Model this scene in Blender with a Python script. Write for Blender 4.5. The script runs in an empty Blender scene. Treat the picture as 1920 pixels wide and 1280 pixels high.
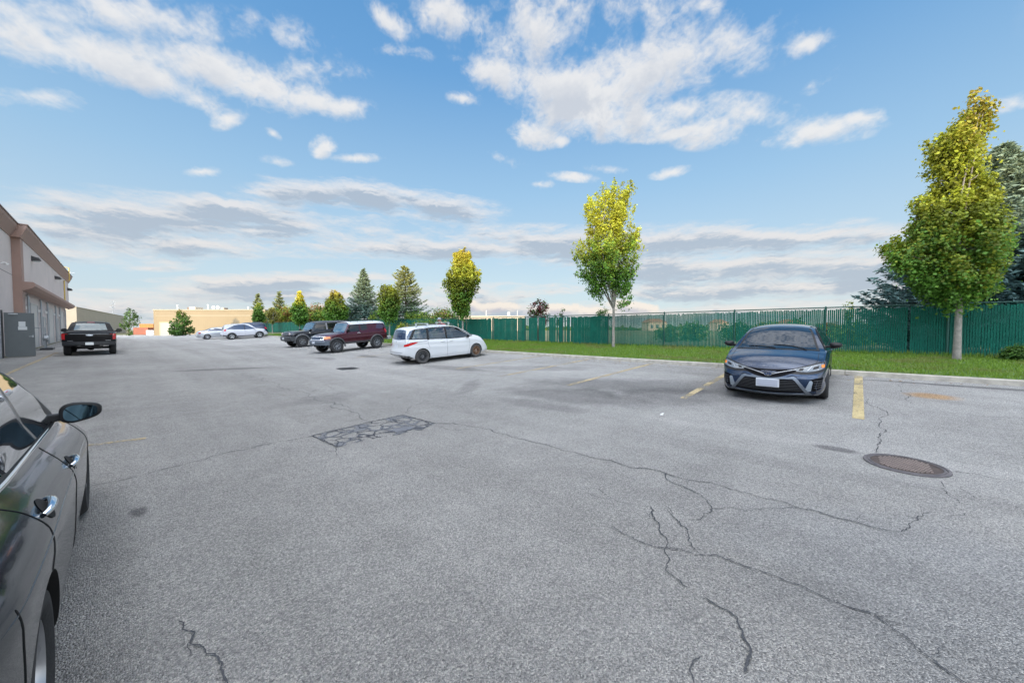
import bpy, bmesh, math, random
import numpy as np
from mathutils import Vector, Matrix
from mathutils.bvhtree import BVHTree
from mathutils.noise import noise as pnoise, fractal

R = math.radians
C = bpy.context.scene.collection
SC = bpy.context.scene

# ------------------------------------------------------------------ camera
F_PX, CAM_H, VPX = 680.0, 1.609, 221.5
PITCH = math.atan(22 / F_PX)
YAW = math.atan((960 - VPX) / F_PX * math.cos(PITCH))
cam_d = bpy.data.cameras.new('camera')
cam = bpy.data.objects.new('camera', cam_d)
C.objects.link(cam)
SC.camera = cam
cam_d.sensor_width = 36.0
cam_d.lens = 36.0 * F_PX / 1920.0
cam_d.clip_start = 0.02
cam_d.clip_end = 6000
cam.location = (0, 0, CAM_H)
cam.rotation_euler = (math.pi / 2 - PITCH, 0, -YAW)

# ------------------------------------------------------------------ light
SUN_EL = R(6.9)
SUN_H = (-0.866, -0.5)            # horizontal direction towards the sun
sun_d = bpy.data.lights.new('sun', 'SUN')
sun_d.energy = 5.0
sun_d.angle = R(0.5)
sun_d.color = (1.0, 0.80, 0.50)
sun = bpy.data.objects.new('sun', sun_d)
C.objects.link(sun)
sv = Vector((SUN_H[0] * math.cos(SUN_EL), SUN_H[1] * math.cos(SUN_EL), math.sin(SUN_EL)))
sun.rotation_euler = sv.to_track_quat('Z', 'Y').to_euler()
SC.view_settings.view_transform = 'Standard'
SC.view_settings.look = 'None'
SC.view_settings.exposure = 0.0
SC.view_settings.gamma = 1.0
SKY_STRENGTH = 0.15


def px_ray(px, py):
    x = (px - 960) / F_PX
    y = -(py - 640) / F_PX
    fw = math.cos(PITCH) + y * math.sin(PITCH)
    up = y * math.cos(PITCH) - math.sin(PITCH)
    return Vector((fw * math.sin(YAW) + x * math.cos(YAW), fw * math.cos(YAW) - x * math.sin(YAW), up))


# ------------------------------------------------------------------ world: sky and clouds
world = bpy.data.worlds.new('World')
SC.world = world
world.use_nodes = True
wn = world.node_tree
for n in list(wn.nodes):
    wn.nodes.remove(n)


class NT:
    """small helper to write node graphs"""
    def __init__(s, tree):
        s.t = tree

    def n(s, typ, **kw):
        nd = s.t.nodes.new(typ)
        for k, v in kw.items():
            setattr(nd, k, v)
        return nd

    def put(s, sock, v):
        if hasattr(v, 'links') or isinstance(v, bpy.types.NodeSocket):
            s.t.links.new(v, sock)
        elif v is not None:
            try:
                sock.default_value = v
            except Exception:
                sock.default_value = tuple(v) + (1.0,)

    def math(s, op, a, b=None, c=None, clamp=False):
        nd = s.n('ShaderNodeMath', operation=op, use_clamp=clamp)
        s.put(nd.inputs[0], a)
        if b is not None:
            s.put(nd.inputs[1], b)
        if c is not None:
            s.put(nd.inputs[2], c)
        return nd.outputs[0]

    def noise(s, vec, scale, detail=4, rough=0.55, dist=0.0, out=0):
        nd = s.n('ShaderNodeTexNoise')
        s.put(nd.inputs['Vector'], vec)
        nd.inputs['Scale'].default_value = scale
        nd.inputs['Detail'].default_value = detail
        nd.inputs['Roughness'].default_value = rough
        nd.inputs['Distortion'].default_value = dist
        return nd.outputs[out]

    def mapr(s, v, a, b, c=0.0, d=1.0, smooth=False):
        nd = s.n('ShaderNodeMapRange', interpolation_type='SMOOTHSTEP' if smooth else 'LINEAR')
        s.put(nd.inputs[0], v)
        for i, q in enumerate((a, b, c, d)):
            s.put(nd.inputs[i + 1], q)
        return nd.outputs[0]

    def mix(s, fac, a, b, mode='MIX'):
        nd = s.n('ShaderNodeMix', data_type='RGBA', blend_type=mode)
        s.put(nd.inputs[0], fac)
        for sock, v in ((nd.inputs[6], a), (nd.inputs[7], b)):
            if isinstance(v, (tuple, list)):
                sock.default_value = tuple(v)[:3] + (1.0,)
            else:
                s.put(sock, v)
        return nd.outputs[2]

    def ramp(s, fac, stops):
        nd = s.n('ShaderNodeValToRGB')
        s.put(nd.inputs[0], fac)
        el = nd.color_ramp.elements
        while len(el) < len(stops):
            el.new(0.5)
        for e, (p, c) in zip(el, stops):
            e.position = p
            e.color = (c, c, c, 1) if isinstance(c, (int, float)) else tuple(c) + (1,)
        return nd.outputs[0]

    def comb(s, x, y, z=0.0):
        nd = s.n('ShaderNodeCombineXYZ')
        for i, v in enumerate((x, y, z)):
            s.put(nd.inputs[i], v)
        return nd.outputs[0]


def azel(v):
    v = v.normalized()
    return math.atan2(v.x, v.y), math.asin(v.z)


def blob_params(cx, cy, rx, ry, rot):
    """cloud mass given by where it stands in the sky -> centre, radii, rotation in azimuth / elevation"""
    c = azel(px_ray(cx, cy))
    a1 = azel(px_ray(cx + 4, cy))
    a2 = azel(px_ray(cx, cy + 4))
    J = np.array([[(a1[0] - c[0]) / 4, (a2[0] - c[0]) / 4], [(a1[1] - c[1]) / 4, (a2[1] - c[1]) / 4]])
    t = R(rot)
    M = J @ np.array([[math.cos(t), -math.sin(t)], [math.sin(t), math.cos(t)]]) @ np.diag([rx, ry])
    U, S, V = np.linalg.svd(M)
    return c, S, math.atan2(U[1, 0], U[0, 0])


W = NT(wn)
BL_WHITE = [(60, 85, 130, 42, 12, .75), (180, 105, 130, 40, 10, .8), (270, 145, 80, 24, 15), (400, 130, 110, 30, 12, .9), (500, 165, 90, 34, 18),
            (575, 185, 75, 24, 15), (655, 200, 52, 20, -5), (600, 130, 75, 26, 5, .75), (560, 75, 70, 26, 25, .5), (60, 180, 110, 20, 5, .9),
            (230, 30, 240, 34, 8, .6), (730, 42, 42, 20, 35), (850, 28, 85, 34, 15, .85), (1010, 55, 95, 75, -20, .95), (930, 138, 50, 30, 20),
            (1040, 155, 130, 40, 8, 1.0), (1120, 175, 120, 40, -5, .9), (1190, 140, 120, 50, -15, .95), (1260, 100, 120, 45, -10, .8), (1380, 85, 90, 40, -10, .7), (1515, 82, 42, 18, -12),
            (1110, 215, 100, 36, 5, 1.0), (1200, 225, 70, 28, -5, .9), (1270, 205, 50, 16, -5), (1270, 250, 46, 10, -15), (1330, 245, 60, 24, -10, .8),
            (1420, 215, 80, 26, 10, .8), (1530, 245, 90, 22, -8, .85), (1610, 222, 38, 14, -15), (1000, 252, 42, 20, 5), (1052, 265, 14, 9, 0),
            (868, 184, 28, 10, 10), (608, 272, 20, 17, -30), (672, 297, 36, 7, 0, .9), (378, 322, 38, 8, 0, .9), (1260, 324, 32, 8, -10, .9),
            (942, 298, 28, 11, 20, .85), (1905, 195, 55, 18, -10, .8), (1072, 332, 36, 7, 5, .7), (1012, 345, 18, 8, 0, .8), (375, 188, 42, 22, 15, .7),
            (430, 222, 26, 14, -20, .6), (745, 98, 50, 13, 10, .7), (520, 303, 22, 8, 10, .5), (512, 250, 14, 6, 40, .6), (1140, 318, 30, 6, 5, .5),
            (1545, 155, 36, 12, -30, .45), (1320, 8, 40, 18, 0, .7), (1150, 10, 110, 40, 0, .55)]
BL_GREY = [(560, 365, 130, 22, -3, .85), (700, 372, 130, 22, 5, .8), (820, 385, 90, 22, 8, .75), (440, 395, 140, 26, 0, .85), (300, 410, 150, 34, 5, .8), (560, 420, 160, 26, 0, .6),
           (200, 450, 150, 34, 8, .75), (350, 462, 160, 22, 0, .7), (120, 372, 90, 12, 12, .4), (800, 468, 210, 17, 0, 1.0), (1040, 460, 240, 26, 0, 1.0), (1270, 456, 150, 18, 0, .95),
           (1450, 448, 140, 22, -3, 1.0), (690, 432, 60, 12, 5, .6), (1300, 505, 190, 26, -2, .85), (1480, 500, 240, 30, -3, .85), (1650, 490, 120, 26, 0, .7),
           (1350, 545, 260, 24, 0, .75), (1560, 545, 240, 30, 0, .75), (280, 504, 60, 5, 0, .7), (210, 545, 60, 5, 0, .6), (520, 530, 190, 14, -3, .95), (650, 522, 80, 12, 0, .8),
           (560, 552, 260, 12, 0, .8), (360, 562, 240, 16, 0, .85), (900, 545, 200, 11, 0, .75), (850, 565, 160, 11, 0, .7), (960, 582, 240, 13, 0, .8), (1150, 592, 300, 12, 0, .9),
           (160, 580, 220, 12, 0, .7), (700, 585, 260, 12, 0, .7), (1640, 440, 60, 10, -10, .55), (1450, 590, 360, 14, 0, .9), (600, 600, 500, 9, 0, .6)]
BL_CUM = [(1050, 580, 46, 10, 0), (1180, 574, 46, 11, 5), (1110, 584, 40, 8, 0), (930, 576, 36, 9, 0), (880, 575, 26, 11, 0), (600, 582, 60, 10, 0, .8), (420, 590, 60, 8, 0, .6)]


SW, SH = 4096, 1152            # cloud map: azimuth x elevation (0..90 degrees), computed here


def vnoise(u, v, seed, octaves=5, rough=0.55, lac=2.03):
    """fractal value noise on arrays"""
    rg = np.random.default_rng(seed)
    tot = np.zeros(u.shape, np.float32)
    amp, norm = 1.0, 0.0
    for o in range(octaves):
        N = 256
        lat = rg.random((N, N)).astype(np.float32)
        uu = u * lac ** o + 17.3 * o
        vv = v * lac ** o + 9.1 * o
        iu = np.floor(uu).astype(np.int32)
        iv = np.floor(vv).astype(np.int32)
        fu = (uu - iu).astype(np.float32)
        fv = (vv - iv).astype(np.float32)
        fu = fu * fu * (3 - 2 * fu)
        fv = fv * fv * (3 - 2 * fv)
        i0, i1, j0, j1 = iu % N, (iu + 1) % N, iv % N, (iv + 1) % N
        a = lat[i0, j0] * (1 - fu) + lat[i1, j0] * fu
        b = lat[i0, j1] * (1 - fu) + lat[i1, j1] * fu
        tot += amp * (a * (1 - fv) + b * fv)
        norm += amp
        amp *= rough
    return tot / norm


def sstep(x, a, b):
    t = np.clip((x - a) / (b - a), 0, 1)
    return t * t * (3 - 2 * t)


def cloud_map():
    az = (np.arange(SW, dtype=np.float32) + 0.5) / SW * 2 * math.pi - math.pi
    el = (np.arange(SH, dtype=np.float32) + 0.5) / SH * math.pi / 2
    AZ, EL = np.meshgrid(az, el)
    dx = np.sin(AZ) * np.cos(EL)
    dy = np.cos(AZ) * np.cos(EL)
    dz = np.sin(EL)
    pu = dx / (dz + 0.16)
    pv = dy / (dz + 0.16)

    def bsum(blobs):
        t = np.zeros_like(AZ)
        for b in blobs:
            w = b[5] if len(b) > 5 else 1.0
            c, S, th = blob_params(*b[:5])
            k = 1.7
            da = AZ - c[0]
            de = EL - c[1]
            x = (da * math.cos(th) + de * math.sin(th)) / (S[0] * k)
            y = (-da * math.sin(th) + de * math.cos(th)) / (S[1] * k)
            d = np.clip(1 - np.sqrt(x * x + y * y), 0, 1)
            t = np.maximum(t, w * d) * 0.75 + (t + w * d) * 0.25
        return t
    warp0 = vnoise(AZ * 9 + 20, EL * 12 + 50, 9, 4, 0.5) - 0.5
    nA = vnoise(pu * 3.6 + 40 + warp0 * .8, pv * 3.6 + 40 + warp0, 1, 9, 0.64) - 0.5
    nB = vnoise(AZ * 20 + 60, EL * 26 + 30, 2, 6, 0.58) - 0.5
    warp = vnoise(AZ * 30 + 60, EL * 44 + 30, 3, 4, 0.5) - 0.5
    bl = vnoise(AZ * 42 + 90 + warp * 3, EL * 60 + 20 + warp * 2, 4, 5, 0.55)
    bil = np.abs(bl - 0.5) * 2                         # billowy edges
    out = cos_front = np.cos(AZ - YAW)
    mA = bsum(BL_WHITE)
    other = np.maximum(np.clip((0.60 - cos_front) / 0.3, 0, 1) * 0.40, np.clip((EL - R(42)) / R(8), 0, 1) * 0.62)  # unseen cloud behind and overhead, thickened overhead to carry the fill
    mA = mA + other
    dA = mA + nA * 1.5 + nB * 1.0 - bil * 0.30 + 0.17
    aA = sstep(dA, 0.20, 1.12) * np.clip(mA / 0.14, 0, 1)
    thick = sstep(dA, 0.5, 1.35)
    # shade: denser lower sides are greyer
    sh = np.roll(thick, -14, 0) * 0.6 + np.roll(thick, -30, 0) * 0.4
    lA = np.clip(1.0 - 0.62 * sh * sstep(nB + 0.3 * nA, -0.22, 0.12), 0, 1)
    warm = sstep(EL, R(26), R(6))
    # flat grey clouds low in the sky
    nG = vnoise(AZ * 7.5 + 50, EL * 46 + 20 + warp * 0.9, 5, 8, 0.66) - 0.5
    nG2 = vnoise(AZ * 16 + 10, EL * 90 + 70, 6, 5, 0.6) - 0.5
    mG = bsum(BL_GREY) + np.clip((0.60 - cos_front) / 0.3, 0, 1) * 0.34 * sstep(EL, R(24), R(12))
    dG = np.minimum(mG, 0.85) + nG * 1.5 + nG2 * 0.5 + nB * 0.25 + 0.16
    aG = sstep(dG, 0.12, 1.0) * np.clip(mG / 0.14, 0, 1) * sstep(EL, R(27), R(20)) * 0.80
    tG = sstep(dG, 0.45, 1.15)
    shG = np.roll(tG, -10, 0)
    lG = np.clip(1 - 1.15 * shG * (0.55 + 0.9 * sstep(nG, -0.2, 0.25)), 0, 1)
    mC = bsum(BL_CUM)
    dC = mC + nB * 0.9 - bil * 0.25 + 0.1
    aC = sstep(dC, 0.3, 0.62) * np.clip(mC / 0.1, 0, 1) * 0.9
    lC = sstep(np.roll(dC, -9, 0), 1.0, 0.4)
    dark = np.array([.45, .51, .60], np.float32)
    light = np.array([.84, .84, .86], np.float32)
    peach = np.array([.92, .76, .62], np.float32)
    whiteA = np.array([.90, .885, .87], np.float32)
    greyA = np.array([.50, .55, .64], np.float32)
    col = np.zeros(AZ.shape + (3,), np.float32)
    al = np.zeros_like(AZ)
    w3 = (warm * 0.35)[..., None]
    cG = dark + (light * (1 - w3) + peach * w3 - dark) * lG[..., None]
    cC = np.array([.58, .58, .64], np.float32) + (np.array([.97, .88, .78], np.float32) - np.array([.58, .58, .64], np.float32)) * lC[..., None]
    cA = greyA + (whiteA - greyA) * lA[..., None]
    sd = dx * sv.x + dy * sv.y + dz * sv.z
    # added fill: clouds overhead and behind the view brightened to light the shaded lot
    glow = 1 + SUNSIDE_FILL * sstep(sd, -0.25, 0.9) + OVERHEAD_FILL * sstep(EL, R(42), R(60))
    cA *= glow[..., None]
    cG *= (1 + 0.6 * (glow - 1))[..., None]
    for c, a in ((cG, aG), (cC, aC), (cA, aA * 0.88)):
        a3 = a[..., None]
        col = col * (1 - a3) + c * a3
        al = al * (1 - a) + a
    img = np.ones((SH, SW, 4), np.float32)
    img[..., :3] = col / np.maximum(al, 1e-4)[..., None]
    img[..., 3] = al
    im = bpy.data.images.new('cloud_map', SW, SH, alpha=True, float_buffer=True)
    im.colorspace_settings.name = 'Non-Color'
    im.alpha_mode = 'CHANNEL_PACKED'
    im.pixels.foreach_set(img.ravel())
    im.update()
    im.pack()
    return im


SUNSIDE_FILL = 8.0
OVERHEAD_FILL = 3.4
tc = W.n('ShaderNodeTexCoord')
sep = W.n('ShaderNodeSeparateXYZ')
wn.links.new(tc.outputs['Generated'], sep.inputs[0])
X_, Y_, Z_ = sep.outputs
uu = W.math('ADD', W.math('DIVIDE', W.math('ARCTAN2', X_, Y_), 2 * math.pi), 0.5)
vv = W.math('DIVIDE', W.math('ARCSINE', W.math('MAXIMUM', Z_, 0.001)), math.pi / 2)
cm = W.n('ShaderNodeTexImage', interpolation='Linear', extension='EXTEND')
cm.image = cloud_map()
wn.links.new(W.comb(uu, vv, 0), cm.inputs[0])

sky = W.n('ShaderNodeTexSky', sky_type='NISHITA')
sky.sun_disc = False
sky.sun_elevation = SUN_EL
sky.sun_rotation = math.atan2(SUN_H[0], SUN_H[1])
sky.air_density = 1.0
sky.dust_density = 0.5
sky.ozone_density = 1.6
# clear-air colour from the zenith down to the pale horizon
grad = W.ramp(vv, [(0.0, (.70, .80, .88)), (0.08, (.62, .79, .92)), (0.22, (.38, .63, .90)), (0.38, (.17, .42, .79)), (0.55, (.09, .31, .67)), (1.0, (.06, .22, .52))])
k = 1.0 / SKY_STRENGTH
gr = W.mix(1.0, grad, (k, k, k), 'MULTIPLY')
base = W.mix(0.82, sky.outputs[0], gr)
# clear air behind the view is raised too, as added fill light
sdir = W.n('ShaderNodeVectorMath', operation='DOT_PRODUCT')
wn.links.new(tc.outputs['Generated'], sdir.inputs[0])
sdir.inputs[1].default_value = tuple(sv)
air_fill = W.mapr(sdir.outputs['Value'], -0.1, 1.0, 1.0, 4.6, True)
base = W.mix(1.0, base, W.comb(air_fill, air_fill, air_fill), 'MULTIPLY')
cl = W.mix(1.0, cm.outputs[0], (k, k, k), 'MULTIPLY')
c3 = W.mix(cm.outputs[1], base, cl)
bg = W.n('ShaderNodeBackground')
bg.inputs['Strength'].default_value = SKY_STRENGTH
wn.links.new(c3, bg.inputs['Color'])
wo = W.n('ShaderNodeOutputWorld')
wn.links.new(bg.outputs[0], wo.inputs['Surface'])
world.cycles.sampling_method = 'MANUAL'
world.cycles.sample_map_resolution = 1024

# ------------------------------------------------------------------ object helpers
def put_props(o, label=None, cat=None, group=None, kind=None):
    if label:
        o['label'] = label
    if cat:
        o['category'] = cat
    if group:
        o['group'] = group
    if kind:
        o['kind'] = kind
    return o


def empty(name, loc, rz, label, cat, group=None):
    o = bpy.data.objects.new(name, None)
    o.empty_display_size = 0.2
    C.objects.link(o)
    o.location = loc
    o.rotation_euler = (0, 0, rz)
    return put_props(o, label, cat, group)


def copy_tree(o, parent=None):
    c = o.copy()
    C.objects.link(c)
    c.parent = parent
    for ch in list(o.children):
        copy_tree(ch, c)
    return c


class MB:
    """collects faces (with material slots) and links them as one mesh object"""
    def __init__(s):
        s.v, s.f, s.mi = [], [], []
        s.mats = []

    def slot(s, m):
        if m not in s.mats:
            s.mats.append(m)
        return s.mats.index(m)

    def add(s, vs, fs, m=None):
        b = len(s.v)
        s.v.extend([tuple(v) for v in vs])
        k = s.slot(m)
        for f in fs:
            s.f.append(tuple(i + b for i in f))
            s.mi.append(k)

    def box(s, x0, y0, z0, x1, y1, z1, m=None, M=None):
        vs = [Vector((x, y, z)) for z in (z0, z1) for y in (y0, y1) for x in (x0, x1)]
        if M:
            vs = [M @ v for v in vs]
        s.add(vs, [(0, 2, 3, 1), (4, 5, 7, 6), (0, 1, 5, 4), (2, 6, 7, 3), (0, 4, 6, 2), (1, 3, 7, 5)], m)

    def tube(s, pts, r, m=None, n=6, cap=True):
        pts = [Vector(p) for p in pts]
        rs = r if isinstance(r, (list, tuple)) else [r] * len(pts)
        rings = []
        prev = None
        for i, p in enumerate(pts):
            d = (pts[min(i + 1, len(pts) - 1)] - pts[max(i - 1, 0)])
            if d.length < 1e-9:
                d = Vector((0, 0, 1))
            d.normalize()
            if prev is None:
                a = d.orthogonal().normalized()
            else:
                a = (prev - d * prev.dot(d))
                a = a.normalized() if a.length > 1e-6 else d.orthogonal().normalized()
            prev = a
            b = d.cross(a)
            rings.append([p + (a * math.cos(t) + b * math.sin(t)) * rs[i] for t in [2 * math.pi * j / n for j in range(n)]])
        vs = [v for q in rings for v in q]
        fs = [(i * n + j, i * n + (j + 1) % n, (i + 1) * n + (j + 1) % n, (i + 1) * n + j) for i in range(len(pts) - 1) for j in range(n)]
        if cap:
            fs.append(tuple(reversed(range(n))))
            fs.append(tuple((len(pts) - 1) * n + j for j in range(n)))
        s.add(vs, fs, m)

    def lathe(s, prof, m=None, n=32, axis='y', M=None, closed=False, caps=True):
        """prof: (radius, offset along axis)"""
        vs = []
        for (r, a) in prof:
            for j in range(n):
                t = 2 * math.pi * j / n
                c, q = r * math.cos(t), r * math.sin(t)
                v = Vector((c, a, q)) if axis == 'y' else (Vector((c, q, a)) if axis == 'z' else Vector((a, c, q)))
                vs.append(M @ v if M else v)
        k = len(prof)
        fs = []
        for i in range(k if closed else k - 1):
            i2 = (i + 1) % k
            for j in range(n):
                fs.append((i * n + j, i * n + (j + 1) % n, i2 * n + (j + 1) % n, i2 * n + j))
        if not closed and caps:
            if prof[0][0] > 1e-4:
                fs.append(tuple(range(n)))
            if prof[-1][0] > 1e-4:
                fs.append(tuple(reversed([(k - 1) * n + j for j in range(n)])))
        s.add(vs, fs, m)

    def build(s, name, m=None, parent=None, smooth=None, bevel=0.0, weld=False):
        me = bpy.data.meshes.new(name)
        me.from_pydata(s.v, [], s.f)
        if weld or True:
            bm = bmesh.new()
            bm.from_mesh(me)
            if weld:
                bmesh.ops.remove_doubles(bm, verts=bm.verts, dist=1e-4)
            bmesh.ops.recalc_face_normals(bm, faces=bm.faces) if weld != 'keep' else None
            if not weld:
                pass
            bm.to_mesh(me)
            bm.free()
        mats = [q if q is not None else m for q in s.mats]
        for q in mats:
            me.materials.append(q)
        if len(me.polygons) == len(s.mi):
            me.polygons.foreach_set('material_index', s.mi)
        if smooth is not None:
            me.shade_smooth()
            me.set_sharp_from_angle(angle=R(smooth))
        o = bpy.data.objects.new(name, me)
        C.objects.link(o)
        o.parent = parent
        if bevel:
            md = o.modifiers.new('bevel', 'BEVEL')
            md.width = bevel
            md.segments = 2
            md.limit_method = 'ANGLE'
            md.angle_limit = R(40)
        return o


def quick(name, m, parent, fn, **kw):
    mb = MB()
    fn(mb)
    return mb.build(name, m, parent, **kw)


# ------------------------------------------------------------------ materials
MATS = {}


def mat(name, col, rough=0.6, metal=0.0, coat=0.0, noise=None, bump=0.0, bscale=40.0, spec=0.5, emit=None):
    if name in MATS:
        return MATS[name]
    m = bpy.data.materials.new(name)
    m.use_nodes = True
    t = NT(m.node_tree)
    b = m.node_tree.nodes['Principled BSDF']
    b.inputs['Roughness'].default_value = rough
    b.inputs['Metallic'].default_value = metal
    b.inputs['Coat Weight'].default_value = coat
    b.inputs['Coat Roughness'].default_value = 0.03
    b.inputs['Specular IOR Level'].default_value = spec
    co = t.n('ShaderNodeTexCoord').outputs['Object']
    if noise:
        sc, amt = noise[:2]
        nz1 = t.noise(co, sc, 5, 0.65)
        f = t.mapr(nz1, 0.3, 0.7)
        a = tuple(max(0, c * (1 - amt)) for c in col)
        c2 = noise[2] if len(noise) > 2 else tuple(min(1, c * (1 + amt)) for c in col)
        t.put(b.inputs['Base Color'], t.mix(f, a, c2))
        if metal < 0.5 and coat == 0:
            t.put(b.inputs['Roughness'], t.mapr(nz1, 0.3, 0.7, rough * 0.85, min(1, rough * 1.15)))
    else:
        b.inputs['Base Color'].default_value = tuple(col) + (1,)
    if bump:
        bn = t.n('ShaderNodeBump')
        bn.inputs['Strength'].default_value = bump
        bn.inputs['Distance'].default_value = 0.02
        t.put(bn.inputs['Height'], t.noise(co, bscale, 4, 0.6))
        t.put(b.inputs['Normal'], bn.outputs[0])
    if emit:
        b.inputs['Emission Color'].default_value = tuple(emit[:3]) + (1,)
        b.inputs['Emission Strength'].default_value = emit[3]
    MATS[name] = m
    return m


def asphalt_mat(name, dark=False):
    m = bpy.data.materials.new(name)
    m.use_nodes = True
    t = NT(m.node_tree)
    b = m.node_tree.nodes['Principled BSDF']
    co = t.n('ShaderNodeTexCoord').outputs['Object']
    big = t.noise(co, 0.22, 5, 0.6, 0.3)
    mid = t.noise(co, 2.2, 5, 0.65)
    vor = t.n('ShaderNodeTexVoronoi')
    vor.inputs['Scale'].default_value = 115.0
    t.put(vor.inputs['Vector'], co)
    vr = t.n('ShaderNodeSeparateColor')
    t.put(vr.inputs[0], vor.outputs['Color'])
    vor2 = t.n('ShaderNodeTexVoronoi')
    vor2.inputs['Scale'].default_value = 250.0
    t.put(vor2.inputs['Vector'], co)
    vr2 = t.n('ShaderNodeSeparateColor')
    t.put(vr2.inputs[0], vor2.outputs['Color'])
    stone = t.math('ADD', t.math('MULTIPLY', vr.outputs[0], 0.55), t.math('MULTIPLY', vr2.outputs[1], 0.45))
    grain = t.noise(co, 75.0, 4, 0.75)
    stone = t.math('ADD', t.math('MULTIPLY', stone, 0.62), t.math('MULTIPLY', grain, 0.42))
    if dark:
        base = t.ramp(stone, [(0.15, (.040, .043, .050)), (0.55, (.085, .09, .10)), (0.92, (.17, .17, .18))])
        t.put(b.inputs['Base Color'], base)
    else:
        base = t.ramp(stone, [(0.16, (.115, .114, .114)), (0.42, (.318, .312, .303)), (0.62, (.455, .440, .420)), (0.84, (.78, .745, .69))])
        tone = t.mapr(t.math('ADD', t.math('MULTIPLY', big, 0.6), t.math('MULTIPLY', mid, 0.4)), 0.33, 0.67, 0.80, 1.14)
        base = t.mix(1.0, base, t.comb(tone, tone, tone), 'MULTIPLY')
        # wheel lanes running along the lot, of slightly different tone
        mp = t.n('ShaderNodeMapping')
        t.put(mp.inputs[0], co)
        mp.inputs['Scale'].default_value = (.85, .05, 1)
        lane = t.mapr(t.noise(mp.outputs[0], 1.0, 4, .6, .3), .35, .65, .90, 1.08)
        base = t.mix(1.0, base, t.comb(lane, lane, lane), 'MULTIPLY')
        # old stains and a dark oval below the blue sedan (fixed to the pavement): position, radii, strength, colour
        wob = t.noise(co, 1.3, 4, 0.6)
        for (x, y, rx, ry, rot, s, c) in STAINS:
            mp = t.n('ShaderNodeMapping', vector_type='TEXTURE')
            t.put(mp.inputs[0], co)
            mp.inputs['Location'].default_value = (x, y, 0)
            mp.inputs['Rotation'].default_value = (0, 0, rot)
            mp.inputs['Scale'].default_value = (rx * 1.5, ry * 1.5, 50)
            g = t.n('ShaderNodeTexGradient', gradient_type='SPHERICAL')
            t.put(g.inputs[0], mp.outputs[0])
            a = t.mapr(t.math('ADD', g.outputs['Fac'], t.math('MULTIPLY', t.math('SUBTRACT', wob, 0.5), 0.9)), 0.12, 0.55, 0.0, s)
            a = t.math('MULTIPLY', a, t.mapr(g.outputs['Fac'], 0.0, 0.22))
            base = t.mix(a, base, t.mix(1.0, base, c, 'MULTIPLY'))
        t.put(b.inputs['Base Color'], base)
    b.inputs['Roughness'].default_value = 1.0
    b.inputs['Specular IOR Level'].default_value = 0.0
    bn = t.n('ShaderNodeBump')
    bn.inputs['Strength'].default_value = 0.75
    bn.inputs['Distance'].default_value = 0.004
    t.put(bn.inputs['Height'], t.math('ADD', stone, t.math('MULTIPLY', vor.outputs['Distance'], -14.0)))
    t.put(b.inputs['Normal'], bn.outputs[0])
    MATS[name] = m
    return m


# ------------------------------------------------------------------ terrain
KX = 13.02       # kerb face
GX = 13.20       # back of kerb
FX = 18.5        # fence line


def sp(x, k=0.35):
    return k * math.log1p(math.exp(max(-40, min(40, x / k)))) if x < 12 * k else x


def gz(x, y):
    yy = 0.0085 * sp(min(y, 62.0) - 12.8, 1.2)
    if x <= KX:
        return 0.0617 * sp(x - 6.48) + yy
    zb = 0.0617 * (KX - 6.48) + yy
    if x <= FX + 0.4:
        return zb + 0.12 + (x - KX) * 0.043
    return zb + 0.12 + (FX + 0.4 - KX) * 0.043


def gnd(px, py, lift=0.0):
    d = px_ray(px, py)
    lo, hi = 0.5, 400.0
    f = lambda t: CAM_H + d.z * t - gz(d.x * t, d.y * t)
    for _ in range(45):
        mdl = (lo + hi) / 2
        if f(mdl) > 0:
            lo = mdl
        else:
            hi = mdl
    x, y = d.x * lo, d.y * lo
    return Vector((x, y, gz(x, y) + lift))


def sheet(name, x0, x1, y0, y1, nx, ny, zf, m, ys=None, xs=None):
    xs = xs if xs is not None else list(np.linspace(x0, x1, nx))
    ys = ys if ys is not None else list(np.linspace(y0, y1, ny))
    vs = [(x, y, zf(x, y)) for y in ys for x in xs]
    k = len(xs)
    fs = [(j * k + i, j * k + i + 1, (j + 1) * k + i + 1, (j + 1) * k + i) for j in range(len(ys) - 1) for i in range(k - 1)]
    mb = MB()
    mb.add(vs, fs)
    o = mb.build(name, m, None, smooth=60)
    return o


def stain(px, py, rx, ry, rot, s, c):
    p = gnd(px, py)
    return (p.x, p.y, rx, ry, rot, s, c)


DK = (.42, .42, .44)
STAINS = [stain(1190, 722, .8, 2.6, .35, .55, DK), stain(1070, 742, .7, 1.8, .2, .5, DK), stain(1270, 742, .7, 1.4, .3, .5, DK), stain(1010, 758, .35, 1.0, .0, .4, DK), stain(1000, 690, .5, 2.2, .4, .4, DK),
          stain(850, 690, .35, 1.8, .1, .5, DK), stain(652, 691, .28, .5, 0, .9, (.25, .25, .26)), stain(612, 672, .3, 1.0, 0, .55, DK), stain(690, 668, .3, .9, 0, .6, DK),
          stain(420, 692, .35, 1.6, 1.2, .6, DK), stain(1745, 742, .28, .36, 0, .75, (1.25, .78, .38)), stain(1850, 727, .12, 1.1, 0, .8, DK), stain(1690, 716, .10, .8, 0, .6, DK),
          stain(1570, 842, .10, .22, .0, .8, DK), stain(1480, 705, 1.5, .9, 0, .55, (.40, .40, .40)), stain(1900, 1150, 1.0, 1.2, 0, .25, (.6, .66, .75)),  # the widest one is a darker oval below the blue sedan
          stain(880, 725, 1.0, .25, .7, .35, DK), stain(1330, 905, .9, .3, .2, .2, (.8, .8, .82)), stain(620, 745, .9, .5, .3, .25, DK), stain(260, 960, .06, .12, 0, .8, DK)]
M_ASPH = asphalt_mat('asphalt')
M_PATCH = asphalt_mat('patch_asphalt', True)

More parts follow.
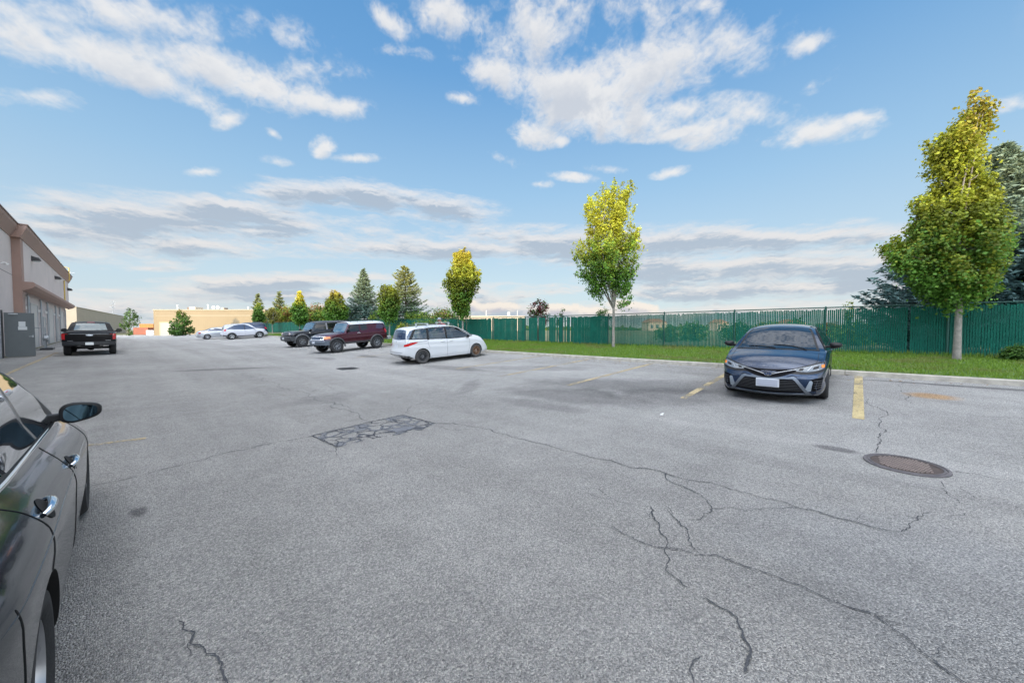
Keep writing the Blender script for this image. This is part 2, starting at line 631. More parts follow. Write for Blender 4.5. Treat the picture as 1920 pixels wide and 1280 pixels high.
xs = list(np.linspace(-4.0, 6, 14)) + list(np.linspace(6.3, KX, 26))
ys = list(np.linspace(-45, 8, 20)) + list(np.linspace(9, 20, 14)) + list(np.linspace(22, 118, 42))
lot = sheet('asphalt_lot', 0, 0, 0, 0, 0, 0, gz, M_ASPH, ys, xs)
put_props(lot, 'old grey asphalt of the parking lot', kind='structure')

# wide land all round, a little under the lot and the grass
M_LAND = mat('meadow', (.11, .14, .045), 0.95, noise=(0.05, .45, (.20, .17, .08)), bump=0.6, bscale=1.5)
gx = [-2500, -900, -400, -150, -60, -20, -4.2] + list(np.linspace(-3, 13, 9)) + [FX, FX + .5, 25, 40, 70, 120, 250, 500, 1000, 2500]
gy = [-2500, -900, -300, -120, -60] + list(np.linspace(-45, 118, 28)) + [140, 200, 350, 700, 1500, 2600]
land = sheet('ground', 0, 0, 0, 0, 0, 0, lambda x, y: gz(max(-4, min(x, 30)), max(-45, min(y, 118))) - 0.06, M_LAND, gy, gx)
put_props(land, kind='structure')

# paved yard beyond the end of the left building
M_CONC = mat('concrete', (.42, .39, .34), 0.85, noise=(3.0, .22), bump=0.35, bscale=60)
yard = sheet('pavement', -60, -4.02, 70, 118, 10, 20, lambda x, y: gz(x, y) - 0.01, M_ASPH)
put_props(yard, kind='structure')

# kerb
mb = MB()
prof = [(KX - .004, -.05), (KX + .012, .105), (KX + .03, .122), (GX - .02, .125), (GX, .118), (GX, -.05)]
kys = list(np.arange(-12, 61, 1.0))
for seg in range(len(kys) - 1):
    joint = (seg % 3 == 0)
    y0, y1 = kys[seg] + (0.006 if joint else 0), kys[seg + 1] - (0.006 if seg % 3 == 2 else 0)
    v = []
    for yv in (y0, y1):
        zb = 0.0617 * (KX - 6.48) + 0.0085 * sp(min(yv, 62) - 12.8, 1.2)
        v += [(x, yv, zb + z) for x, z in prof]
    n = len(prof)
    fs = [(i, i + 1, n + i + 1, n + i) for i in range(n - 1)]
    fs += [tuple(range(n)), tuple(reversed(range(n, 2 * n)))]
    mb.add(v, fs)
M_KERB = mat('kerb_concrete', (.36, .33, .28), 0.88, noise=(5.0, .28), bump=0.5, bscale=90)
kerb = mb.build('kerb', M_KERB, None, smooth=40)
put_props(kerb, kind='structure')

# grass strip
M_TURF = mat('turf', (.055, .12, .02), 0.95, noise=(2.5, .35, (.11, .18, .035)), bump=0.8, bscale=60)
gst = sheet('grass_verge', 0, 0, 0, 0, 0, 0, lambda x, y: gz(x, y) + 0.0, M_TURF, list(np.linspace(-12, 62, 60)), [GX - .004] + list(np.linspace(13.6, FX + .6, 12)))
put_props(gst, kind='structure')


def grass_blades():
    rg = np.random.default_rng(5)
    n = 110000
    y = -6 + 30 * rg.random(n) ** 1.25
    far = rg.random(n) < 0.25
    y[far] = 24 + 34 * rg.random(far.sum())
    x = GX + 0.02 + (FX + .3 - GX) * rg.random(n)
    z = np.array([gz(a, b) for a, b in zip(x, y)])
    h = (0.035 + 0.055 * rg.random(n)) * np.where(x > FX - .35, 2.0, 1.0) * (1 + (y > 24) * .4)
    w = 0.006 + 0.008 * rg.random(n) + (y > 12) * .006
    a = rg.random(n) * 2 * math.pi
    lean = (rg.random(n) - .5) * .06
    lean2 = (rg.random(n) - .5) * .06
    v = np.empty((n, 3, 3), np.float32)
    v[:, 0] = np.c_[x - w * np.cos(a), y - w * np.sin(a), z]
    v[:, 1] = np.c_[x + w * np.cos(a), y + w * np.sin(a), z]
    v[:, 2] = np.c_[x + lean, y + lean2, z + h]
    me = bpy.data.meshes.new('grass')
    me.from_pydata(v.reshape(-1, 3).tolist(), [], np.arange(3 * n).reshape(-1, 3).tolist())
    ca = me.color_attributes.new('tint', 'FLOAT_COLOR', 'POINT')
    tt = np.repeat(rg.random(n), 3)
    c = np.ones((3 * n, 4), np.float32)
    c[:, 0] = .10 + .10 * tt
    c[:, 1] = .185 + .12 * tt
    c[:, 2] = .018 + .02 * tt
    dry = np.array([max(0, pnoise(Vector((a * .9, b_ * .9, 1.7))) + .5 * pnoise(Vector((a * 3, b_ * 3, 5.)))) for a, b_ in zip(x, y)])
    dr = np.repeat(np.clip(dry * 1.5, 0, .8), 3)[:, None]
    c[:, :3] = c[:, :3] * (1 - dr) + np.array([[.20, .19, .06]]) * dr
    ca.data.foreach_set('color', c.ravel())
    me.materials.append(leaf_mat('grass_blade', 0.35))
    o = bpy.data.objects.new('grass', me)
    C.objects.link(o)
    put_props(o, 'short mown grass of the verge between kerb and green fence', 'grass', kind='stuff')


def leaf_mat(name, trans=0.45, rough=0.5):
    if name in MATS:
        return MATS[name]
    m = bpy.data.materials.new(name)
    m.use_nodes = True
    t = NT(m.node_tree)
    for n in list(m.node_tree.nodes):
        m.node_tree.nodes.remove(n)
    at = t.n('ShaderNodeAttribute', attribute_name='tint')
    d = t.n('ShaderNodeBsdfPrincipled')
    d.inputs['Roughness'].default_value = rough
    d.inputs['Specular IOR Level'].default_value = 0.3
    t.put(d.inputs['Base Color'], at.outputs['Color'])
    tr = t.n('ShaderNodeBsdfTranslucent')
    t.put(tr.inputs[0], at.outputs['Color'])
    mx = t.n('ShaderNodeMixShader')
    mx.inputs[0].default_value = trans
    m.node_tree.links.new(d.outputs[0], mx.inputs[1])
    m.node_tree.links.new(tr.outputs[0], mx.inputs[2])
    o = t.n('ShaderNodeOutputMaterial')
    m.node_tree.links.new(mx.outputs[0], o.inputs[0])
    MATS[name] = m
    return m


grass_blades()

# ------------------------------------------------------------------ painted lines
def paint_mat(name, col, wear):
    m = bpy.data.materials.new(name)
    m.use_nodes = True
    t = NT(m.node_tree)
    b = m.node_tree.nodes['Principled BSDF']
    b.inputs['Roughness'].default_value = 0.75
    co = t.n('ShaderNodeTexCoord').outputs['Object']
    f = t.math('ADD', t.math('MULTIPLY', t.noise(co, 26, 5, .8), .6), t.math('MULTIPLY', t.noise(co, 2.6, 4, .6), .45))
    worn = t.mapr(f, wear - .05, wear + .05)
    t.put(b.inputs['Base Color'], t.mix(t.mapr(t.noise(co, 9, 3), .35, .65), col, tuple(c * .82 for c in col)))
    tr = t.n('ShaderNodeBsdfTransparent')
    mx = t.n('ShaderNodeMixShader')
    t.put(mx.inputs[0], worn)
    o = m.node_tree.nodes['Material Output']
    m.node_tree.links.new(tr.outputs[0], mx.inputs[1])
    m.node_tree.links.new(b.outputs[0], mx.inputs[2])
    m.node_tree.links.new(mx.outputs[0], o.inputs[0])
    return m


M_YEL = paint_mat('yellow_paint', (.42, .335, .17), .475)
M_YELM = paint_mat('faded_yellow_paint', (.40, .32, .18), .505)
M_YELW = paint_mat('worn_yellow_paint', (.42, .33, .19), .51)


def ribbon(name, a, b, w, m, n=24, lift=.006):
    a, b = Vector(a[:2]), Vector(b[:2])
    d = (b - a).normalized()
    q = Vector((-d.y, d.x)) * w / 2
    vs = []
    for i in range(n + 1):
        p = a.lerp(b, i / n)
        for s_ in (-1, 1):
            x, y = p.x + q.x * s_, p.y + q.y * s_
            vs.append((x, y, gz(min(x, KX), y) + lift))
    mb = MB()
    mb.add(vs, [(2 * i, 2 * i + 1, 2 * i + 3, 2 * i + 2) for i in range(n)])
    o = mb.build(name, m)
    return put_props(o, kind='structure')


for (xa, ya, xb, yb, mm, w) in [(12.98, -.26, 8.36, -.18, M_YEL, .15), (12.98, 2.50, 8.30, 2.58, M_YELM, .14), (12.98, 5.08, 8.20, 5.5, M_YELW, .14), (12.98, 7.7, 8.3, 8.14, M_YELW, .14),
                                (12.98, 10.25, 8.6, 10.8, M_YELW, .12), (12.98, 18.4, 8.3, 18.6, M_YELW, .12), (12.98, -2.95, 8.36, -2.9, M_YEL, .15),
                                (-.5, 7.74, .24, 7.6, M_YELW, .11), (-2.68, 13.0, -2.6, 36, M_YELW, .13), (-4.0, 18.2, -2.65, 18.0, M_YELW, .12)]:
    ribbon('parking_line', (xa, ya), (xb, yb), w, mm)

# ------------------------------------------------------------------ cracks in the pavement
M_CRACK = mat('crack', (.050, .052, .058), 0.95, noise=(120, .7))
rc = random.Random(11)


def crack(mb, pts, w0=.012, w1=.006, rough=.09, sub=5):
    P = [gnd(*p) for p in pts]
    P = [Vector((p.x, p.y)) for p in P]
    lv = 0
    while lv < 8 and max((q - p).length for p, q in zip(P, P[1:])) > .022:
        Q = [P[0]]
        for a, b in zip(P, P[1:]):
            L = (b - a).length
            if L > .022:
                nrm = Vector((-(b - a).y, (b - a).x)).normalized()
                Q.append(a.lerp(b, rc.uniform(.4, .6)) + nrm * max(-.16, min(.16, rc.gauss(0, rough))) * L)
            Q.append(b)
        P = Q
        lv += 1
    n = len(P)
    vs = []
    for i, p in enumerate(P):
        base_w = 0.66 * min(.0175, w0 + (w1 - w0) * i / n)
        slow = .75 + .9 * pnoise(Vector((p.x * 5, p.y * 5, 3.1)))
        w = max(.003, base_w * max(.5, slow) * rc.uniform(.55, 1.5))
        d = (P[min(i + 1, n - 1)] - P[max(i - 1, 0)])
        d = d.normalized() if d.length > 1e-9 else Vector((1, 0))
        q = Vector((-d.y, d.x)) * w / 2 * (0.2 if i in (0, n - 1) else 1)
        for s_ in (-1, 1):
            x, y = p.x + q.x * s_, p.y + q.y * s_
            vs.append((x, y, gz(min(x, KX - .01), y) + .009))
    # hairline side branches
    if n > 30:
        for _ in range(max(1, n // 60)):
            i = rc.randrange(5, n - 5)
            p = P[i]
            an = rc.uniform(0, 6.28)
            prev_ = p.copy()
            for k in range(rc.randrange(4, 11)):
                an += rc.uniform(-.6, .6)
                q = prev_ + Vector((math.cos(an), math.sin(an))) * .022
                nn_ = Vector((-math.sin(an), math.cos(an))) * .0016
                zz = gz(min(q.x, KX - .01), q.y) + .0095
                mb.add([(prev_.x - nn_.x, prev_.y - nn_.y, zz), (prev_.x + nn_.x, prev_.y + nn_.y, zz), (q.x + nn_.x, q.y + nn_.y, zz), (q.x - nn_.x, q.y - nn_.y, zz)], [(0, 1, 2, 3)])
                prev_ = q
    mb.add(vs, [(2 * i, 2 * i + 1, 2 * i + 3, 2 * i + 2) for i in range(n - 1)])


CR = [
    ([(174, 910), (290, 884), (400, 855), (500, 833), (590, 817)], .018, .014),
    ([(812, 793), (850, 794), (900, 802), (960, 820), (1030, 836), (1100, 855), (1180, 877), (1248, 888)], .016, .014),
    ([(1248, 888), (1330, 905), (1400, 925), (1470, 942), (1540, 962), (1600, 978), (1690, 998)], .018, .010),
    ([(1690, 998), (1712, 978), (1735, 963), (1760, 962)], .010, .006), ([(1770, 968), (1810, 963)], .006, .004),
    ([(1248, 888), (1250, 900), (1290, 917), (1320, 934), (1336, 955), (1370, 952), (1420, 956), (1500, 952)], .014, .006),
    ([(1190, 900), (1150, 880)], .008, .004), ([(1336, 955), (1316, 972), (1290, 976)], .010, .006),
    ([(1220, 950), (1236, 985), (1250, 1010), (1246, 1030), (1248, 1070), (1268, 1085), (1294, 1104)], .016, .010),
    ([(1253, 950), (1262, 970), (1290, 1000), (1312, 1038)], .012, .010),
    ([(1146, 986), (1180, 1006), (1215, 1022), (1248, 1028), (1300, 1040), (1340, 1040), (1380, 1056), (1450, 1080), (1520, 1108), (1560, 1128)], .014, .016),
    ([(1560, 1128), (1600, 1142), (1640, 1152), (1698, 1174)], .014, .008), ([(1640, 1152), (1700, 1196), (1740, 1232), (1790, 1268), (1830, 1300)], .012, .014),
    ([(1320, 1120), (1350, 1140), (1382, 1158), (1396, 1200), (1402, 1240), (1396, 1262)], .010, .022),
    ([(1318, 1232), (1300, 1240), (1294, 1262), (1302, 1300)], .012, .030),
    ([(1630, 748), (1626, 755), (1650, 766), (1655, 782), (1650, 793), (1661, 806), (1645, 820), (1648, 838), (1642, 850)], .012, .016),
    ([(1690, 732), (1704, 746), (1708, 758)], .014, .010), ([(1702, 715), (1706, 730)], .010, .006),
    ([(1790, 884), (1830, 889), (1880, 899), (1960, 912)], .018, .020), ([(1760, 902), (1776, 925), (1800, 945)], .010, .006), ([(1800, 912), (1830, 935)], .006, .004),
    ([(1730, 770), (1800, 776), (1850, 782), (1960, 783)], .010, .012), ([(1500, 748), (1560, 752), (1600, 757), (1660, 755), (1730, 768)], .008, .008),
    ([(703, 790), (660, 773), (600, 752), (540, 730), (490, 714), (440, 700)], .020, .016), ([(600, 752), (640, 758), (665, 772)], .014, .008), ([(570, 740), (540, 742), (500, 735)], .010, .008),
    ([(590, 735), (610, 722), (640, 735), (620, 742)], .010, .008), ([(760, 775), (770, 762), (790, 755), (830, 748)], .014, .008),
    ([(632, 836), (628, 848), (632, 856)], .012, .006), ([(628, 847), (605, 855)], .008, .004), ([(540, 829), (590, 829), (612, 828)], .006, .005),
    ([(815, 800), (850, 807), (900, 806)], .010, .005), ([(880, 798), (905, 792)], .008, .004),
    ([(335, 1165), (342, 1182), (366, 1188), (356, 1208), (385, 1220), (408, 1232), (418, 1262), (425, 1310)], .010, .026),
    ([(330, 1185), (345, 1182)], .012, .006), ([(240, 962), (260, 960), (275, 956)], .03, .012), ([(265, 922), (278, 920)], .012, .006),
    ([(222, 1140), (248, 1130)], .010, .006), ([(265, 1090), (292, 1084)], .010, .006), ([(1100, 925), (1140, 940)], .006, .004),
    ([(430, 692), (360, 684)], .012, .008), ([(860, 732), (800, 738), (730, 744)], .008, .008), ([(1300, 700), (1330, 704), (1350, 705)], .01, .008),
    ([(1095, 914), (1120, 917), (1160, 942), (1215, 950)], .007, .005), ([(1480, 905), (1540, 930), (1590, 950)], .004, .003),
]
mb = MB()
for c in CR:
    crack(mb, c[0], c[1] * 1.1, c[2] * 1.1)
o = mb.build('pavement_cracks', M_CRACK)
put_props(o, kind='structure')

# broken repair patch in the middle of the lot
corners = [gnd(585, 817), gnd(632, 838), gnd(700, 822), gnd(745, 815), gnd(790, 806), gnd(815, 794), gnd(755, 778), gnd(700, 790)]


def patch_mat():
    m = bpy.data.materials.new('broken_patch')
    m.use_nodes = True
    t = NT(m.node_tree)
    b = m.node_tree.nodes['Principled BSDF']
    b.inputs['Roughness'].default_value = .9
    co = t.n('ShaderNodeTexCoord').outputs['Object']
    w = t.noise(co, 2.5, 4, .6, 0, 1)
    vm = t.n('ShaderNodeVectorMath', operation='MULTIPLY_ADD')
    t.put(vm.inputs[0], w)
    vm.inputs[1].default_value = (.30, .30, 0)
    t.put(vm.inputs[2], co)
    vo = t.n('ShaderNodeTexVoronoi', feature='DISTANCE_TO_EDGE')
    vo.inputs['Scale'].default_value = 4.4
    vo.inputs['Randomness'].default_value = 1.0
    t.put(vo.inputs['Vector'], vm.outputs[0])
    wid = t.mapr(t.noise(co, 1.6, 3, .6), .42, .70, .012, .30)
    e = t.math('SUBTRACT', vo.outputs['Distance'], wid)
    f = t.mapr(e, -.02, .03)
    seam = t.mapr(vo.outputs['Distance'], .012, .05)
    st = t.noise(co, 45, 5, .8)
    lightc = t.ramp(st, [(.3, (.15, .15, .155)), (.5, (.27, .265, .26)), (.7, (.43, .42, .40))])
    darkc = t.ramp(st, [(.3, (.06, .064, .072)), (.5, (.13, .135, .145)), (.7, (.24, .24, .25))])
    c = t.mix(seam, (.028, .03, .038), darkc)
    t.put(b.inputs['Base Color'], c)
    tr = t.n('ShaderNodeBsdfTransparent')          # unbroken plates are the old asphalt itself
    mx = t.n('ShaderNodeMixShader')
    t.put(mx.inputs[0], t.math('MULTIPLY', f, seam))
    m.node_tree.links.new(b.outputs[0], mx.inputs[1])
    m.node_tree.links.new(tr.outputs[0], mx.inputs[2])
    m.node_tree.links.new(mx.outputs[0], m.node_tree.nodes['Material Output'].inputs[0])
    return m


mb = MB()
cen = sum(corners, Vector()) / len(corners)
ring = []
for i, a in enumerate(corners):
    b_ = corners[(i + 1) % len(corners)]
    for k in range(8):
        p = a.lerp(b_, k / 8)
        j = 0.025 if 0 < i < 5 else 0.006
        ring.append(Vector((p.x + rc.uniform(-j, j), p.y + rc.uniform(-j, j), 0)))
vs = [(p.x, p.y, gz(p.x, p.y) + .005) for p in ring] + [(cen.x, cen.y, gz(cen.x, cen.y) + .005)]
mb.add(vs, [(i, (i + 1) % len(ring), len(ring)) for i in range(len(ring))])
o = mb.build('pavement_patch', patch_mat())
put_props(o, kind='structure')
mb = MB()
for a, b_ in ((0, 1), (5, 6), (6, 7), (7, 0)):
    A, B = corners[a], corners[b_]
    P = [A.lerp(B, k / 14) + Vector((rc.uniform(-.008, .008), rc.uniform(-.008, .008), 0)) for k in range(15)]
    for p, q in zip(P, P[1:]):
        d = (q - p).normalized()
        n_ = Vector((-d.y, d.x, 0)) * rc.uniform(.006, .018)
        mb.add([p - n_ + Vector((0, 0, .008)), p + n_ + Vector((0, 0, .008)), q + n_ + Vector((0, 0, .008)), q - n_ + Vector((0, 0, .008))], [(0, 1, 2, 3)])
o = mb.build('patch_edge_cracks', M_CRACK)
put_props(o, kind='structure')
# tar smear beside the patch
mb = MB()
c0 = gnd(752, 806)
rg_ = [(c0.x + (.17 + .05 * math.sin(3 * t + 1)) * math.cos(t) * 1.1, c0.y + (.15 + .05 * math.cos(2 * t)) * math.sin(t)) for t in [2 * math.pi * i / 28 for i in range(28)]]
mb.add([(x, y, gz(x, y) + .0105) for x, y in rg_], [tuple(range(28))])
put_props(mb.build('tar_patch', mat('tar', (.12, .125, .14), .9, noise=(50, .5), bump=.3, bscale=80)), kind='structure')


M_LITTER = mat('litter', (.6, .6, .58), .8)
M_DRY = mat('dry_leaf', (.28, .17, .06), .8)
put_props(quick('litter', M_LITTER, None, lambda mb: mb.add([gnd(1238, 777, .012), gnd(1245, 776, .03), gnd(1243, 779, .012), gnd(1237, 780, .02)], [(0, 1, 2, 3)])), 'scrap of white paper litter lying on the asphalt between the cracked patch and the blue sedan', 'litter')
def _leaves(mb):
    rl = random.Random(8)
    for i in range(170):
        near = i < 150
        x = rl.uniform(12.2, 13.0) if near else rl.uniform(6, 13)
        y = rl.uniform(-4, 24) if near else rl.uniform(9.0, 24)
        a = rl.uniform(0, 6.28)
        s_ = rl.uniform(.02, .045)
        z = gz(x, y) + .012
        mb.add([(x + s_ * math.cos(a), y + s_ * math.sin(a), z), (x - s_ * .6 * math.sin(a), y + s_ * .6 * math.cos(a), z + .012), (x - s_ * math.cos(a), y - s_ * math.sin(a), z), (x + s_ * .6 * math.sin(a), y - s_ * .6 * math.cos(a), z + .008)], [(0, 1, 2, 3)])
put_props(quick('fallen_leaves', M_DRY, None, _leaves), 'small dry leaves scattered over the asphalt, most along the kerb', 'leaves', kind='stuff')


# ------------------------------------------------------------------ manhole cover
def manhole():
    c = gnd(1697, 872)
    root = empty('manhole_cover', (c.x, c.y, gz(c.x, c.y) + .002), 0, 'rusty round cast-iron manhole cover set in the asphalt', 'manhole cover')
    root.rotation_euler = (0, -math.atan2(gz(c.x + .3, c.y) - gz(c.x - .3, c.y), .6), 0)
    root.scale = (.89, .89, 1)
    iron = mat('rusty_iron', (.055, .042, .04), .85, metal=.1, noise=(14, .4, (.10, .075, .065)), bump=.5, bscale=120)
    iron2 = mat('iron_frame', (.12, .11, .115), .75, metal=.2, noise=(14, .35), bump=.5, bscale=120)

    def frame(mb):
        mb.lathe([(.405, .004), (.40, .014), (.372, .016), (.37, .006), (.352, .006), (.35, .015), (.335, .015), (.333, .0)], n=64, axis='z')
    quick('frame', iron2, root, frame, smooth=50)

    stud = mat('worn_iron', (.24, .19, .17), .55, metal=.3, noise=(20, .3))

    def lid(mb):
        mb.lathe([(.331, .002), (.329, .012), (.31, .013), (.308, .009), (0.0, .009)], n=64, axis='z')
        k = 0
        s_ = .052
        for i in range(-7, 8):
            for j in range(-7, 8):
                x, y = i * s_ * .82, j * s_ * .60 + (i % 2) * s_ * .3
                if math.hypot(x, y) < .285:
                    mb.box(x - .017, y - .0095, .008, x + .017, y + .0095, .0165, stud)
    quick('lid', iron, root, lid)


manhole()

# catch-basin grate in the lot, near the parked vehicles
c = gnd(652, 691)
gr_ = empty('drain_grate', (c.x, c.y, gz(c.x, c.y) + .006), 0, 'dark square drain grate in the asphalt in front of the white minivan', 'drain grate')


def _gr(mb):
    for i in range(9):
        mb.box(-.3 + i * .07, -.3, .0, -.27 + i * .07, .3, .012)
    mb.box(-.34, -.34, -.002, -.30, .34, .012)
    mb.box(.30, -.34, -.002, .34, .34, .012)
    mb.box(-.30, -.34, -.002, .30, -.30, .0115)
    mb.box(-.30, .30, -.002, .30, .34, .0115)


quick('grate', mat('dark_iron', (.05, .05, .05), .7, metal=.3), gr_, _gr)

# ------------------------------------------------------------------ fence
M_GREEN = mat('green_slat', (.003, .10, .068), .6, noise=(2.0, .22), spec=.2)
M_GPOST = mat('green_post', (.003, .055, .04), .55)
M_GWIRE = mat('green_wire', (.006, .10, .075), .6)


def build_fence():
    y0, y1, pitch = -11.6, 83.0, 3.05
    root = empty('fence', (FX, 0, gz(FX, 0)), 0, 'long green chain-link fence with green privacy slats along the verge', 'fence')
    rf = random.Random(4)
    nb = int((y1 - y0) / pitch)
    inv = Matrix.Translation(-Vector((FX, 0, gz(FX, 0))))
    X = FX
    for b in range(nb + 1):
        y = y0 + b * pitch
        z = gz(FX, y)

        def post(mb):
            M = inv
            pts = [M @ Vector((X, y, z - .1)), M @ Vector((X, y, z + 1.72))]
            mb.tube(pts, .036, n=10)
            mb.tube([M @ Vector((X, y, z + 1.70)), M @ Vector((X, y, z + 1.755))], [.042, .012], n=10)
        quick('post', M_GPOST, root, post, smooth=40)
        if b == nb:
            break
        # how many slats are missing / how open the weave is
        ym = y + pitch / 2
        openness = 1.0 if ym < 8.7 else 0.0

        def slats(mb):
            step = .0585
            w = .0435 if openness else .0545
            yy = y + .045
            while yy < y + pitch - .04:
                skip = rf.random() < (.006 if openness else .03)
                if not openness and 9 < yy < 16 and rf.random() < .10:
                    skip = True
                if openness and yy < 1.6:
                    w = .046 if yy > -1.2 else .048
                if not skip:
                    zt = gz(FX, yy)
                    hh = 1.60 + rf.uniform(-.03, .03) - (.07 if rf.random() < .06 else 0)
                    tw = rf.uniform(-.004, .004)
                    v0 = inv @ Vector((X + .004, yy - w / 2, zt + .02))
                    mb.box(v0.x, v0.y, v0.z, v0.x + .006, v0.y + w + tw, v0.z + hh)
                yy += step
        quick('slat_panel', M_GREEN, root, slats)

        def mesh(mb):
            # diagonal woven wires in front of the slats
            st = .075 if ym < 20 else .15
            r_ = .0022 if ym < 20 else .004
            k = -1.66
            while k < pitch:
                for sgn in (1, -1):
                    a0, a1 = max(0, k), min(pitch, k + 1.66)
                    if a1 - a0 < .02:
                        continue
                    za, zb = a0 - k, a1 - k
                    if sgn < 0:
                        za, zb = 1.66 - za, 1.66 - zb
                    A = inv @ Vector((X - .006 - .003 * sgn, y + a0, gz(FX, y + a0) + .02 + za))
                    B = inv @ Vector((X - .006 - .003 * sgn, y + a1, gz(FX, y + a1) + .02 + zb))
                    mb.tube([A, B], r_, n=3, cap=False)
                k += st
        if ym < 45:
            quick('chain_link', M_GWIRE, root, mesh)

    def rail(mb):
        pts = [inv @ Vector((X, y, gz(FX, y) + 1.70)) for y in np.linspace(y0, y1, 40)]
        mb.tube(pts, .021, n=8)
    quick('top_rail', M_GPOST, root, rail, smooth=50)


build_fence()

# ------------------------------------------------------------------ left warehouse building
M_STUC = mat('beige_stucco', (.60, .52, .49), .9, noise=(.6, .07), bump=.15, bscale=70)
M_TRIM = mat('brown_pink_trim', (.34, .225, .185), .85, noise=(1.0, .08), bump=.12, bscale=70)
M_TRIMD = mat('coping', (.16, .11, .10), .5)
M_GREYD = mat('grey_door', (.115, .13, .135), .5, noise=(3, .08))
M_WHITED = mat('white_door', (.44, .44, .44), .5, noise=(3, .05))
M_METAL = mat('galvanised', (.38, .40, .42), .45, metal=.6)
M_DARK = mat('dark_fixture', (.03, .03, .034), .45)
M_WHITE = mat('white_plastic', (.75, .75, .74), .4)
M_YPIPE = mat('yellow_gas_pipe', (.62, .44, .10), .5)
M_STONE = None


def stone_mat():
    m = bpy.data.materials.new('stone_veneer')
    m.use_nodes = True
    t = NT(m.node_tree)
    b = m.node_tree.nodes['Principled BSDF']
    b.inputs['Roughness'].default_value = .9
    co = t.n('ShaderNodeTexCoord').outputs['Object']
    sp_ = t.n('ShaderNodeSeparateXYZ')
    t.put(sp_.inputs[0], co)
    br = t.n('ShaderNodeTexBrick')
    t.put(br.inputs['Vector'], t.comb(t.math('ADD', sp_.outputs[0], sp_.outputs[1]), sp_.outputs[2]))
    br.inputs['Scale'].default_value = 1.0
    br.inputs['Brick Width'].default_value = .38
    br.inputs['Row Height'].default_value = .19
    br.inputs['Mortar Size'].default_value = .008
    br.inputs['Color1'].default_value = (.42, .43, .44, 1)
    br.inputs['Color2'].default_value = (.27, .28, .30, 1)
    br.inputs['Mortar'].default_value = (.15, .15, .15, 1)
    t.put(b.inputs['Base Color'], t.mix(t.math('MULTIPLY', t.noise(co, 12, 4, .7), .5), br.outputs[0], (.5, .5, .5)))
    return m


M_STONE = stone_mat()
BZ = 8.14


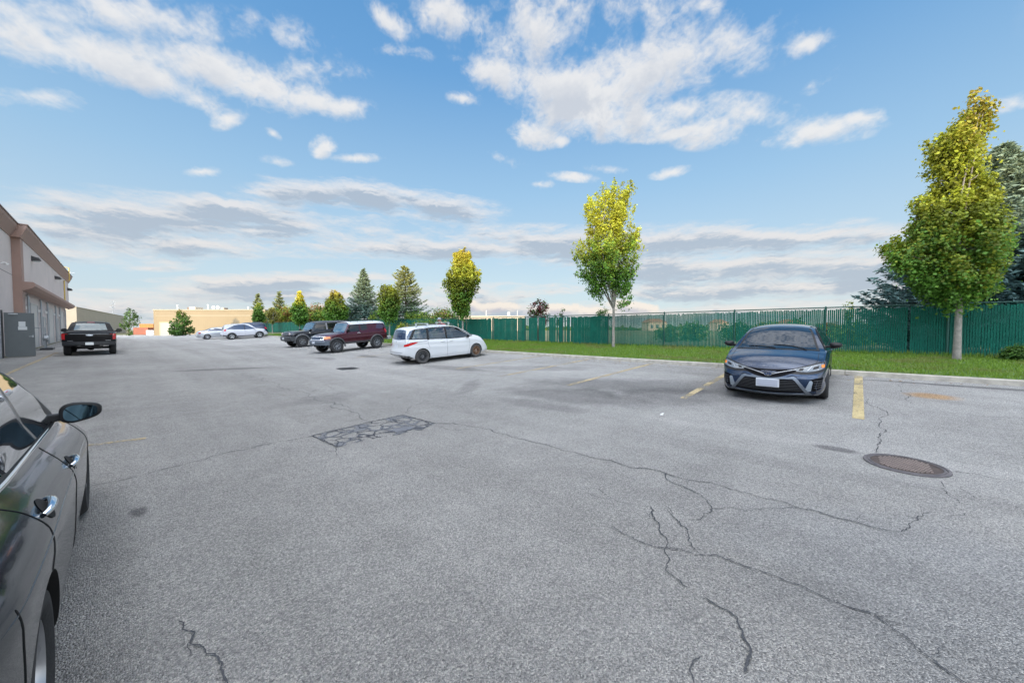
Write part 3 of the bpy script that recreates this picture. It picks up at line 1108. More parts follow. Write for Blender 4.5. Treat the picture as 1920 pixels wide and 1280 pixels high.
def building():
    root = empty('warehouse', (-4.3, 0, 0), 0, 'long beige stucco warehouse with brown cornice along the left edge of the lot', 'building')
    T = Matrix.Translation((4.3, 0, 0))
    X1, X2 = -4.35, -4.0      # wall planes of the two sections
    YS, YE = 37.9, 70.0

    def Q(name, m, fn, parent=None, **kw):
        mb = MB()
        fn(mb)
        mb.v = [(v[0] + 4.3, v[1], v[2]) for v in mb.v]
        if parent is not None:
            pass
        return mb.build(name, m, parent or root, **kw)
    Q('wall', M_STUC, lambda mb: mb.box(-34, -46, -.3, X1, YS, BZ - .84))
    # openings are cut by building the far section's ground floor from piers
    Q('wall', M_STUC, lambda mb: mb.box(-34, YS, 4.35, X2, YE, BZ - .84))
    Q('wall', M_STUC, lambda mb: mb.box(-34, YS + .004, -.3, X2 - .30, YE, 4.349))

    def cor(mb):
        for (x, ya, yb, e) in ((X1, -46, YS - .36, 0), (X2, YS - .35, YE + .35, 0)):
            prof = [(-34, BZ - .84), (x + .04, BZ - .84), (x + .06, BZ - .78), (x + .30, BZ - .24), (x + .32, BZ - .06), (-34, BZ - .06)]
            n = len(prof)
            mb.add([(a, y, z) for y in (ya, yb) for a, z in prof], [(i, (i + 1) % n, n + (i + 1) % n, n + i) for i in range(n)] + [tuple(reversed(range(n))), tuple(range(n, 2 * n))])
    Q('cornice', M_TRIM, cor)

    def cop(mb):
        mb.box(-34, -46, BZ - .06, X1 + .36, YS - .40, BZ)
        mb.box(-34, YS - .40, BZ - .06, X2 + .36, YE + .40, BZ + .001)
    Q('coping', M_TRIMD, cop)

    def corner(mb):
        mb.box(X1 + .002, YS - .004, 2.5, X2 + .004, YS + .9, BZ - .842)
    Q('corner_pier', M_TRIM, corner)
    # canopy
    def can(mb):
        y0, y1 = YS + .02, YE - .6
        prof = [(X2 + .002, 4.62), (X2 + .42, 4.62), (X2 + .50, 4.54), (X2 + .50, 4.36), (X2 + .34, 4.20), (X2 + .002, 4.05)]
        n = len(prof)
        mb.add([(x, y, z) for y in (y0, y1) for x, z in prof], [(i, (i + 1) % n, n + (i + 1) % n, n + i) for i in range(n)] + [tuple(reversed(range(n))), tuple(range(n, 2 * n))])
    Q('canopy', M_TRIM, can)
    Q('joint', mat('joint_line', (.22, .19, .18), .9), lambda mb: mb.box(X1, -46, 4.96, X1 + .004, YS, 5.0))
    Q('stone_base', M_STONE, lambda mb: mb.box(X1 + .001, -46, -.2, X1 + .30, 31.75, 2.6))

    # grey steel door standing open, square to the wall
    d = Q('door', M_GREYD, lambda mb: mb.box(X1 + .36, 32.0, .20, X1 + 1.32, 32.05, 2.50), bevel=.006)
    Q('door_notice', mat('paper', (.62, .64, .64), .8), lambda mb: (mb.box(-3.54, 31.994, 1.78, -3.32, 31.999, 2.04), mb.box(-3.56, 31.992, 1.60, -3.27, 31.998, 1.77)), d)
    Q('door_handle', M_METAL, lambda mb: (mb.box(-3.12, 31.93, 1.20, -3.07, 32.0, 1.32), mb.box(-3.22, 31.925, 1.24, -3.09, 31.94, 1.27)), d)
    Q('door_closer', M_METAL, lambda mb: mb.box(-3.85, 31.94, 2.40, -3.55, 32.0, 2.46), d)
    Q('door_frame', M_DARK, lambda mb: (mb.box(X1 + .0, 31.80, .10, X1 + .34, 31.99, 2.62), mb.box(X1, 33.15, .1, X1 + .10, 33.25, 2.62), mb.box(X1, 31.99, 2.54, X1 + .10, 33.15, 2.62)))
    Q('doorway', mat('dark_opening', (.03, .03, .03), .9), lambda mb: mb.box(X1 + .0, 31.99, .15, X1 + .02, 33.15, 2.54))
    # doors and piers under the canopy
    xb = X2 - .30
    for (ya, yb, m, h) in ((39.4, 40.7, M_WHITED, 2.3), (43.4, 46.6, M_WHITED, 3.2), (49.8, 50.9, M_WHITED, 2.3), (53.5, 56.6, M_WHITED, 3.2), (60.2, 61.2, M_YPIPE, 2.3), (63.6, 66.6, M_WHITED, 3.2)):
        z = gz(-4, ya)
        dd = Q('door', M_WHITED if m is M_YPIPE else m, lambda mb: mb.box(xb + .004, ya, z, xb + .05, yb, z + h), bevel=.005)
        Q('door_frame', M_METAL, lambda mb: (mb.box(xb + .002, ya - .08, z, xb + .08, ya - .003, z + h + .08), mb.box(xb + .002, yb + .003, z, xb + .08, yb + .08, z + h + .08), mb.box(xb + .002, ya - .003, z + h + .003, xb + .08, yb + .003, z + h + .08)))
    for y in (38.7, 42.0, 48.1, 52.2, 58.4, 62.4, 68.2):
        Q('downpipe', M_METAL, lambda mb: (mb.tube([(xb + .10, y, gz(-4, y)), (xb + .10, y, 3.9), (xb + .04, y, 4.02)], .055, n=8), [mb.box(xb, y - .08, zz, xb + .15, y + .08, zz + .04) for zz in (.9, 2.1, 3.3)]), smooth=40)
    for y in (40.9, 47.2, 51.4, 57.3, 61.6):
        Q('door_lamp', M_WHITE, lambda mb: (mb.box(xb + .002, y - .09, 3.0, xb + .14, y + .09, 3.2), mb.box(xb + .002, y - .03, 3.2, xb + .05, y + .03, 3.34)), bevel=.01)
    Q('gas_pipe', M_YPIPE, lambda mb: (mb.tube([(X2 + .07, 64.0, 4.64), (X2 + .07, 64.0, 7.05), (X2 + .44, 64.0, 7.1), (X2 + .44, 64.0, 8.5), (X2 - .2, 64.0, 8.62)], .05, n=8)), smooth=40)
    # wall-pack lights
    for y, z in ((42.2, 6.55), (56.0, 6.55), (68.6, 6.4)):
        q = Q('wall_light', M_DARK, lambda mb: mb.add([(X2 + a, y + b, z + c_) for a, b, c_ in ((.0, -.26, -.12), (.0, .26, -.12), (.42, .26, -.06), (.42, -.26, -.06), (.0, -.26, .22), (.0, .26, .22), (.34, .22, .12), (.34, -.22, .12))],
              [(0, 1, 2, 3), (7, 6, 5, 4), (0, 4, 5, 1), (1, 5, 6, 2), (2, 6, 7, 3), (3, 7, 4, 0)]), bevel=.01)
        Q('lens', mat('lamp_glass', (.6, .62, .6), .2), lambda mb: mb.box(X2 + .06, y - .2, z - .15, X2 + .36, y + .2, z - .115), q)

    def camr(mb):
        mb.box(X1, 33.9, 5.16, X1 + .06, 34.1, 5.32)
        mb.tube([(X1 + .05, 34.0, 5.24), (X1 + .22, 34.0, 5.26)], .02, n=8)
        mb.tube([(X1 + .16, 34.3, 5.30), (X1 + .34, 33.75, 5.20)], .055, n=12)
    Q('security_camera', M_WHITE, camr, smooth=40)
    Q('antenna', M_WHITE, lambda mb: (mb.tube([(X2 + .2, YE - .5, BZ), (X2 + .2, YE - .5, BZ + .5)], .02), mb.tube([(X2 + .05, YE - .5, BZ + .38), (X2 + .55, YE - .3, BZ + .38)], .03)))
    Q('roof_box', M_WHITE, lambda mb: mb.box(X2 - .3, 58.6, BZ, X2 + .25, 59.3, BZ + .28))


building()

# gas meter stand by the warehouse wall, beside the pickup
gm = empty('gas_meter', (-3.35, 40.5, gz(-3.35, 40.5)), 0, 'grey gas meter and pipes standing at the warehouse wall, left of the black pickup', 'gas meter')
quick('meter', M_METAL, gm, lambda mb: (mb.box(-.15, -.2, .55, .15, .2, .95), mb.lathe([(.16, -.12), (.19, -.06), (.19, .06), (.16, .12)], n=20, axis='x', M=Matrix.Translation((0, -.45, .8)))), bevel=.02)
quick('pipe', M_METAL, gm, lambda mb: (mb.tube([(-.05, -.55, .0), (-.05, -.55, 1.15), (-.05, .25, 1.15), (-.05, .25, .0)], .035, n=8), mb.tube([(-.05, 0, 1.15), (-.05, 0, 1.5), (-.5, 0, 1.5)], .03, n=8)), smooth=40)
quick('base', M_DARK, gm, lambda mb: mb.box(-.25, -.7, .0, .3, .45, .14), bevel=.02)

# ------------------------------------------------------------------ far buildings
VD = Vector((math.sin(YAW), math.cos(YAW), 0))
VR = Vector((math.cos(YAW), -math.sin(YAW), 0))


def lift_panel_mat(name, col):
    m = bpy.data.materials.new(name)
    m.use_nodes = True
    t = NT(m.node_tree)
    b = m.node_tree.nodes['Principled BSDF']
    b.inputs['Roughness'].default_value = .85
    co = t.n('ShaderNodeTexCoord').outputs['Object']
    sx = t.n('ShaderNodeSeparateXYZ')
    t.put(sx.inputs[0], co)
    wv = t.math('PINGPONG', sx.outputs[0], .19)
    rib = t.mapr(wv, .03, .07)
    n1 = t.noise(co, .35, 4, .6)
    c = t.mix(t.mapr(n1, .3, .7), tuple(q * .9 for q in col), col)
    c = t.mix(t.math('MULTIPLY', rib, .10), c, tuple(q * .6 for q in col))
    t.put(b.inputs['Base Color'], c)
    return m


M_TAN = lift_panel_mat('tan_siding', (.265, .205, .125))
M_TANG = lift_panel_mat('grey_tan_siding', (.42, .37, .30))


def far_building():
    D = 76.0
    zb = gz(4, 90) - .1
    p0 = VD * D + VR * ((289 - 960) / 680 * D)
    Lw = (498 - 289) / 680 * D
    top = 1.609 + 38 / 680 * D
    H = top - zb
    root = empty('far_warehouse', (p0.x, p0.y, zb), -YAW, 'low sunlit tan metal-sided building with white door at the far end of the lot', 'building')
    quick('wall', M_TAN, root, lambda mb: mb.box(0, 0, 0, Lw, 26, H - .22))
    quick('roof_edge', mat('pale_trim', (.30, .26, .19), .7), root, lambda mb: mb.box(-.06, -.08, H - .22, Lw + .06, 26.06, H))
    quick('roller_door', mat('cream_door', (.34, .32, .27), .6), root, lambda mb: [mb.box(1.35, -.05 - (.012 if i % 2 else 0), i * .25, 4.7, -.002, i * .25 + .248) for i in range(11)])
    quick('door_frame', mat('pale_frame', (.32, .27, .17), .7), root, lambda mb: (mb.box(1.15, -.08, 0, 1.35, -.001, 2.95), mb.box(4.7, -.08, 0, 4.9, -.001, 2.95), mb.box(1.35, -.08, 2.76, 4.7, -.001, 2.95)))
    quick('panel_band', mat('pale_trim2', (.33, .29, .21), .8), root, lambda mb: (mb.box(5.2, -.03, H - 1.35, Lw, -.001, H - 1.22), mb.box(.2, -.03, H - 1.35, 5.0, -.001, H - 1.28)))
    u = lambda x: (x - 289) / 680 * D
    for x, h in ((310, 1.0), (369, 1.1), (447, .6)):
        quick('vent_pipe', M_WHITE, root, lambda mb: (mb.tube([(u(x), 3, H), (u(x), 3, H + h)], .10, n=8), mb.lathe([(.16, H + h), (.16, H + h + .12), (0, H + h + .16)], n=10, axis='z', M=Matrix.Translation((u(x), 3, 0)))))
    quick('rooftop_unit', mat('tan_unit', (.55, .47, .36), .7), root, lambda mb: mb.box(u(340), 2, H, u(352), 4, H + .62), bevel=.03)
    quick('rooftop_unit', MATS['tan_unit'], root, lambda mb: mb.box(u(401), 2, H, u(406), 3, H + .5), bevel=.03)
    quick('rooftop_unit', mat('brown_unit', (.16, .12, .10), .7), root, lambda mb: mb.box(u(334.5), 2.2, H, u(338.5), 4, H + .6), bevel=.03)
    quick('rooftop_unit', MATS['brown_unit'], root, lambda mb: mb.box(u(406.5), 2.2, H, u(408), 3, H + .45), bevel=.03)
    for x in (387, 395.5):
        quick('satellite_dish', M_WHITE, root, lambda mb: (mb.lathe([(.0, 0.12), (.2, .06), (.32, -.06), (.34, -.06), (.22, .1), (0, .17)], n=16, axis='y', M=Matrix.Translation((u(x), 2, H + .55))), mb.tube([(u(x), 2.2, H), (u(x), 2.1, H + .5)], .04)), smooth=50)


far_building()


def grey_building():
    # receding side in shade, end wall catching the sun
    p_near = Vector((px_ray(144, 600).x, px_ray(144, 600).y, 0))
    s_ = 86.0 / p_near.dot(VD)
    A = p_near * s_
    q = px_ray(236, 600)
    Bp = Vector((q.x, q.y, 0)) * (150.0 / Vector((q.x, q.y, 0)).dot(VD))
    d = (Bp - A)
    L = d.length
    d.normalize()
    zb = gz(-4, 90) - .15
    H = 1.609 + 43 / 680 * 86 - zb
    ang = math.atan2(d.y, d.x)
    root = empty('grey_warehouse', (A.x, A.y, zb), ang, 'long low grey-tan warehouse beyond the left building, its end wall in sun', 'building')
    quick('wall', M_TANG, root, lambda mb: mb.box(0, 0, 0, L, 30, H - .2))
    quick('roof_edge', mat('pale_trim2', (.5, .45, .38), .7), root, lambda mb: mb.box(-.05, -.05, H - .2, L, 30, H))


grey_building()


def strip_building():
    # long pale building beyond the fence
    D = 150.0
    z0 = .6
    a, b = 770, 985
    p0 = VD * D + VR * ((a - 960) / 680 * D)
    Lw = (b - a) / 680 * D
    H = 1.609 + (618 - 592) / 680 * D - z0
    root = empty('distant_building', (p0.x, p0.y, z0), -YAW - .02, 'long low pale sunlit building far beyond the green fence', 'building')
    quick('wall', mat('pale_wall', (.42, .36, .28), .85, noise=(.2, .08)), root, lambda mb: mb.box(0, 0, 0, Lw, 20, H - .3))
    quick('roof_edge', mat('pale_roof_edge', (.38, .31, .26), .7), root, lambda mb: mb.box(-.1, -.1, H - .3, Lw + .1, 20.1, H))
    quick('chimney', mat('pale_chimney', (.5, .48, .46), .8), root, lambda mb: mb.box(Lw * .84, 5, H, Lw * .84 + 1.1, 6, H + 1.7))
    for f_ in (.65, .93):
        quick('vent_pipe', MATS['pale_chimney'], root, lambda mb: mb.tube([(Lw * f_, 5, H), (Lw * f_, 5, H + 2.5)], .12))


strip_building()


def wall_block(name, label, cat, px0, px1, ytop, D, z0, col, roofcol=None, depth=8):
    p0 = VD * D + VR * ((px0 - 960) / 680 * D)
    Lw = (px1 - px0) / 680 * D
    H = 1.609 + (618 - ytop) / 680 * D - z0
    root = empty(name, (p0.x, p0.y, z0), -YAW, label, cat)
    quick('wall', mat(name + '_wall' + str(px0), col, .85, noise=(.6, .12)), root, lambda mb: mb.box(0, 0, 0, Lw, depth, H * (.7 if roofcol else 1)))
    if roofcol:
        h0 = H * .7
        quick('roof', mat(name + '_roof' + str(px0), roofcol, .8), root, lambda mb: mb.add([(-.4, -.4, h0), (Lw + .4, -.4, h0), (Lw + .4, depth + .4, h0), (-.4, depth + .4, h0), (Lw * .18, depth / 2, H), (Lw * .82, depth / 2, H)],
              [(0, 1, 5, 4), (1, 2, 5), (2, 3, 4, 5), (3, 0, 4), (3, 2, 1, 0)]))
        for f in (.12, .44, .76):
            quick('window', mat('far_window', (.06, .07, .09), .2), root, lambda mb: mb.box(Lw * f, -.05, h0 * .35, Lw * (f + .12), 0, h0 * .75))
    return root


wall_block('storage_container', 'rust-orange storage container beyond the far edge of the lot, left of the tan building', 'container', 262, 288, 607, 92, .4, (.42, .17, .05), depth=3)
wall_block('storage_container', 'dull red-brown container standing in front of the orange one', 'container', 250, 278, 614, 88, .4, (.25, .09, .06), depth=2.5)
wall_block('shed', 'small white shed beside the tan building wall', 'shed', 274, 287.5, 619, 84, .4, (.6, .6, .62), depth=3)
for i, (a, b, t, D, c, r, lab) in enumerate([(1215, 1250, 597, 170, (.45, .36, .28), (.32, .14, .09), 'distant house with reddish roof seen through the fence slats right of the middle maple'),
                                         (1345, 1365, 598, 190, (.5, .38, .3), (.34, .16, .1), 'distant house seen through the fence slats just left of the blue sedan'),
                                         (1478, 1510, 598, 180, (.5, .42, .34), (.36, .15, .1), 'distant house behind the fence above the blue sedan'),
                                         (1690, 1712, 596, 170, (.55, .40, .30), (.40, .16, .1), 'distant house behind the fence below the nearest maple crown'),
                                         (1770, 1800, 598, 175, (.5, .4, .3), (.3, .15, .1), 'distant house behind the fence right beside the nearest maple trunk')]):
    wall_block('house', lab, 'house', a, b, t, D, .7, c, r, depth=9)

# radio mast
pm = VD * 170 + VR * ((213 - 960) / 680 * 170)
rm = empty('radio_mast', (pm.x, pm.y, .4), 0, 'thin lattice radio mast on the horizon left of the young tree', 'mast')
def _mast(mb):
    for a in range(3):
        t = a * 2.094
        mb.tube([(.5 * math.cos(t), .5 * math.sin(t), 0), (.25 * math.cos(t), .25 * math.sin(t), 14.5)], .05, n=4)
    for k in range(12):
        z = k * 1.2
        for a in range(3):
            t, t2 = a * 2.094, (a + 1) * 2.094
            mb.tube([(.45 * math.cos(t), .45 * math.sin(t), z), (.42 * math.cos(t2), .42 * math.sin(t2), z + 1.2)], .03, n=3)
    for z in (11.5, 13.2, 14.2):
        mb.box(-.9, -.15, z, .9, .15, z + .35)
quick('mast', M_METAL, rm, _mast)

# ------------------------------------------------------------------ vehicles
def pchip(xs, ys):
    xs = np.array(xs, float)
    ys = np.array(ys, float)
    h = np.diff(xs)
    d = np.diff(ys) / h
    m = np.zeros(len(xs))
    for i in range(1, len(xs) - 1):
        if d[i - 1] * d[i] > 0:
            w1, w2 = 2 * h[i] + h[i - 1], h[i] + 2 * h[i - 1]
            m[i] = (w1 + w2) / (w1 / d[i - 1] + w2 / d[i])
    m[0], m[-1] = d[0], d[-1]

    def f(x):
        x = min(max(x, xs[0]), xs[-1])
        i = min(int(np.searchsorted(xs, x, 'right') - 1), len(xs) - 2)
        t = (x - xs[i]) / h[i]
        return float((2 * t ** 3 - 3 * t ** 2 + 1) * ys[i] + (t ** 3 - 2 * t ** 2 + t) * h[i] * m[i] + (-2 * t ** 3 + 3 * t ** 2) * ys[i + 1] + (t ** 3 - t ** 2) * h[i] * m[i + 1])
    return f


def curve(pts, n):
    """resample a control polyline smoothly (Catmull-Rom), n points"""
    P = [Vector(p) for p in pts]
    if len(P) == 2:
        return [P[0].lerp(P[1], i / (n - 1)) for i in range(n)]
    Q = []
    for j in range(len(P) - 1):
        p0, p1, p2, p3 = P[max(j - 1, 0)], P[j], P[j + 1], P[min(j + 2, len(P) - 1)]
        for s in range(12):
            t = s / 12
            Q.append(0.5 * ((2 * p1) + (p2 - p0) * t + (2 * p0 - 5 * p1 + 4 * p2 - p3) * t * t + (3 * p1 - p0 - 3 * p2 + p3) * t ** 3))
    Q.append(P[-1])
    L = [0]
    for a, b in zip(Q, Q[1:]):
        L.append(L[-1] + (b - a).length)
    out = []
    for i in range(n):
        d = L[-1] * i / (n - 1)
        k = min(max(int(np.searchsorted(L, d) - 1), 0), len(Q) - 2)
        sgm = L[k + 1] - L[k]
        out.append(Q[k].lerp(Q[k + 1], (d - L[k]) / sgm if sgm > 1e-9 else 0))
    return out


def glass_mat(name, col, rough=.02, spec=.9):
    m = mat(name, col, rough, spec=spec)
    return m


M_GLASS = glass_mat('tinted_glass', (.006, .008, .010))
M_WGLASS = glass_mat('windscreen_glass', (.008, .018, .030), .03, .35)
M_TRIMB = mat('black_trim', (.008, .008, .009), .5, spec=.3)
M_GRILLE = mat('grille_black', (.004, .004, .005), .8, spec=.1)
M_PLAST = mat('grey_plastic', (.045, .047, .05), .6, noise=(60, .15))
M_GAP = mat('panel_gap', (.004, .004, .004), .9)
M_CHROME = mat('chrome', (.72, .74, .77), .08, metal=1.0)
M_SILVER = mat('alloy', (.42, .43, .45), .28, metal=.9)
M_TYRE = mat('tyre_rubber', (.022, .022, .023), .85, noise=(30, .3), bump=.3, bscale=60)
M_TYREG = mat('dusty_tyre', (.05, .048, .046), .9, noise=(30, .3), bump=.3, bscale=60)
M_LAMP = mat('headlamp', (.12, .14, .16), .08, spec=.9)
M_RED = mat('tail_lamp', (.42, .008, .010), .12, spec=.8)
M_AMB = mat('amber_lamp', (.75, .20, .02), .15, spec=.8)
M_PLATE = mat('licence_plate', (.52, .54, .58), .5, noise=(20, .06))
M_WELL = mat('wheel_well', (.006, .006, .006), .95)
M_DARKRIM = mat('dark_wheel', (.03, .03, .032), .5, metal=.4)
M_RUST = mat('rusty_wheel', (.16, .085, .045), .8, noise=(25, .5, (.28, .16, .09)))


def paint(name, col, rough=.28, metal=.35, coat=.7):
    return mat(name, col, rough, metal, coat=coat)


class Car:
    def __init__(s, name, label, cat, spec, body_mat, group=None):
        s.sp = spec
        s.root = empty(name, (0, 0, 0), 0, label, cat, group)
        s.mats = {}
        s.bm_mat = body_mat
        s.make_shell()

    # --- body shell ------------------------------------------------------
    def make_shell(s):
        sp_ = s.sp
        x0, x1 = sp_['x']                       # rear, front
        L = x1 - x0
        top = pchip(*zip(*sp_['top']))
        belt = pchip(*zip(*sp_['belt']))
        rock = pchip(*zip(*sp_['rock']))
        plan = pchip(*zip(*sp_['plan']))
        side = sp_.get('side', [(0, .10), (.06, .045), (.22, .012), (.45, .0), (.70, .004), (.90, .022), (1, .06)])
        tum = sp_.get('tum', .36)
        nose = pchip(*zip(*sp_['nose']))        # (frac of height, set back)
        tail = pchip(*zip(*sp_['tail']))
        bf, br = sp_.get('bow', (.22, .12))
        crown = sp_.get('crown', .05)
        pw = sp_.get('pow', 2.6)
        fz = sp_.get('endlen', .55)
        # stations, denser at the ends
        n = sp_.get('res', 96)
        us = [(1 - math.cos(math.pi * i / n)) / 2 * .5 + .5 * i / n for i in range(n + 1)]
        xs = sorted(set([x0 + L * u for u in us] + sp_.get('extra', [])))
        NG = sp_.get('ng', 5)                    # greenhouse rows
        NC = sp_.get('nc', 16)                   # columns across the roof
        nfr = sp_.get('nfr', 14)
        fr = [i / nfr for i in range(nfr + 1)]
        sidef = pchip(*zip(*side))
        rings = []
        for x in xs:
            w = plan(x)
            zb, zt = rock(x), belt(x)
            T = max(top(x), zt + .012)
            pts = []
            for f in fr:
                pts.append((w - sidef(f), zb + f * (zt - zb)))
            yb = w - sidef(1)
            h = T - zt
            sh = min(sp_.get('shelf', .02), h * .5 + .01)
            cr = min(crown, h * .9 + .004) + min(.02, h * .2)
            yr = max(yb - sh - tum * max(0, h - cr), .05)
            zr = T - cr
            for i in range(1, NG + 1):
                t = i / NG
                bulge = .018 * math.sin(math.pi * t) * min(1, h / .3)
                pts.append((yb - sh * min(1, t * 3) + (yr - yb + sh) * t + bulge, zt + (zr - zt) * t))
            rings.append((x, pts, T, yr, zr, cr))
        K = nfr + NG + 1
        s.K, s.NC = K, NC
        us_c = [math.sin(math.pi / 2 * (2 * j / NC - 1)) for j in range(NC + 1)]

        zmin, zmax = min(r[1][0][1] for r in rings), 1

        def place(x, y, z, ring, end=None):
            zb, zt = ring[1][0][1], ring[2]
            f = (z - zb) / max(zt - zb, .05)
            f = min(max(f, 0), 1)
            dx = 0
            tf = max(0, (x - (x1 - fz)) / fz)
            tr = max(0, ((x0 + fz) - x) / fz)
            if tf > 0:
                dx -= nose(f) * tf ** 1.6
            if tr > 0:
                dx += tail(f) * tr ** 1.6
            W_ = sp_['W'] / 2
            q = (abs(y) / W_) ** 2
            mid = (x0 + x1) / 2
            if x > mid:
                dx -= bf * q * ((x - mid) / (x1 - mid)) ** 1.2
            else:
                dx += br * q * ((mid - x) / (mid - x0)) ** 1.2
            return (x + dx, y, z)
        V, Fc = [], []
        idx = {}

        def vid(key, p):
            if key not in idx:
                idx[key] = len(V)
                V.append(p)
            return idx[key]
        N = len(xs)
        # loop around: right side bottom->top, roof to left, left side top->bottom, floor back
        loops = []
        for i, r in enumerate(rings):
            x, pts, T, yr, zr, cr = r
            loop = []
            for (y, z) in pts:
                loop.append(place(x, -y, z, r))
            for u in us_c[1:-1]:
                y = u * yr
                z = T - cr * abs(u) ** pw
                loop.append(place(x, y, z, r))
            for (y, z) in reversed(pts):
                loop.append(place(x, y, z, r))
            for u in us_c[1:-1]:
                y = -u * pts[0][0]
                loop.append(place(x, y, pts[0][1], r))
            loops.append(loop)
        M_ = len(loops[0])
        for l in loops:
            V.extend(l)
        for i in range(N - 1):
            for j in range(M_):
                j2 = (j + 1) % M_
                Fc.append((i * M_ + j, (i + 1) * M_ + j, (i + 1) * M_ + j2, i * M_ + j2))
        # end caps as grids
        for e, flip in ((0, False), (N - 1, True)):
            r = rings[e]
            x, pts, T, yr, zr, cr = r
            base = e * M_
            grid = []
            for k in range(K):
                row = []
                y, z = pts[k]
                for j, u in enumerate(us_c):
                    if j == 0:
                        row.append(base + k)
                    elif j == NC:
                        row.append(base + K + (NC - 1) + (K - 1 - k))
                    elif k == K - 1:
                        row.append(base + K + j - 1)
                    elif k == 0:
                        row.append(base + K + (NC - 1) + K + (NC - 1 - j))
                    else:
                        V.append(place(x, u * y, z, r))
                        row.append(len(V) - 1)
                grid.append(row)
            for k in range(K - 1):
                for j in range(NC):
                    q = (grid[k][j], grid[k][j + 1], grid[k + 1][j + 1], grid[k + 1][j])
                    Fc.append(tuple(reversed(q)) if flip else q)
        s.bvh = BVHTree.FromPolygons([Vector(v) for v in V], Fc)
        s.V, s.F = V, Fc
        s.x0, s.x1 = x0, x1
        mb = MB()
        mb.add(V, Fc)
        me = bpy.data.meshes.new('body')
        me.from_pydata(V, [], Fc)
        bm = bmesh.new()
        bm.from_mesh(me)
        bmesh.ops.remove_doubles(bm, verts=bm.verts, dist=1e-5)
        bmesh.ops.recalc_face_normals(bm, faces=bm.faces)
        bm.to_mesh(me)
        bm.free()
        me.materials.append(s.bm_mat)
        me.materials.append(M_WELL)
        o = bpy.data.objects.new('body', me)
        C.objects.link(o)
        o.parent = s.root
        s.body = o
        # wheel arches
        cut = MB()
        ar = sp_['arch']
        for ax in sp_['axles']:
            for sd in (-1, 1):
                y0, y1 = (sp_['W'] / 2 - .36, sp_['W'] / 2 + .1)
                M = Matrix.Translation((ax, 0, sp_['wr']))
                prof = [(ar, sd * y0), (ar, sd * y1)]
                cut.lathe(prof, None, 48, 'y', M)
        for poly in sp_.get('tunnel', []):
            n_ = len(poly)
            vs = [(x, y, z) for y in (-1.2, 1.2) for x, z in poly]
            cut.add(vs, [tuple(range(n_)), tuple(reversed(range(n_, 2 * n_)))] + [(i, n_ + i, n_ + (i + 1) % n_, (i + 1) % n_) for i in range(n_)])
        for bx in sp_.get('cutbox', []):
            cut.box(*bx)
        co = cut.build('cutter', M_WELL, None)
        bpy.context.view_layer.update()
        md = o.modifiers.new('cut', 'BOOLEAN')
        md.operation = 'DIFFERENCE'
        md.solver = 'EXACT'
        md.object = co
        md.material_mode = 'TRANSFER'
        dg = bpy.context.evaluated_depsgraph_get()
        me2 = bpy.data.meshes.new_from_object(o.evaluated_get(dg))
        o.modifiers.clear()
        o.data = me2
        me2.name = 'body'
        me2.shade_smooth()
        me2.set_sharp_from_angle(angle=R(sp_.get('sharp', 32)))
        bpy.data.objects.remove(co)

    # --- projection onto the shell ------------------------------------------
    def hit(s, mode, a, b):
        if mode in 'LR':
            sg = 1 if mode == 'L' else -1
            o, d = Vector((a, 3 * sg, b)), Vector((0, -sg, 0))
        elif mode == 'F':
            o, d = Vector((6, a, b)), Vector((-1, 0, 0))
        elif mode == 'B':
            o, d = Vector((-6, a, b)), Vector((1, 0, 0))
        else:
            o, d = Vector((a, b, 4)), Vector((0, 0, -1))
        h = s.bvh.ray_cast(o, d)
        if h[0] is None:
            q = s.bvh.find_nearest(o + d * (3 - s.sp['W'] / 2 if mode in 'LR' else (6 - s.x1 if mode == 'F' else (6 + s.x0 if mode == 'B' else 3))))
            return q[0], (q[1] if q[1].dot(-d) > 0 else -q[1])
        nrm = h[1] if h[1].dot(-d) > 0 else -h[1]
        return h[0], nrm

    def patch(s, name, lo, hi, mode, m, off=.004, nu=16, nv=6, parent=None, th=None, both=False, label=None):
        """ruled patch between two curves given in the projection's own plane"""
        if both:
            a = s.patch(name, lo, hi, 'L', m, off, nu, nv, parent, th)
            b = s.patch(name, lo, hi, 'R', m, off, nu, nv, parent, th)
            return a, b
        A, B = curve([(*p, 0) for p in lo], nu), curve([(*p, 0) for p in hi], nu)
        top, bot = [], []
        for j in range(nv + 1):
            for i in range(nu):
                p = A[i].lerp(B[i], j / nv)
                q, n = s.hit(mode, p.x, p.y)
                top.append(q + n * off)
                bot.append(q - n * .012)
        if nv >= 4:
            for _ in range(3):                      # even out the facets of the shell
                T2 = list(top)
                for j in range(1, nv):
                    for i in range(1, nu - 1):
                        k = j * nu + i
                        T2[k] = (top[k] * 4 + top[k - 1] + top[k + 1] + top[k - nu] + top[k + nu]) / 8
                top = T2
        n1 = len(top)
        fs = [(j * nu + i, j * nu + i + 1, (j + 1) * nu + i + 1, (j + 1) * nu + i) for j in range(nv) for i in range(nu - 1)]
        ring = [i for i in range(nu)] + [(j) * nu + nu - 1 for j in range(1, nv + 1)] + [nv * nu + i for i in range(nu - 2, -1, -1)] + [j * nu for j in range(nv - 1, 0, -1)]
        fs += [(ring[k], n1 + ring[k], n1 + ring[(k + 1) % len(ring)], ring[(k + 1) % len(ring)]) for k in range(len(ring))]
        mb = MB()
        mb.add(top + bot, fs)
        o = mb.build(name, m, parent or s.root, smooth=40)
        if label:
            o['label'] = label
        return o

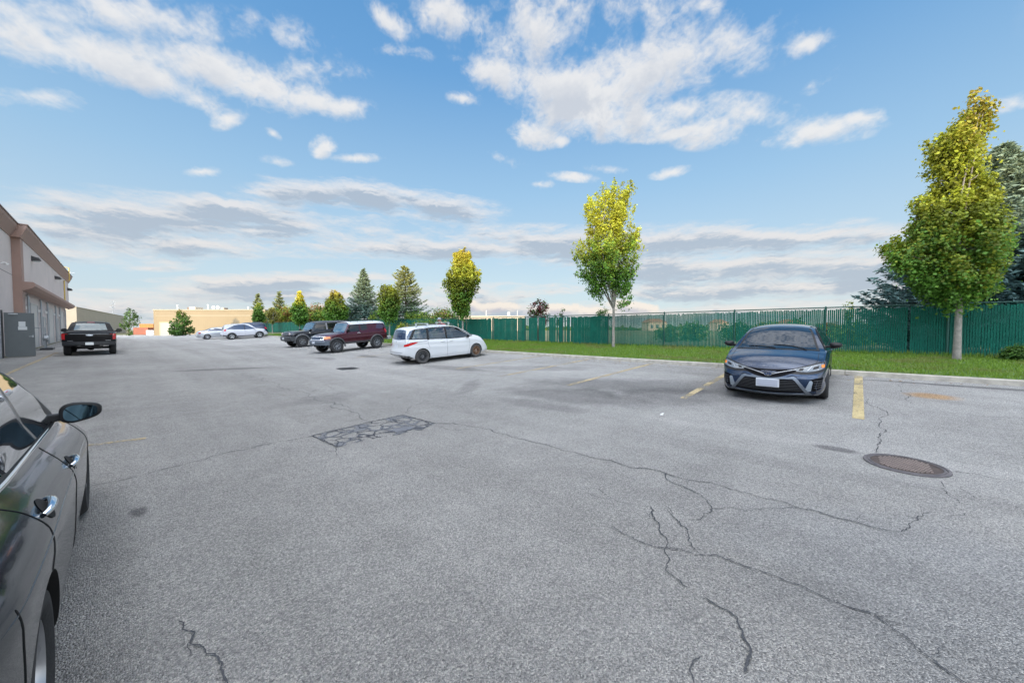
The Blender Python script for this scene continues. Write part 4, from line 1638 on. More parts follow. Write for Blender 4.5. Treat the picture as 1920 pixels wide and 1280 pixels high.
    def line(s, name, pts, mode, r, m, off=.0, n=40, parent=None, both=False, flat=False):
        if both:
            return s.line(name, pts, 'L', r, m, off, n, parent, False), s.line(name, pts, 'R', r, m, off, n, parent, False)
        P = curve([(*p, 0) for p in pts], n)
        Q = []
        for p in P:
            q, nn = s.hit(mode, p.x, p.y)
            Q.append(q + nn * off)
        for _ in range(12 if m is M_CHROME else 1):
            Q = [Q[0]] + [(Q[i - 1] + Q[i] * 2 + Q[i + 1]) / 4 for i in range(1, len(Q) - 1)] + [Q[-1]]
        mb = MB()
        mb.tube(Q, [r * .4] + [r] * (len(Q) - 2) + [r * .4], n=8)
        return mb.build(name, m, parent or s.root, smooth=60)

    # --- wheels ----------------------------------------------------------------
    def wheel(s, ax, side, R_, rim, width, style, rim_m, tyre_m, lug=None, name='wheel', inset=.02, zc=None):
        W_ = s.sp['W'] / 2
        y_out = (W_ - inset)
        root = bpy.data.objects.new(name, None)
        root.empty_display_size = .1
        C.objects.link(root)
        root.parent = s.root
        root.location = (ax, side * (y_out - width / 2), R_)
        if side < 0:
            root.rotation_euler = (0, 0, math.pi)
        h = width / 2
        # outer face towards +y
        prof = [(rim - .012, h * .55), (rim + .004, h * .82), (rim + (R_ - rim) * .35, h * 1.0), (rim + (R_ - rim) * .72, h * .98), (R_ - .012, h * .80), (R_, h * .62), (R_ + .001, 0), (R_, -h * .62), (R_ - .012, -h * .8), (rim + (R_ - rim) * .5, -h), (rim, -h * .8)]
        mb = MB()
        mb.lathe(prof, None, 56, caps=False)
        if lug:
            nb = 36
            for i in range(nb):
                t = 2 * math.pi * i / nb
                M = Matrix.Rotation(-t, 4, 'Y')
                mb.box(R_ - .014, h * .35, -.018, R_ + .008, h * .93, .018, None, M)
                M = Matrix.Rotation(-t - math.pi / nb, 4, 'Y')
                mb.box(R_ - .014, -h * .3, -.018, R_ + .008, h * .3, .018, None, M)
        mb.build('tyre', tyre_m, root, smooth=35)
        mb = MB()
        yb = h * .80
        mb.lathe([(rim - .004, yb), (rim - .018, yb + .004), (rim - .028, yb - .02), (rim - .045, -h * .5), (rim - .02, -h * .7)], None, 48, caps=False)
        d0 = yb - .024
        if style[0] == 'spoke':
            ns, w0, w1 = style[1:4]
            mb.lathe([(.0, d0 - .0), (.062, d0 - .002), (.072, d0 - .03), (.072, d0 - .07), (0, d0 - .07)], None, 24)
            for i in range(ns):
                t = 2 * math.pi * i / ns + .3
                M = Matrix.Rotation(-t, 4, 'Y')
                for sg in ((-1, 1) if style[0] == 'spoke' and len(style) > 4 else (0,)):
                    a = sg * style[4] if sg else 0
                    vs = []
                    for (r_, ww, yy, th_) in ((.045, w0, d0 - .005, .05), (rim * .6, (w0 + w1) / 2, d0 + .005, .035), (rim - .02, w1, yb - .012, .03)):
                        c_ = a * r_ / rim
                        vs += [(r_, yy, c_ - ww / 2), (r_, yy + .006, c_), (r_, yy, c_ + ww / 2), (r_, yy - th_, c_ + ww / 2), (r_, yy - th_, c_ - ww / 2)]
                    vs = [M @ Vector(v) for v in vs]
                    fs = []
                    for q in range(2):
                        for k in range(5):
                            k2 = (k + 1) % 5
                            fs.append((q * 5 + k, q * 5 + k2, (q + 1) * 5 + k2, (q + 1) * 5 + k))
                    fs += [(0, 1, 2, 3, 4), (14, 13, 12, 11, 10)]
                    mb.add(vs, fs)
        else:                                      # pressed steel disc with round holes
            rd = rim - .03
            mb.lathe([(0, d0 + .0), (.055, d0), (.07, d0 - .03), (.10, d0 - .035), (rd * .62, d0 + .012), (rd * .80, d0 + .006), (rd, d0 - .03)], None, 40)
        mb.build('rim', rim_m, root, smooth=35)
        mb = MB()
        if style[0] != 'spoke':
            rd = rim - .03
            for i in range(style[1]):
                t = 2 * math.pi * i / style[1]
                M = Matrix.Rotation(-t, 4, 'Y') @ Matrix.Translation((rd * .72, d0 + .004, 0))
                mb.lathe([(.024, 0), (.024, .012), (0, .0125)], None, 12, 'y', M)
            mb.build('vent_holes', M_WELL, root)
            mb = MB()
            for i in range(5):
                t = 2 * math.pi * i / 5
                M = Matrix.Rotation(-t, 4, 'Y') @ Matrix.Translation((.045, d0 - .0, 0))
                mb.lathe([(.011, -.01), (.011, .014), (0, .018)], None, 8, 'y', M)
            mb.build('wheel_nuts', M_SILVER, root)
        else:
            mb.lathe([(rim - .05, -.03), (0, -.03)], None, 32)
            mb.build('brake', M_WELL, root)
        return root

    def wheels(s, R_, rim, width, style, rim_m, tyre_m=None, lug=None, inset=.02, rims=None):
        k = 0
        for ax in s.sp['axles']:
            for sd in (1, -1):
                s.wheel(ax, sd, R_, rim, width, style, (rims or {}).get((ax, sd), rim_m), tyre_m or M_TYRE, lug, inset=inset)
                k += 1

    def arch_trim(s, m, w=.06, out=.02, r=None, name='arch_trim', a0=-8, a1=188):
        r = r or s.sp['arch']
        for ax in s.sp['axles']:
            for mode, sg in (('L', 1), ('R', -1)):
                vs, n = [], 28
                for i in range(n + 1):
                    t = R(a0 + (a1 - a0) * i / n)
                    for rr_, of in ((r - .012, -.02), (r - .012, out), (r + w * .5, out + .006), (r + w, .004), (r + w, -.012)):
                        x, z = ax + rr_ * math.cos(t), s.sp['wr'] + rr_ * math.sin(t)
                        q, nn = s.hit(mode, ax + (r + w * .6) * math.cos(t), max(s.sp['wr'] + (r + w * .6) * math.sin(t), s.sp['rock'][1][1] + .03))
                        vs.append((x, q.y + sg * of, z))
                fs = [(i * 5 + k, i * 5 + k + 1, (i + 1) * 5 + k + 1, (i + 1) * 5 + k) for i in range(n) for k in range(4)]
                mb = MB()
                mb.add(vs, fs)
                mb.build(name, m, s.root, smooth=50)

    def mirror(s, x, z, m, glass, w=.20, h=.13, d=.09, out=.05, both=True, facing=-1, sides=None, stalk=.06):
        """door mirror; its glass faces the rear of the car"""
        for sd in (sides or (1, -1)):
            q, nn = s.hit('L' if sd > 0 else 'R', x, z - .05)
            yb = abs(q.y)
            rt = MB()
            # rounded shell
            n, rows = 32, []
            prof = [(0, .90), (.02, .97), (.25, 1.0), (.55, .88), (.8, .60), (1.0, .12)]
            vs = []
            for (t, k) in prof:
                for i in range(n):
                    a = 2 * math.pi * i / n
                    ca, sa = math.cos(a), math.sin(a)
                    yy = abs(ca) ** .65 * (1 if ca > 0 else -1)
                    zz = abs(sa) ** .65 * (1 if sa > 0 else -1)
                    vs.append((x - d * .45 + d * t, sd * (yb + out + w / 2 + yy * w / 2 * k), z + zz * h / 2 * k * (1.0 - .26 * max(yy, -.3)) + .006 * yy))
            fs = [(r_ * n + i, r_ * n + (i + 1) % n, (r_ + 1) * n + (i + 1) % n, (r_ + 1) * n + i) for r_ in range(len(prof) - 1) for i in range(n)]
            fs.append(tuple(range(len(vs) - n, len(vs))))
            fs.append(tuple(reversed(range(n))))
            rt.add(vs, fs)
            hs = rt.build('wing_mirror', m, s.root, smooth=60)
            g = MB()
            vs = []
            for i in range(n):
                a = 2 * math.pi * i / n
                ca, sa = math.cos(a), math.sin(a)
                yy = abs(ca) ** .65 * (1 if ca > 0 else -1)
                zz = abs(sa) ** .65 * (1 if sa > 0 else -1)
                vs.append((x - d * .45 - .003, sd * (yb + out + w / 2 + yy * w / 2 * .78), z + zz * h / 2 * .78 * (1.0 - .26 * max(yy, -.3)) + .006 * yy))
            vs += [(v[0] + .008, v[1], v[2]) for v in vs]
            g.add(vs, [tuple(range(n)), tuple(range(n, 2 * n))] + [(i, (i + 1) % n, n + (i + 1) % n, n + i) for i in range(n)])
            g.build('mirror_glass', glass, hs)
            st = MB()
            st.add([(x - .03, sd * (yb - .06), z - h * .5), (x + .05, sd * (yb - .06), z - h * .5), (x + .05, sd * (yb - .06), z - h * .05), (x - .03, sd * (yb - .06), z - h * .05),
                    (x - .02, sd * (yb + out + .03), z - h * .38), (x + .03, sd * (yb + out + .03), z - h * .38), (x + .03, sd * (yb + out + .03), z - h * .05), (x - .02, sd * (yb + out + .03), z - h * .05)],
                   [(0, 1, 2, 3), (7, 6, 5, 4), (0, 4, 5, 1), (1, 5, 6, 2), (2, 6, 7, 3), (3, 7, 4, 0)])
            st.build('stalk', M_TRIMB, hs, bevel=.008)

    def handle(s, x, z, m, L=.19, both=True, sides='LR', cup=None, out=.028):
        for md in sides:
            pts = []
            mb = MB()
            n = 14
            Q = []
            rs = []
            for i in range(n + 1):
                t = i / n
                q, nn = s.hit(md, x - L / 2 + L * t, z + .012 * t)
                Q.append(q + nn * (out * math.sin(math.pi * min(max(t, .0), 1)) ** .45 + .002))
                rs.append(.010 + .006 * math.sin(math.pi * t))
            mb.tube(Q, rs, n=8)
            h = mb.build('door_handle', m, s.root, smooth=60)
            if cup:
                # recessed cup behind the pull, drawn as its own dark shallow oval and bright rim
                vs = []
                k = 20
                q0, n0 = s.hit(md, x, z)
                for i in range(k):
                    a = 2 * math.pi * i / k
                    q, nn = s.hit(md, x + L * .38 * math.cos(a), z + .042 * math.sin(a))
                    vs.append(q + nn * .0025)
                q, nn = s.hit(md, x, z)
                vs.append(q + nn * .001)
                c = MB()
                c.add(vs, [(i, (i + 1) % k, k) for i in range(k)])
                c.build('handle_cup', cup, h)

    def place(s, x, y, ang, z=None):
        """origin (ground under the middle of the wheelbase) to the lot, pitched and rolled with the slope"""
        c, q = math.cos(ang), math.sin(ang)
        a = s.sp['axles'][1] if s.sp['axles'][1] > 0 else s.sp['axles'][0]
        zf = gz(x + c * a, y + q * a)
        zr = gz(x - c * a, y - q * a)
        t = s.sp['W'] / 2 - .1
        zl = gz(x - q * t, y + c * t)
        zrt = gz(x + q * t, y - c * t)
        pit = math.atan2(zf - zr, 2 * a)
        rol = math.atan2(zl - zrt, 2 * t)
        s.root.location = (x, y, (zf + zr) / 2 + .004)
        s.root.rotation_euler = (Matrix.Rotation(ang, 3, 'Z') @ Matrix.Rotation(-pit, 3, 'Y') @ Matrix.Rotation(rol, 3, 'X')).to_euler()


def seams(car, doors, r=.0035):
    """door outlines: each a list of (x, z) polylines"""
    for d in doors:
        car.line('panel_gap', d, 'L', r, M_GAP, .0005, 60, both=True)


def plate(car, mode, z, w=.31, h=.155, y=0, label=None):
    return car.patch('licence_plate', [(-w / 2 + y, z - h / 2), (w / 2 + y, z - h / 2)], [(-w / 2 + y, z + h / 2), (w / 2 + y, z + h / 2)], mode, M_PLATE, .02, 4, 2)


# ---- dark blue sedan, facing the camera -------------------------------------
def blue_sedan():
    sp_ = dict(res=180, ng=8, nfr=24, nc=24, x=(-2.46, 2.42), W=1.84, wr=.335, arch=.372, axles=(-1.41, 1.41), tum=.50, crown=.055, bow=(.30, .16), shelf=.03,
               top=[(-2.46, .98), (-2.3, 1.06), (-1.75, 1.10), (-1.55, 1.115), (-.85, 1.385), (-.3, 1.442), (.15, 1.435), (.55, 1.36), (1.28, 1.015), (1.4, .985), (1.9, .90), (2.25, .79), (2.42, .70)],
               belt=[(-2.46, .92), (-2.2, 1.0), (-1.4, 1.0), (-.3, .955), (.8, .93), (1.25, .945), (1.8, .845), (2.2, .735), (2.42, .64)],
               rock=[(-2.46, .36), (-2.2, .27), (-1.9, .22), (-1.0, .185), (1.0, .175), (1.8, .20), (2.3, .17), (2.42, .18)],
               plan=[(-2.46, .68), (-2.40, .75), (-2.2, .84), (-1.8, .905), (-1.0, .92), (1.2, .918), (1.75, .905), (2.1, .875), (2.3, .83), (2.42, .76)],
               side=[(0, .07), (.08, .03), (.25, .012), (.42, .022), (.62, .004), (.80, .0), (.92, .02), (1, .055)],
               nose=[(0, .10), (.12, .02), (.35, .0), (.6, .03), (.85, .10), (1, .22)], tail=[(0, .12), (.3, .02), (.6, .04), (1, .14)], endlen=.6)
    P = paint('dark_blue_paint', (.004, .018, .048), .18, .4, .6)
    c = Car('parked_sedan', 'dark metallic blue sedan parked facing the camera beside the yellow line', 'car', sp_, P)
    # glass
    c.patch('windscreen', [(1.20, -.70), (1.33, -.40), (1.37, 0), (1.33, .40), (1.20, .70)], [(.36, -.52), (.42, -.3), (.44, 0), (.42, .3), (.36, .52)], 'T', M_WGLASS, .009, 30, 18)
    c.patch('windscreen_surround', [(1.24, -.755), (1.38, -.42), (1.42, 0), (1.38, .42), (1.24, .755)], [(.32, -.56), (.38, -.32), (.40, 0), (.38, .32), (.32, .56)], 'T', M_TRIMB, .005, 30, 18)
    c.patch('window_surround', [(-1.42, 1.02), (-.9, .985), (0, .97), (.7, .965), (1.05, .98)], [(-1.40, 1.06), (-.95, 1.27), (-.3, 1.365), (.2, 1.36), (1.02, 1.01)], 'L', M_TRIMB, .006, 44, 12, both=True)
    c.patch('side_window', [(-.10, 1.0), (.35, .99), (.86, .995)], [(-.10, 1.335), (.12, 1.33), (.80, 1.045)], 'L', M_GLASS, .016, 30, 12, both=True)
    c.patch('side_window', [(-.95, 1.02), (-.5, 1.0), (-.16, 1.0)], [(-.95, 1.235), (-.5, 1.325), (-.16, 1.335)], 'L', M_GLASS, .016, 30, 12, both=True)
    c.patch('rear_window', [(-1.60, -.62), (-1.66, 0), (-1.60, .62)], [(-.93, -.50), (-.93, 0), (-.93, .50)], 'T', M_GLASS, .005, 16, 8)
    # lamps
    for sg in (1, -1):
        def mm(pts):
            return [(sg * a, b) for a, b in pts]
        c.patch('headlight', mm([(.44, .640), (.60, .632), (.74, .655), (.84, .69)]), mm([(.40, .672), (.60, .722), (.74, .760), (.83, .775)]), 'F', M_LAMP, .007, 20, 5)
        c.patch('turn_signal', mm([(.805, .70), (.84, .705)]), mm([(.80, .745), (.838, .755)]), 'F', M_AMB, .012, 5, 3)
        c.patch('headlight_bezel', mm([(.38, .60), (.60, .59), (.76, .61), (.86, .65)]), mm([(.36, .675), (.60, .745), (.75, .785), (.85, .79)]), 'F', M_TRIMB, .004, 20, 5)
        c.patch('lamp_projector', mm([(.47, .650), (.53, .650)]), mm([(.49, .682), (.55, .690)]), 'F', M_TRIMB, .011, 5, 3)
        c.patch('lamp_projector', mm([(.60, .655), (.61, .655)]), mm([(.66, .725), (.67, .730)]), 'F', M_SILVER, .011, 5, 3)
        c.patch('lamp_projector', mm([(.68, .672), (.76, .690)]), mm([(.69, .712), (.77, .735)]), 'F', M_TRIMB, .011, 5, 3)
        # corner intake with grey blade
        c.patch('corner_vent', mm([(.60, .30), (.70, .28), (.80, .32)]), mm([(.66, .50), (.74, .525), (.83, .53)]), 'F', M_GRILLE, .005, 14, 5)
        c.patch('corner_blade', mm([(.56, .27), (.60, .27), (.66, .285)]), mm([(.64, .47), (.665, .475), (.685, .45)]), 'F', mat('blade_grey', (.30, .34, .38), .3, metal=.5), .012, 8, 5)
        for k in range(4):
            z = .345 + k * .042
            c.line('vent_slat', mm([(.70, z), (.76, z + .002), (.815, z + .008)]), 'F', .005, M_PLAST, .010, 8)
        c.patch('side_blade', mm([(.30, .545), (.38, .56), (.46, .54)]), mm([(.30, .56), (.38, .585), (.50, .565)]), 'F', P, .02, 8, 3)
    # grilles
    c.patch('upper_grille', [(-.47, .655), (-.36, .60), (-.18, .535), (0, .515), (.18, .535), (.36, .60), (.47, .655)], [(-.47, .675), (-.36, .672), (-.15, .665), (0, .662), (.15, .665), (.36, .672), (.47, .675)], 'F', M_GRILLE, .006, 30, 4)
    c.patch('lower_grille', [(-.62, .265), (-.4, .245), (0, .235), (.4, .245), (.62, .265)], [(-.44, .475), (-.3, .488), (0, .492), (.3, .488), (.44, .475)], 'F', M_GRILLE, .006, 30, 8)
    for k in range(7):
        z = .285 + k * .028
        wv = .56 - k * .02
        c.line('grille_bar', [(-wv, z + .008), (0, z), (wv, z + .008)], 'F', .0035, M_PLAST, .010, 20)
    GB = mat('grille_frame', (.16, .18, .205), .35, metal=.6)
    for sg in (1, -1):
        c.patch('grille_arm', [(sg * .68, .215), (sg * .60, .30), (sg * .46, .50), (sg * .40, .545)], [(sg * .60, .215), (sg * .54, .30), (sg * .40, .49), (sg * .30, .52)], 'F', GB, .016, 16, 3)
        c.line('grille_wing', [(sg * .05, .57), (sg * .14, .60), (sg * .30, .638), (sg * .47, .668)], 'F', .008, M_SILVER, .012, 16)
    c.patch('grille_chin', [(-.66, .20), (0, .178), (.66, .20)], [(-.62, .235), (0, .215), (.62, .235)], 'F', GB, .014, 24, 2)
    c.patch('grille_brow', [(-.40, .50), (-.2, .495), (.0, .495), (.2, .495), (.40, .50)], [(-.34, .53), (-.2, .525), (0, .51), (.2, .525), (.34, .53)], 'F', GB, .014, 20, 2)
    # emblem: three interlocking ovals
    em = MB()
    q, nn = c.hit('F', 0, .595)
    xe = q.x + .030
    def oval(cy, cz, a, b, r=.0045):
        em.tube([(xe, cy + a * math.cos(t), cz + b * math.sin(t)) for t in [2 * math.pi * i / 28 for i in range(29)]], r, n=6, cap=False)
    oval(0, .595, .068, .046, .006)
    oval(0, .608, .050, .016)
    oval(0, .592, .018, .038)
    em.build('emblem', M_CHROME, c.root, smooth=60)
    back = MB()
    back.lathe([(.0, .0), (.066, -.004), (.066, -.04)], None, 28, 'x', Matrix.Translation((xe - .006, 0, .595)) @ Matrix.Diagonal((1, 1, .70, 1)))
    back.build('emblem_back', mat('emblem_blue', (.01, .05, .16), .2), c.root, smooth=40)
    pf = MB()
    q, nn = c.hit('F', 0, .40)
    pf.box(q.x - .02, -.19, .335, q.x + .022, .19, .495)
    pf.build('plate_frame', M_PLATE, c.root, bevel=.006)
    pf = MB()
    pf.box(q.x + .0225, -.165, .355, q.x + .028, .165, .475)
    pf.build('licence_plate', mat('plate_face', (.40, .42, .48), .5), c.root)
    # bonnet lines, seams
    for sg in (1, -1):
        c.line('bonnet_gap', [(1.30, sg * .74), (1.8, sg * .74), (2.1, sg * .66), (2.25, sg * .50)], 'T', .0035, M_GAP, 0, 24)
    c.line('bonnet_gap', [(2.25, -.50), (2.32, -.25), (2.335, 0), (2.32, .25), (2.25, .50)], 'T', .0035, M_GAP, 0, 24)
    c.line('wiper', [(1.33, .55), (1.22, .30), (1.18, -.05)], 'T', .009, M_TRIMB, .018, 16)
    c.line('wiper', [(1.37, .02), (1.27, -.22), (1.21, -.50)], 'T', .009, M_TRIMB, .018, 16)
    seams(c, [[(1.0, .93), (1.02, .7), (.98, .40), (.85, .22)], [(-.12, .96), (-.12, .6), (-.14, .25)], [(-.98, .99), (-1.02, .80), (-1.0, .68)]])
    c.handle(.12, .86, P)
    c.handle(-.82, .89, P)
    c.line('sill_crease', [(-1.0, .26), (0, .245), (.95, .245)], 'L', .008, M_TRIMB, 0, 20, both=True)
    c.mirror(.78, 1.03, M_TRIMB, M_GLASS, w=.21, h=.13, d=.12, out=.06)
    q = MB()
    q.box(1.05, -.10, 1.06, 1.10, -.04, 1.12)
    c.patch('inspection_sticker', [(.98, -.05), (.98, .03)], [(.90, -.05), (.90, .03)], 'T', mat('sticker', (.25, .38, .48), .5), .008, 4, 2)
    c.wheels(.335, .225, .215, ('spoke', 10, .030, .045), M_SILVER, inset=.012)
    c.place(11.18, 1.16, math.pi + R(.6))
    return c


# ---- white minivan ------------------------------------------------------------
def white_minivan():
    sp_ = dict(x=(-2.28, 2.30), W=1.75, wr=.315, arch=.35, axles=(-1.375, 1.375), tum=.26, crown=.06, bow=(.26, .14), shelf=.02,
               top=[(-2.28, 1.10), (-2.22, 1.28), (-2.0, 1.53), (-1.5, 1.585), (-.6, 1.61), (0, 1.60), (.4, 1.555), (.9, 1.36), (1.42, 1.09), (1.6, 1.045), (2.0, .93), (2.2, .80), (2.30, .68)],
               belt=[(-2.28, 1.02), (-1.8, 1.03), (-1, 1.0), (0, .955), (.9, .92), (1.35, .93), (1.7, .87), (2.05, .76), (2.30, .60)],
               rock=[(-2.28, .34), (-2.0, .27), (-1.0, .20), (1.0, .19), (1.9, .22), (2.3, .22)],
               plan=[(-2.28, .70), (-2.2, .78), (-1.9, .845), (-1.3, .872), (1.1, .872), (1.7, .85), (2.05, .79), (2.2, .72), (2.30, .62)],
               side=[(0, .07), (.1, .025), (.3, .01), (.5, .008), (.62, .0), (.70, .014), (.85, .012), (.95, .02), (1, .045)],
               nose=[(0, .10), (.2, .0), (.5, .03), (.8, .12), (1, .26)], tail=[(0, .10), (.12, .0), (.3, .02), (.5, .08), (.8, .12), (1, .2)], endlen=.55,
               tunnel=[[(-1.93, 1.09), (-1.62, 1.44), (-.6, 1.50), (.1, 1.485), (.45, 1.42), (1.08, 1.06), (.4, 1.0), (-1.0, 1.05)]])
    P = mat('white_paint', (.52, .53, .54), .3, 0, coat=.6)
    c = Car('minivan', 'white minivan with roof rails, parked nose to the kerb, rear three-quarter view', 'minivan', sp_, P)
    G = bpy.data.materials.new('clear_glass')
    G.use_nodes = True
    t = NT(G.node_tree)
    for n in list(G.node_tree.nodes):
        G.node_tree.nodes.remove(n)
    gl = t.n('ShaderNodeBsdfGlossy')
    gl.inputs['Roughness'].default_value = .03
    gl.inputs['Color'].default_value = (.8, .9, 1, 1)
    tr = t.n('ShaderNodeBsdfTransparent')
    tr.inputs[0].default_value = (.42, .50, .50, 1)
    fz_ = t.n('ShaderNodeFresnel')
    fz_.inputs[0].default_value = 1.6
    mx = t.n('ShaderNodeMixShader')
    t.put(mx.inputs[0], t.math('ADD', t.math('MULTIPLY', fz_.outputs[0], .9), .06))
    G.node_tree.links.new(tr.outputs[0], mx.inputs[1])
    G.node_tree.links.new(gl.outputs[0], mx.inputs[2])
    oo = t.n('ShaderNodeOutputMaterial')
    G.node_tree.links.new(mx.outputs[0], oo.inputs[0])
    c.patch('side_window', [(-.13, 1.0), (.45, .995), (1.12, 1.04)], [(-.13, 1.49), (.12, 1.475), (1.02, 1.09)], 'L', G, .004, 24, 6, both=True)
    c.patch('side_window', [(-1.03, 1.045), (-.6, 1.03), (-.20, 1.01)], [(-1.0, 1.47), (-.6, 1.488), (-.20, 1.49)], 'L', G, .004, 20, 6, both=True)
    c.patch('side_window', [(-1.80, 1.09), (-1.4, 1.075), (-1.12, 1.065)], [(-1.60, 1.42), (-1.35, 1.445), (-1.10, 1.46)], 'L', G, .004, 20, 6, both=True)
    for (a, b, a2, b2) in ((-.205, -.125, -.205, -.125), (-1.125, -1.025, -1.105, -.995)):
        c.patch('pillar', [(a, 1.0), (b, 1.0)], [(a2, 1.50), (b2, 1.50)], 'L', M_TRIMB, .008, 4, 8, both=True)
    c.patch('pillar', [(-1.97, 1.07), (-1.80, 1.07)], [(-1.70, 1.46), (-1.58, 1.46)], 'L', M_TRIMB, .005, 5, 8, both=True)
    c.line('window_line', [(-1.95, 1.075), (-1.4, 1.06), (-.6, 1.02), (.4, .985), (1.2, 1.03)], 'L', .016, M_TRIMB, .0, 40, both=True)
    c.line('window_line', [(-1.66, 1.46), (-1.3, 1.485), (-.6, 1.51), (.1, 1.50), (.5, 1.41), (1.2, 1.04)], 'L', .018, M_TRIMB, .0, 44, both=True)
    # seats inside
    mb = MB()
    for x in (-.75, .25):
        for y in (-.4, .4):
            mb.box(x - .10, y - .22, .98, x + .04, y + .22, 1.22)
            mb.box(x - .08, y - .12, 1.24, x + .02, y + .12, 1.42)
    mb.build('seat', mat('grey_fabric', (.16, .17, .18), .9), c.root, bevel=.03)
    c.patch('windscreen', [(1.32, -.66), (1.48, -.3), (1.50, 0), (1.48, .3), (1.32, .66)], [(.50, -.56), (.56, -.3), (.58, 0), (.56, .3), (.50, .56)], 'T', M_WGLASS, .004, 20, 10)
    c.patch('rear_window', [(-.70, 1.09), (-.4, 1.06), (0, 1.05), (.4, 1.06), (.70, 1.09)], [(-.56, 1.44), (-.3, 1.47), (0, 1.475), (.3, 1.47), (.56, 1.44)], 'B', mat('rear_glass', (.02, .045, .09), .04, spec=.9), .006, 20, 8)
    c.patch('rear_quarter_glass', [(-2.06, 1.08), (-1.93, 1.08)], [(-1.83, 1.42), (-1.70, 1.45)], 'L', mat('rear_glass', (.02, .045, .09), .04), .006, 6, 8, both=True)
    for md in 'LR':
        c.patch('tail_light', [(-2.11, .775), (-1.95, .80), (-1.75, .86), (-1.56, .925)], [(-2.10, .86), (-1.95, .915), (-1.75, .945), (-1.55, .935)], md, M_RED, .008, 20, 4)
    for sg in (1, -1):
        c.patch('tail_light', [(sg * .62, .775), (sg * .80, .79)], [(sg * .70, .86), (sg * .80, .89)], 'B', M_RED, .006, 8, 3)
        c.patch('headlight', [(sg * .45, .70), (sg * .62, .72), (sg * .74, .76)], [(sg * .50, .76), (sg * .64, .80), (sg * .75, .86)], 'F', M_LAMP, .006, 12, 4)
    c.patch('rear_valance', [(-.80, .30), (-.4, .285), (0, .28), (.4, .285), (.80, .30)], [(-.80, .39), (-.5, .44), (0, .45), (.5, .44), (.80, .39)], 'B', M_PLAST, .008, 24, 4)
    for md in 'LR':
        c.patch('rear_valance', [(-2.15, .30), (-1.95, .265), (-1.74, .25)], [(-2.15, .40), (-1.95, .36), (-1.78, .27)], md, M_PLAST, .008, 12, 3)
    c.line('bumper_line', [(-.78, .52), (0, .53), (.78, .52)], 'B', .006, M_GAP, 0, 20)
    c.patch('licence_plate', [(-.155, .71), (.155, .71)], [(-.155, .86), (.155, .86)], 'B', M_PLATE, .006, 4, 3)
    em = MB()
    q, nn = c.hit('B', 0, .98)
    em.tube([(q.x - .012, .055 * math.cos(t_), .965 + .045 * math.sin(t_)) for t_ in [2 * math.pi * i / 20 for i in range(21)]], .005, n=5)
    em.tube([(q.x - .012, -.04, .98), (q.x - .012, -.018, .975), (q.x - .012, 0, .95), (q.x - .012, .018, .975), (q.x - .012, .04, .98)], .005, n=5)
    em.build('emblem', M_CHROME, c.root)
    seams(c, [[(.98, .99), (1.02, .75), (.98, .45), (.86, .22)], [(-.17, 1.0), (-.17, .6), (-.19, .24)], [(-1.08, 1.05), (-1.10, .86), (-1.02, .66)], [(-1.93, 1.07), (-1.98, .95), (-2.0, .86)]])
    c.line('slide_rail', [(-1.92, .945), (-1.5, .955), (-1.10, .958)], 'L', .007, M_GAP, 0, 20, both=True)
    c.patch('fuel_flap', [(-1.62, .74), (-1.44, .74)], [(-1.62, .88), (-1.44, .88)], 'L', P, .003, 5, 4)
    c.handle(.02, .875, P)
    c.handle(-.38, .885, P)
    c.mirror(.90, 1.03, M_TRIMB, M_GLASS, w=.18, h=.14, d=.10, out=.04)
    c.line('sill', [(-.95, .235), (0, .225), (.98, .225)], 'L', .014, P, .0, 20, both=True)
    c.line('crease', [(-1.0, .40), (0, .37), (.9, .36)], 'L', .006, P, .0, 20, both=True)
    for sg in (1, -1):
        mb = MB()
        for (xa, xb) in ((-1.35, -1.28), (.3, .36)):
            pass
        mb.tube([(-1.5, sg * .56, 1.56), (-1.40, sg * .56, 1.63), (-.3, sg * .57, 1.655), (.25, sg * .56, 1.635), (.35, sg * .56, 1.57)], .014, n=8)
        mb.build('roof_rail', M_PLAST, c.root, smooth=50)
    for x in (-.95, .10):
        mb = MB()
        mb.box(x - .035, -.60, 1.685, x + .035, .60, 1.71)
        mb.box(x - .04, -.60, 1.60, x + .04, -.54, 1.684)
        mb.box(x - .04, .54, 1.60, x + .04, .60, 1.684)
        mb.build('cross_bar', mat('alloy_bar', (.45, .50, .50), .4, metal=.5), c.root, bevel=.008)
    ST = ('steel', 10)
    DR = mat('dusty_steel', (.05, .05, .052), .7)
    c.wheels(.315, .205, .20, ST, DR, M_TYREG, inset=.012, rims={(1.375, 1): M_RUST, (1.375, -1): M_RUST})
    c.place(10.28, 13.93, R(-7.5))
    return c


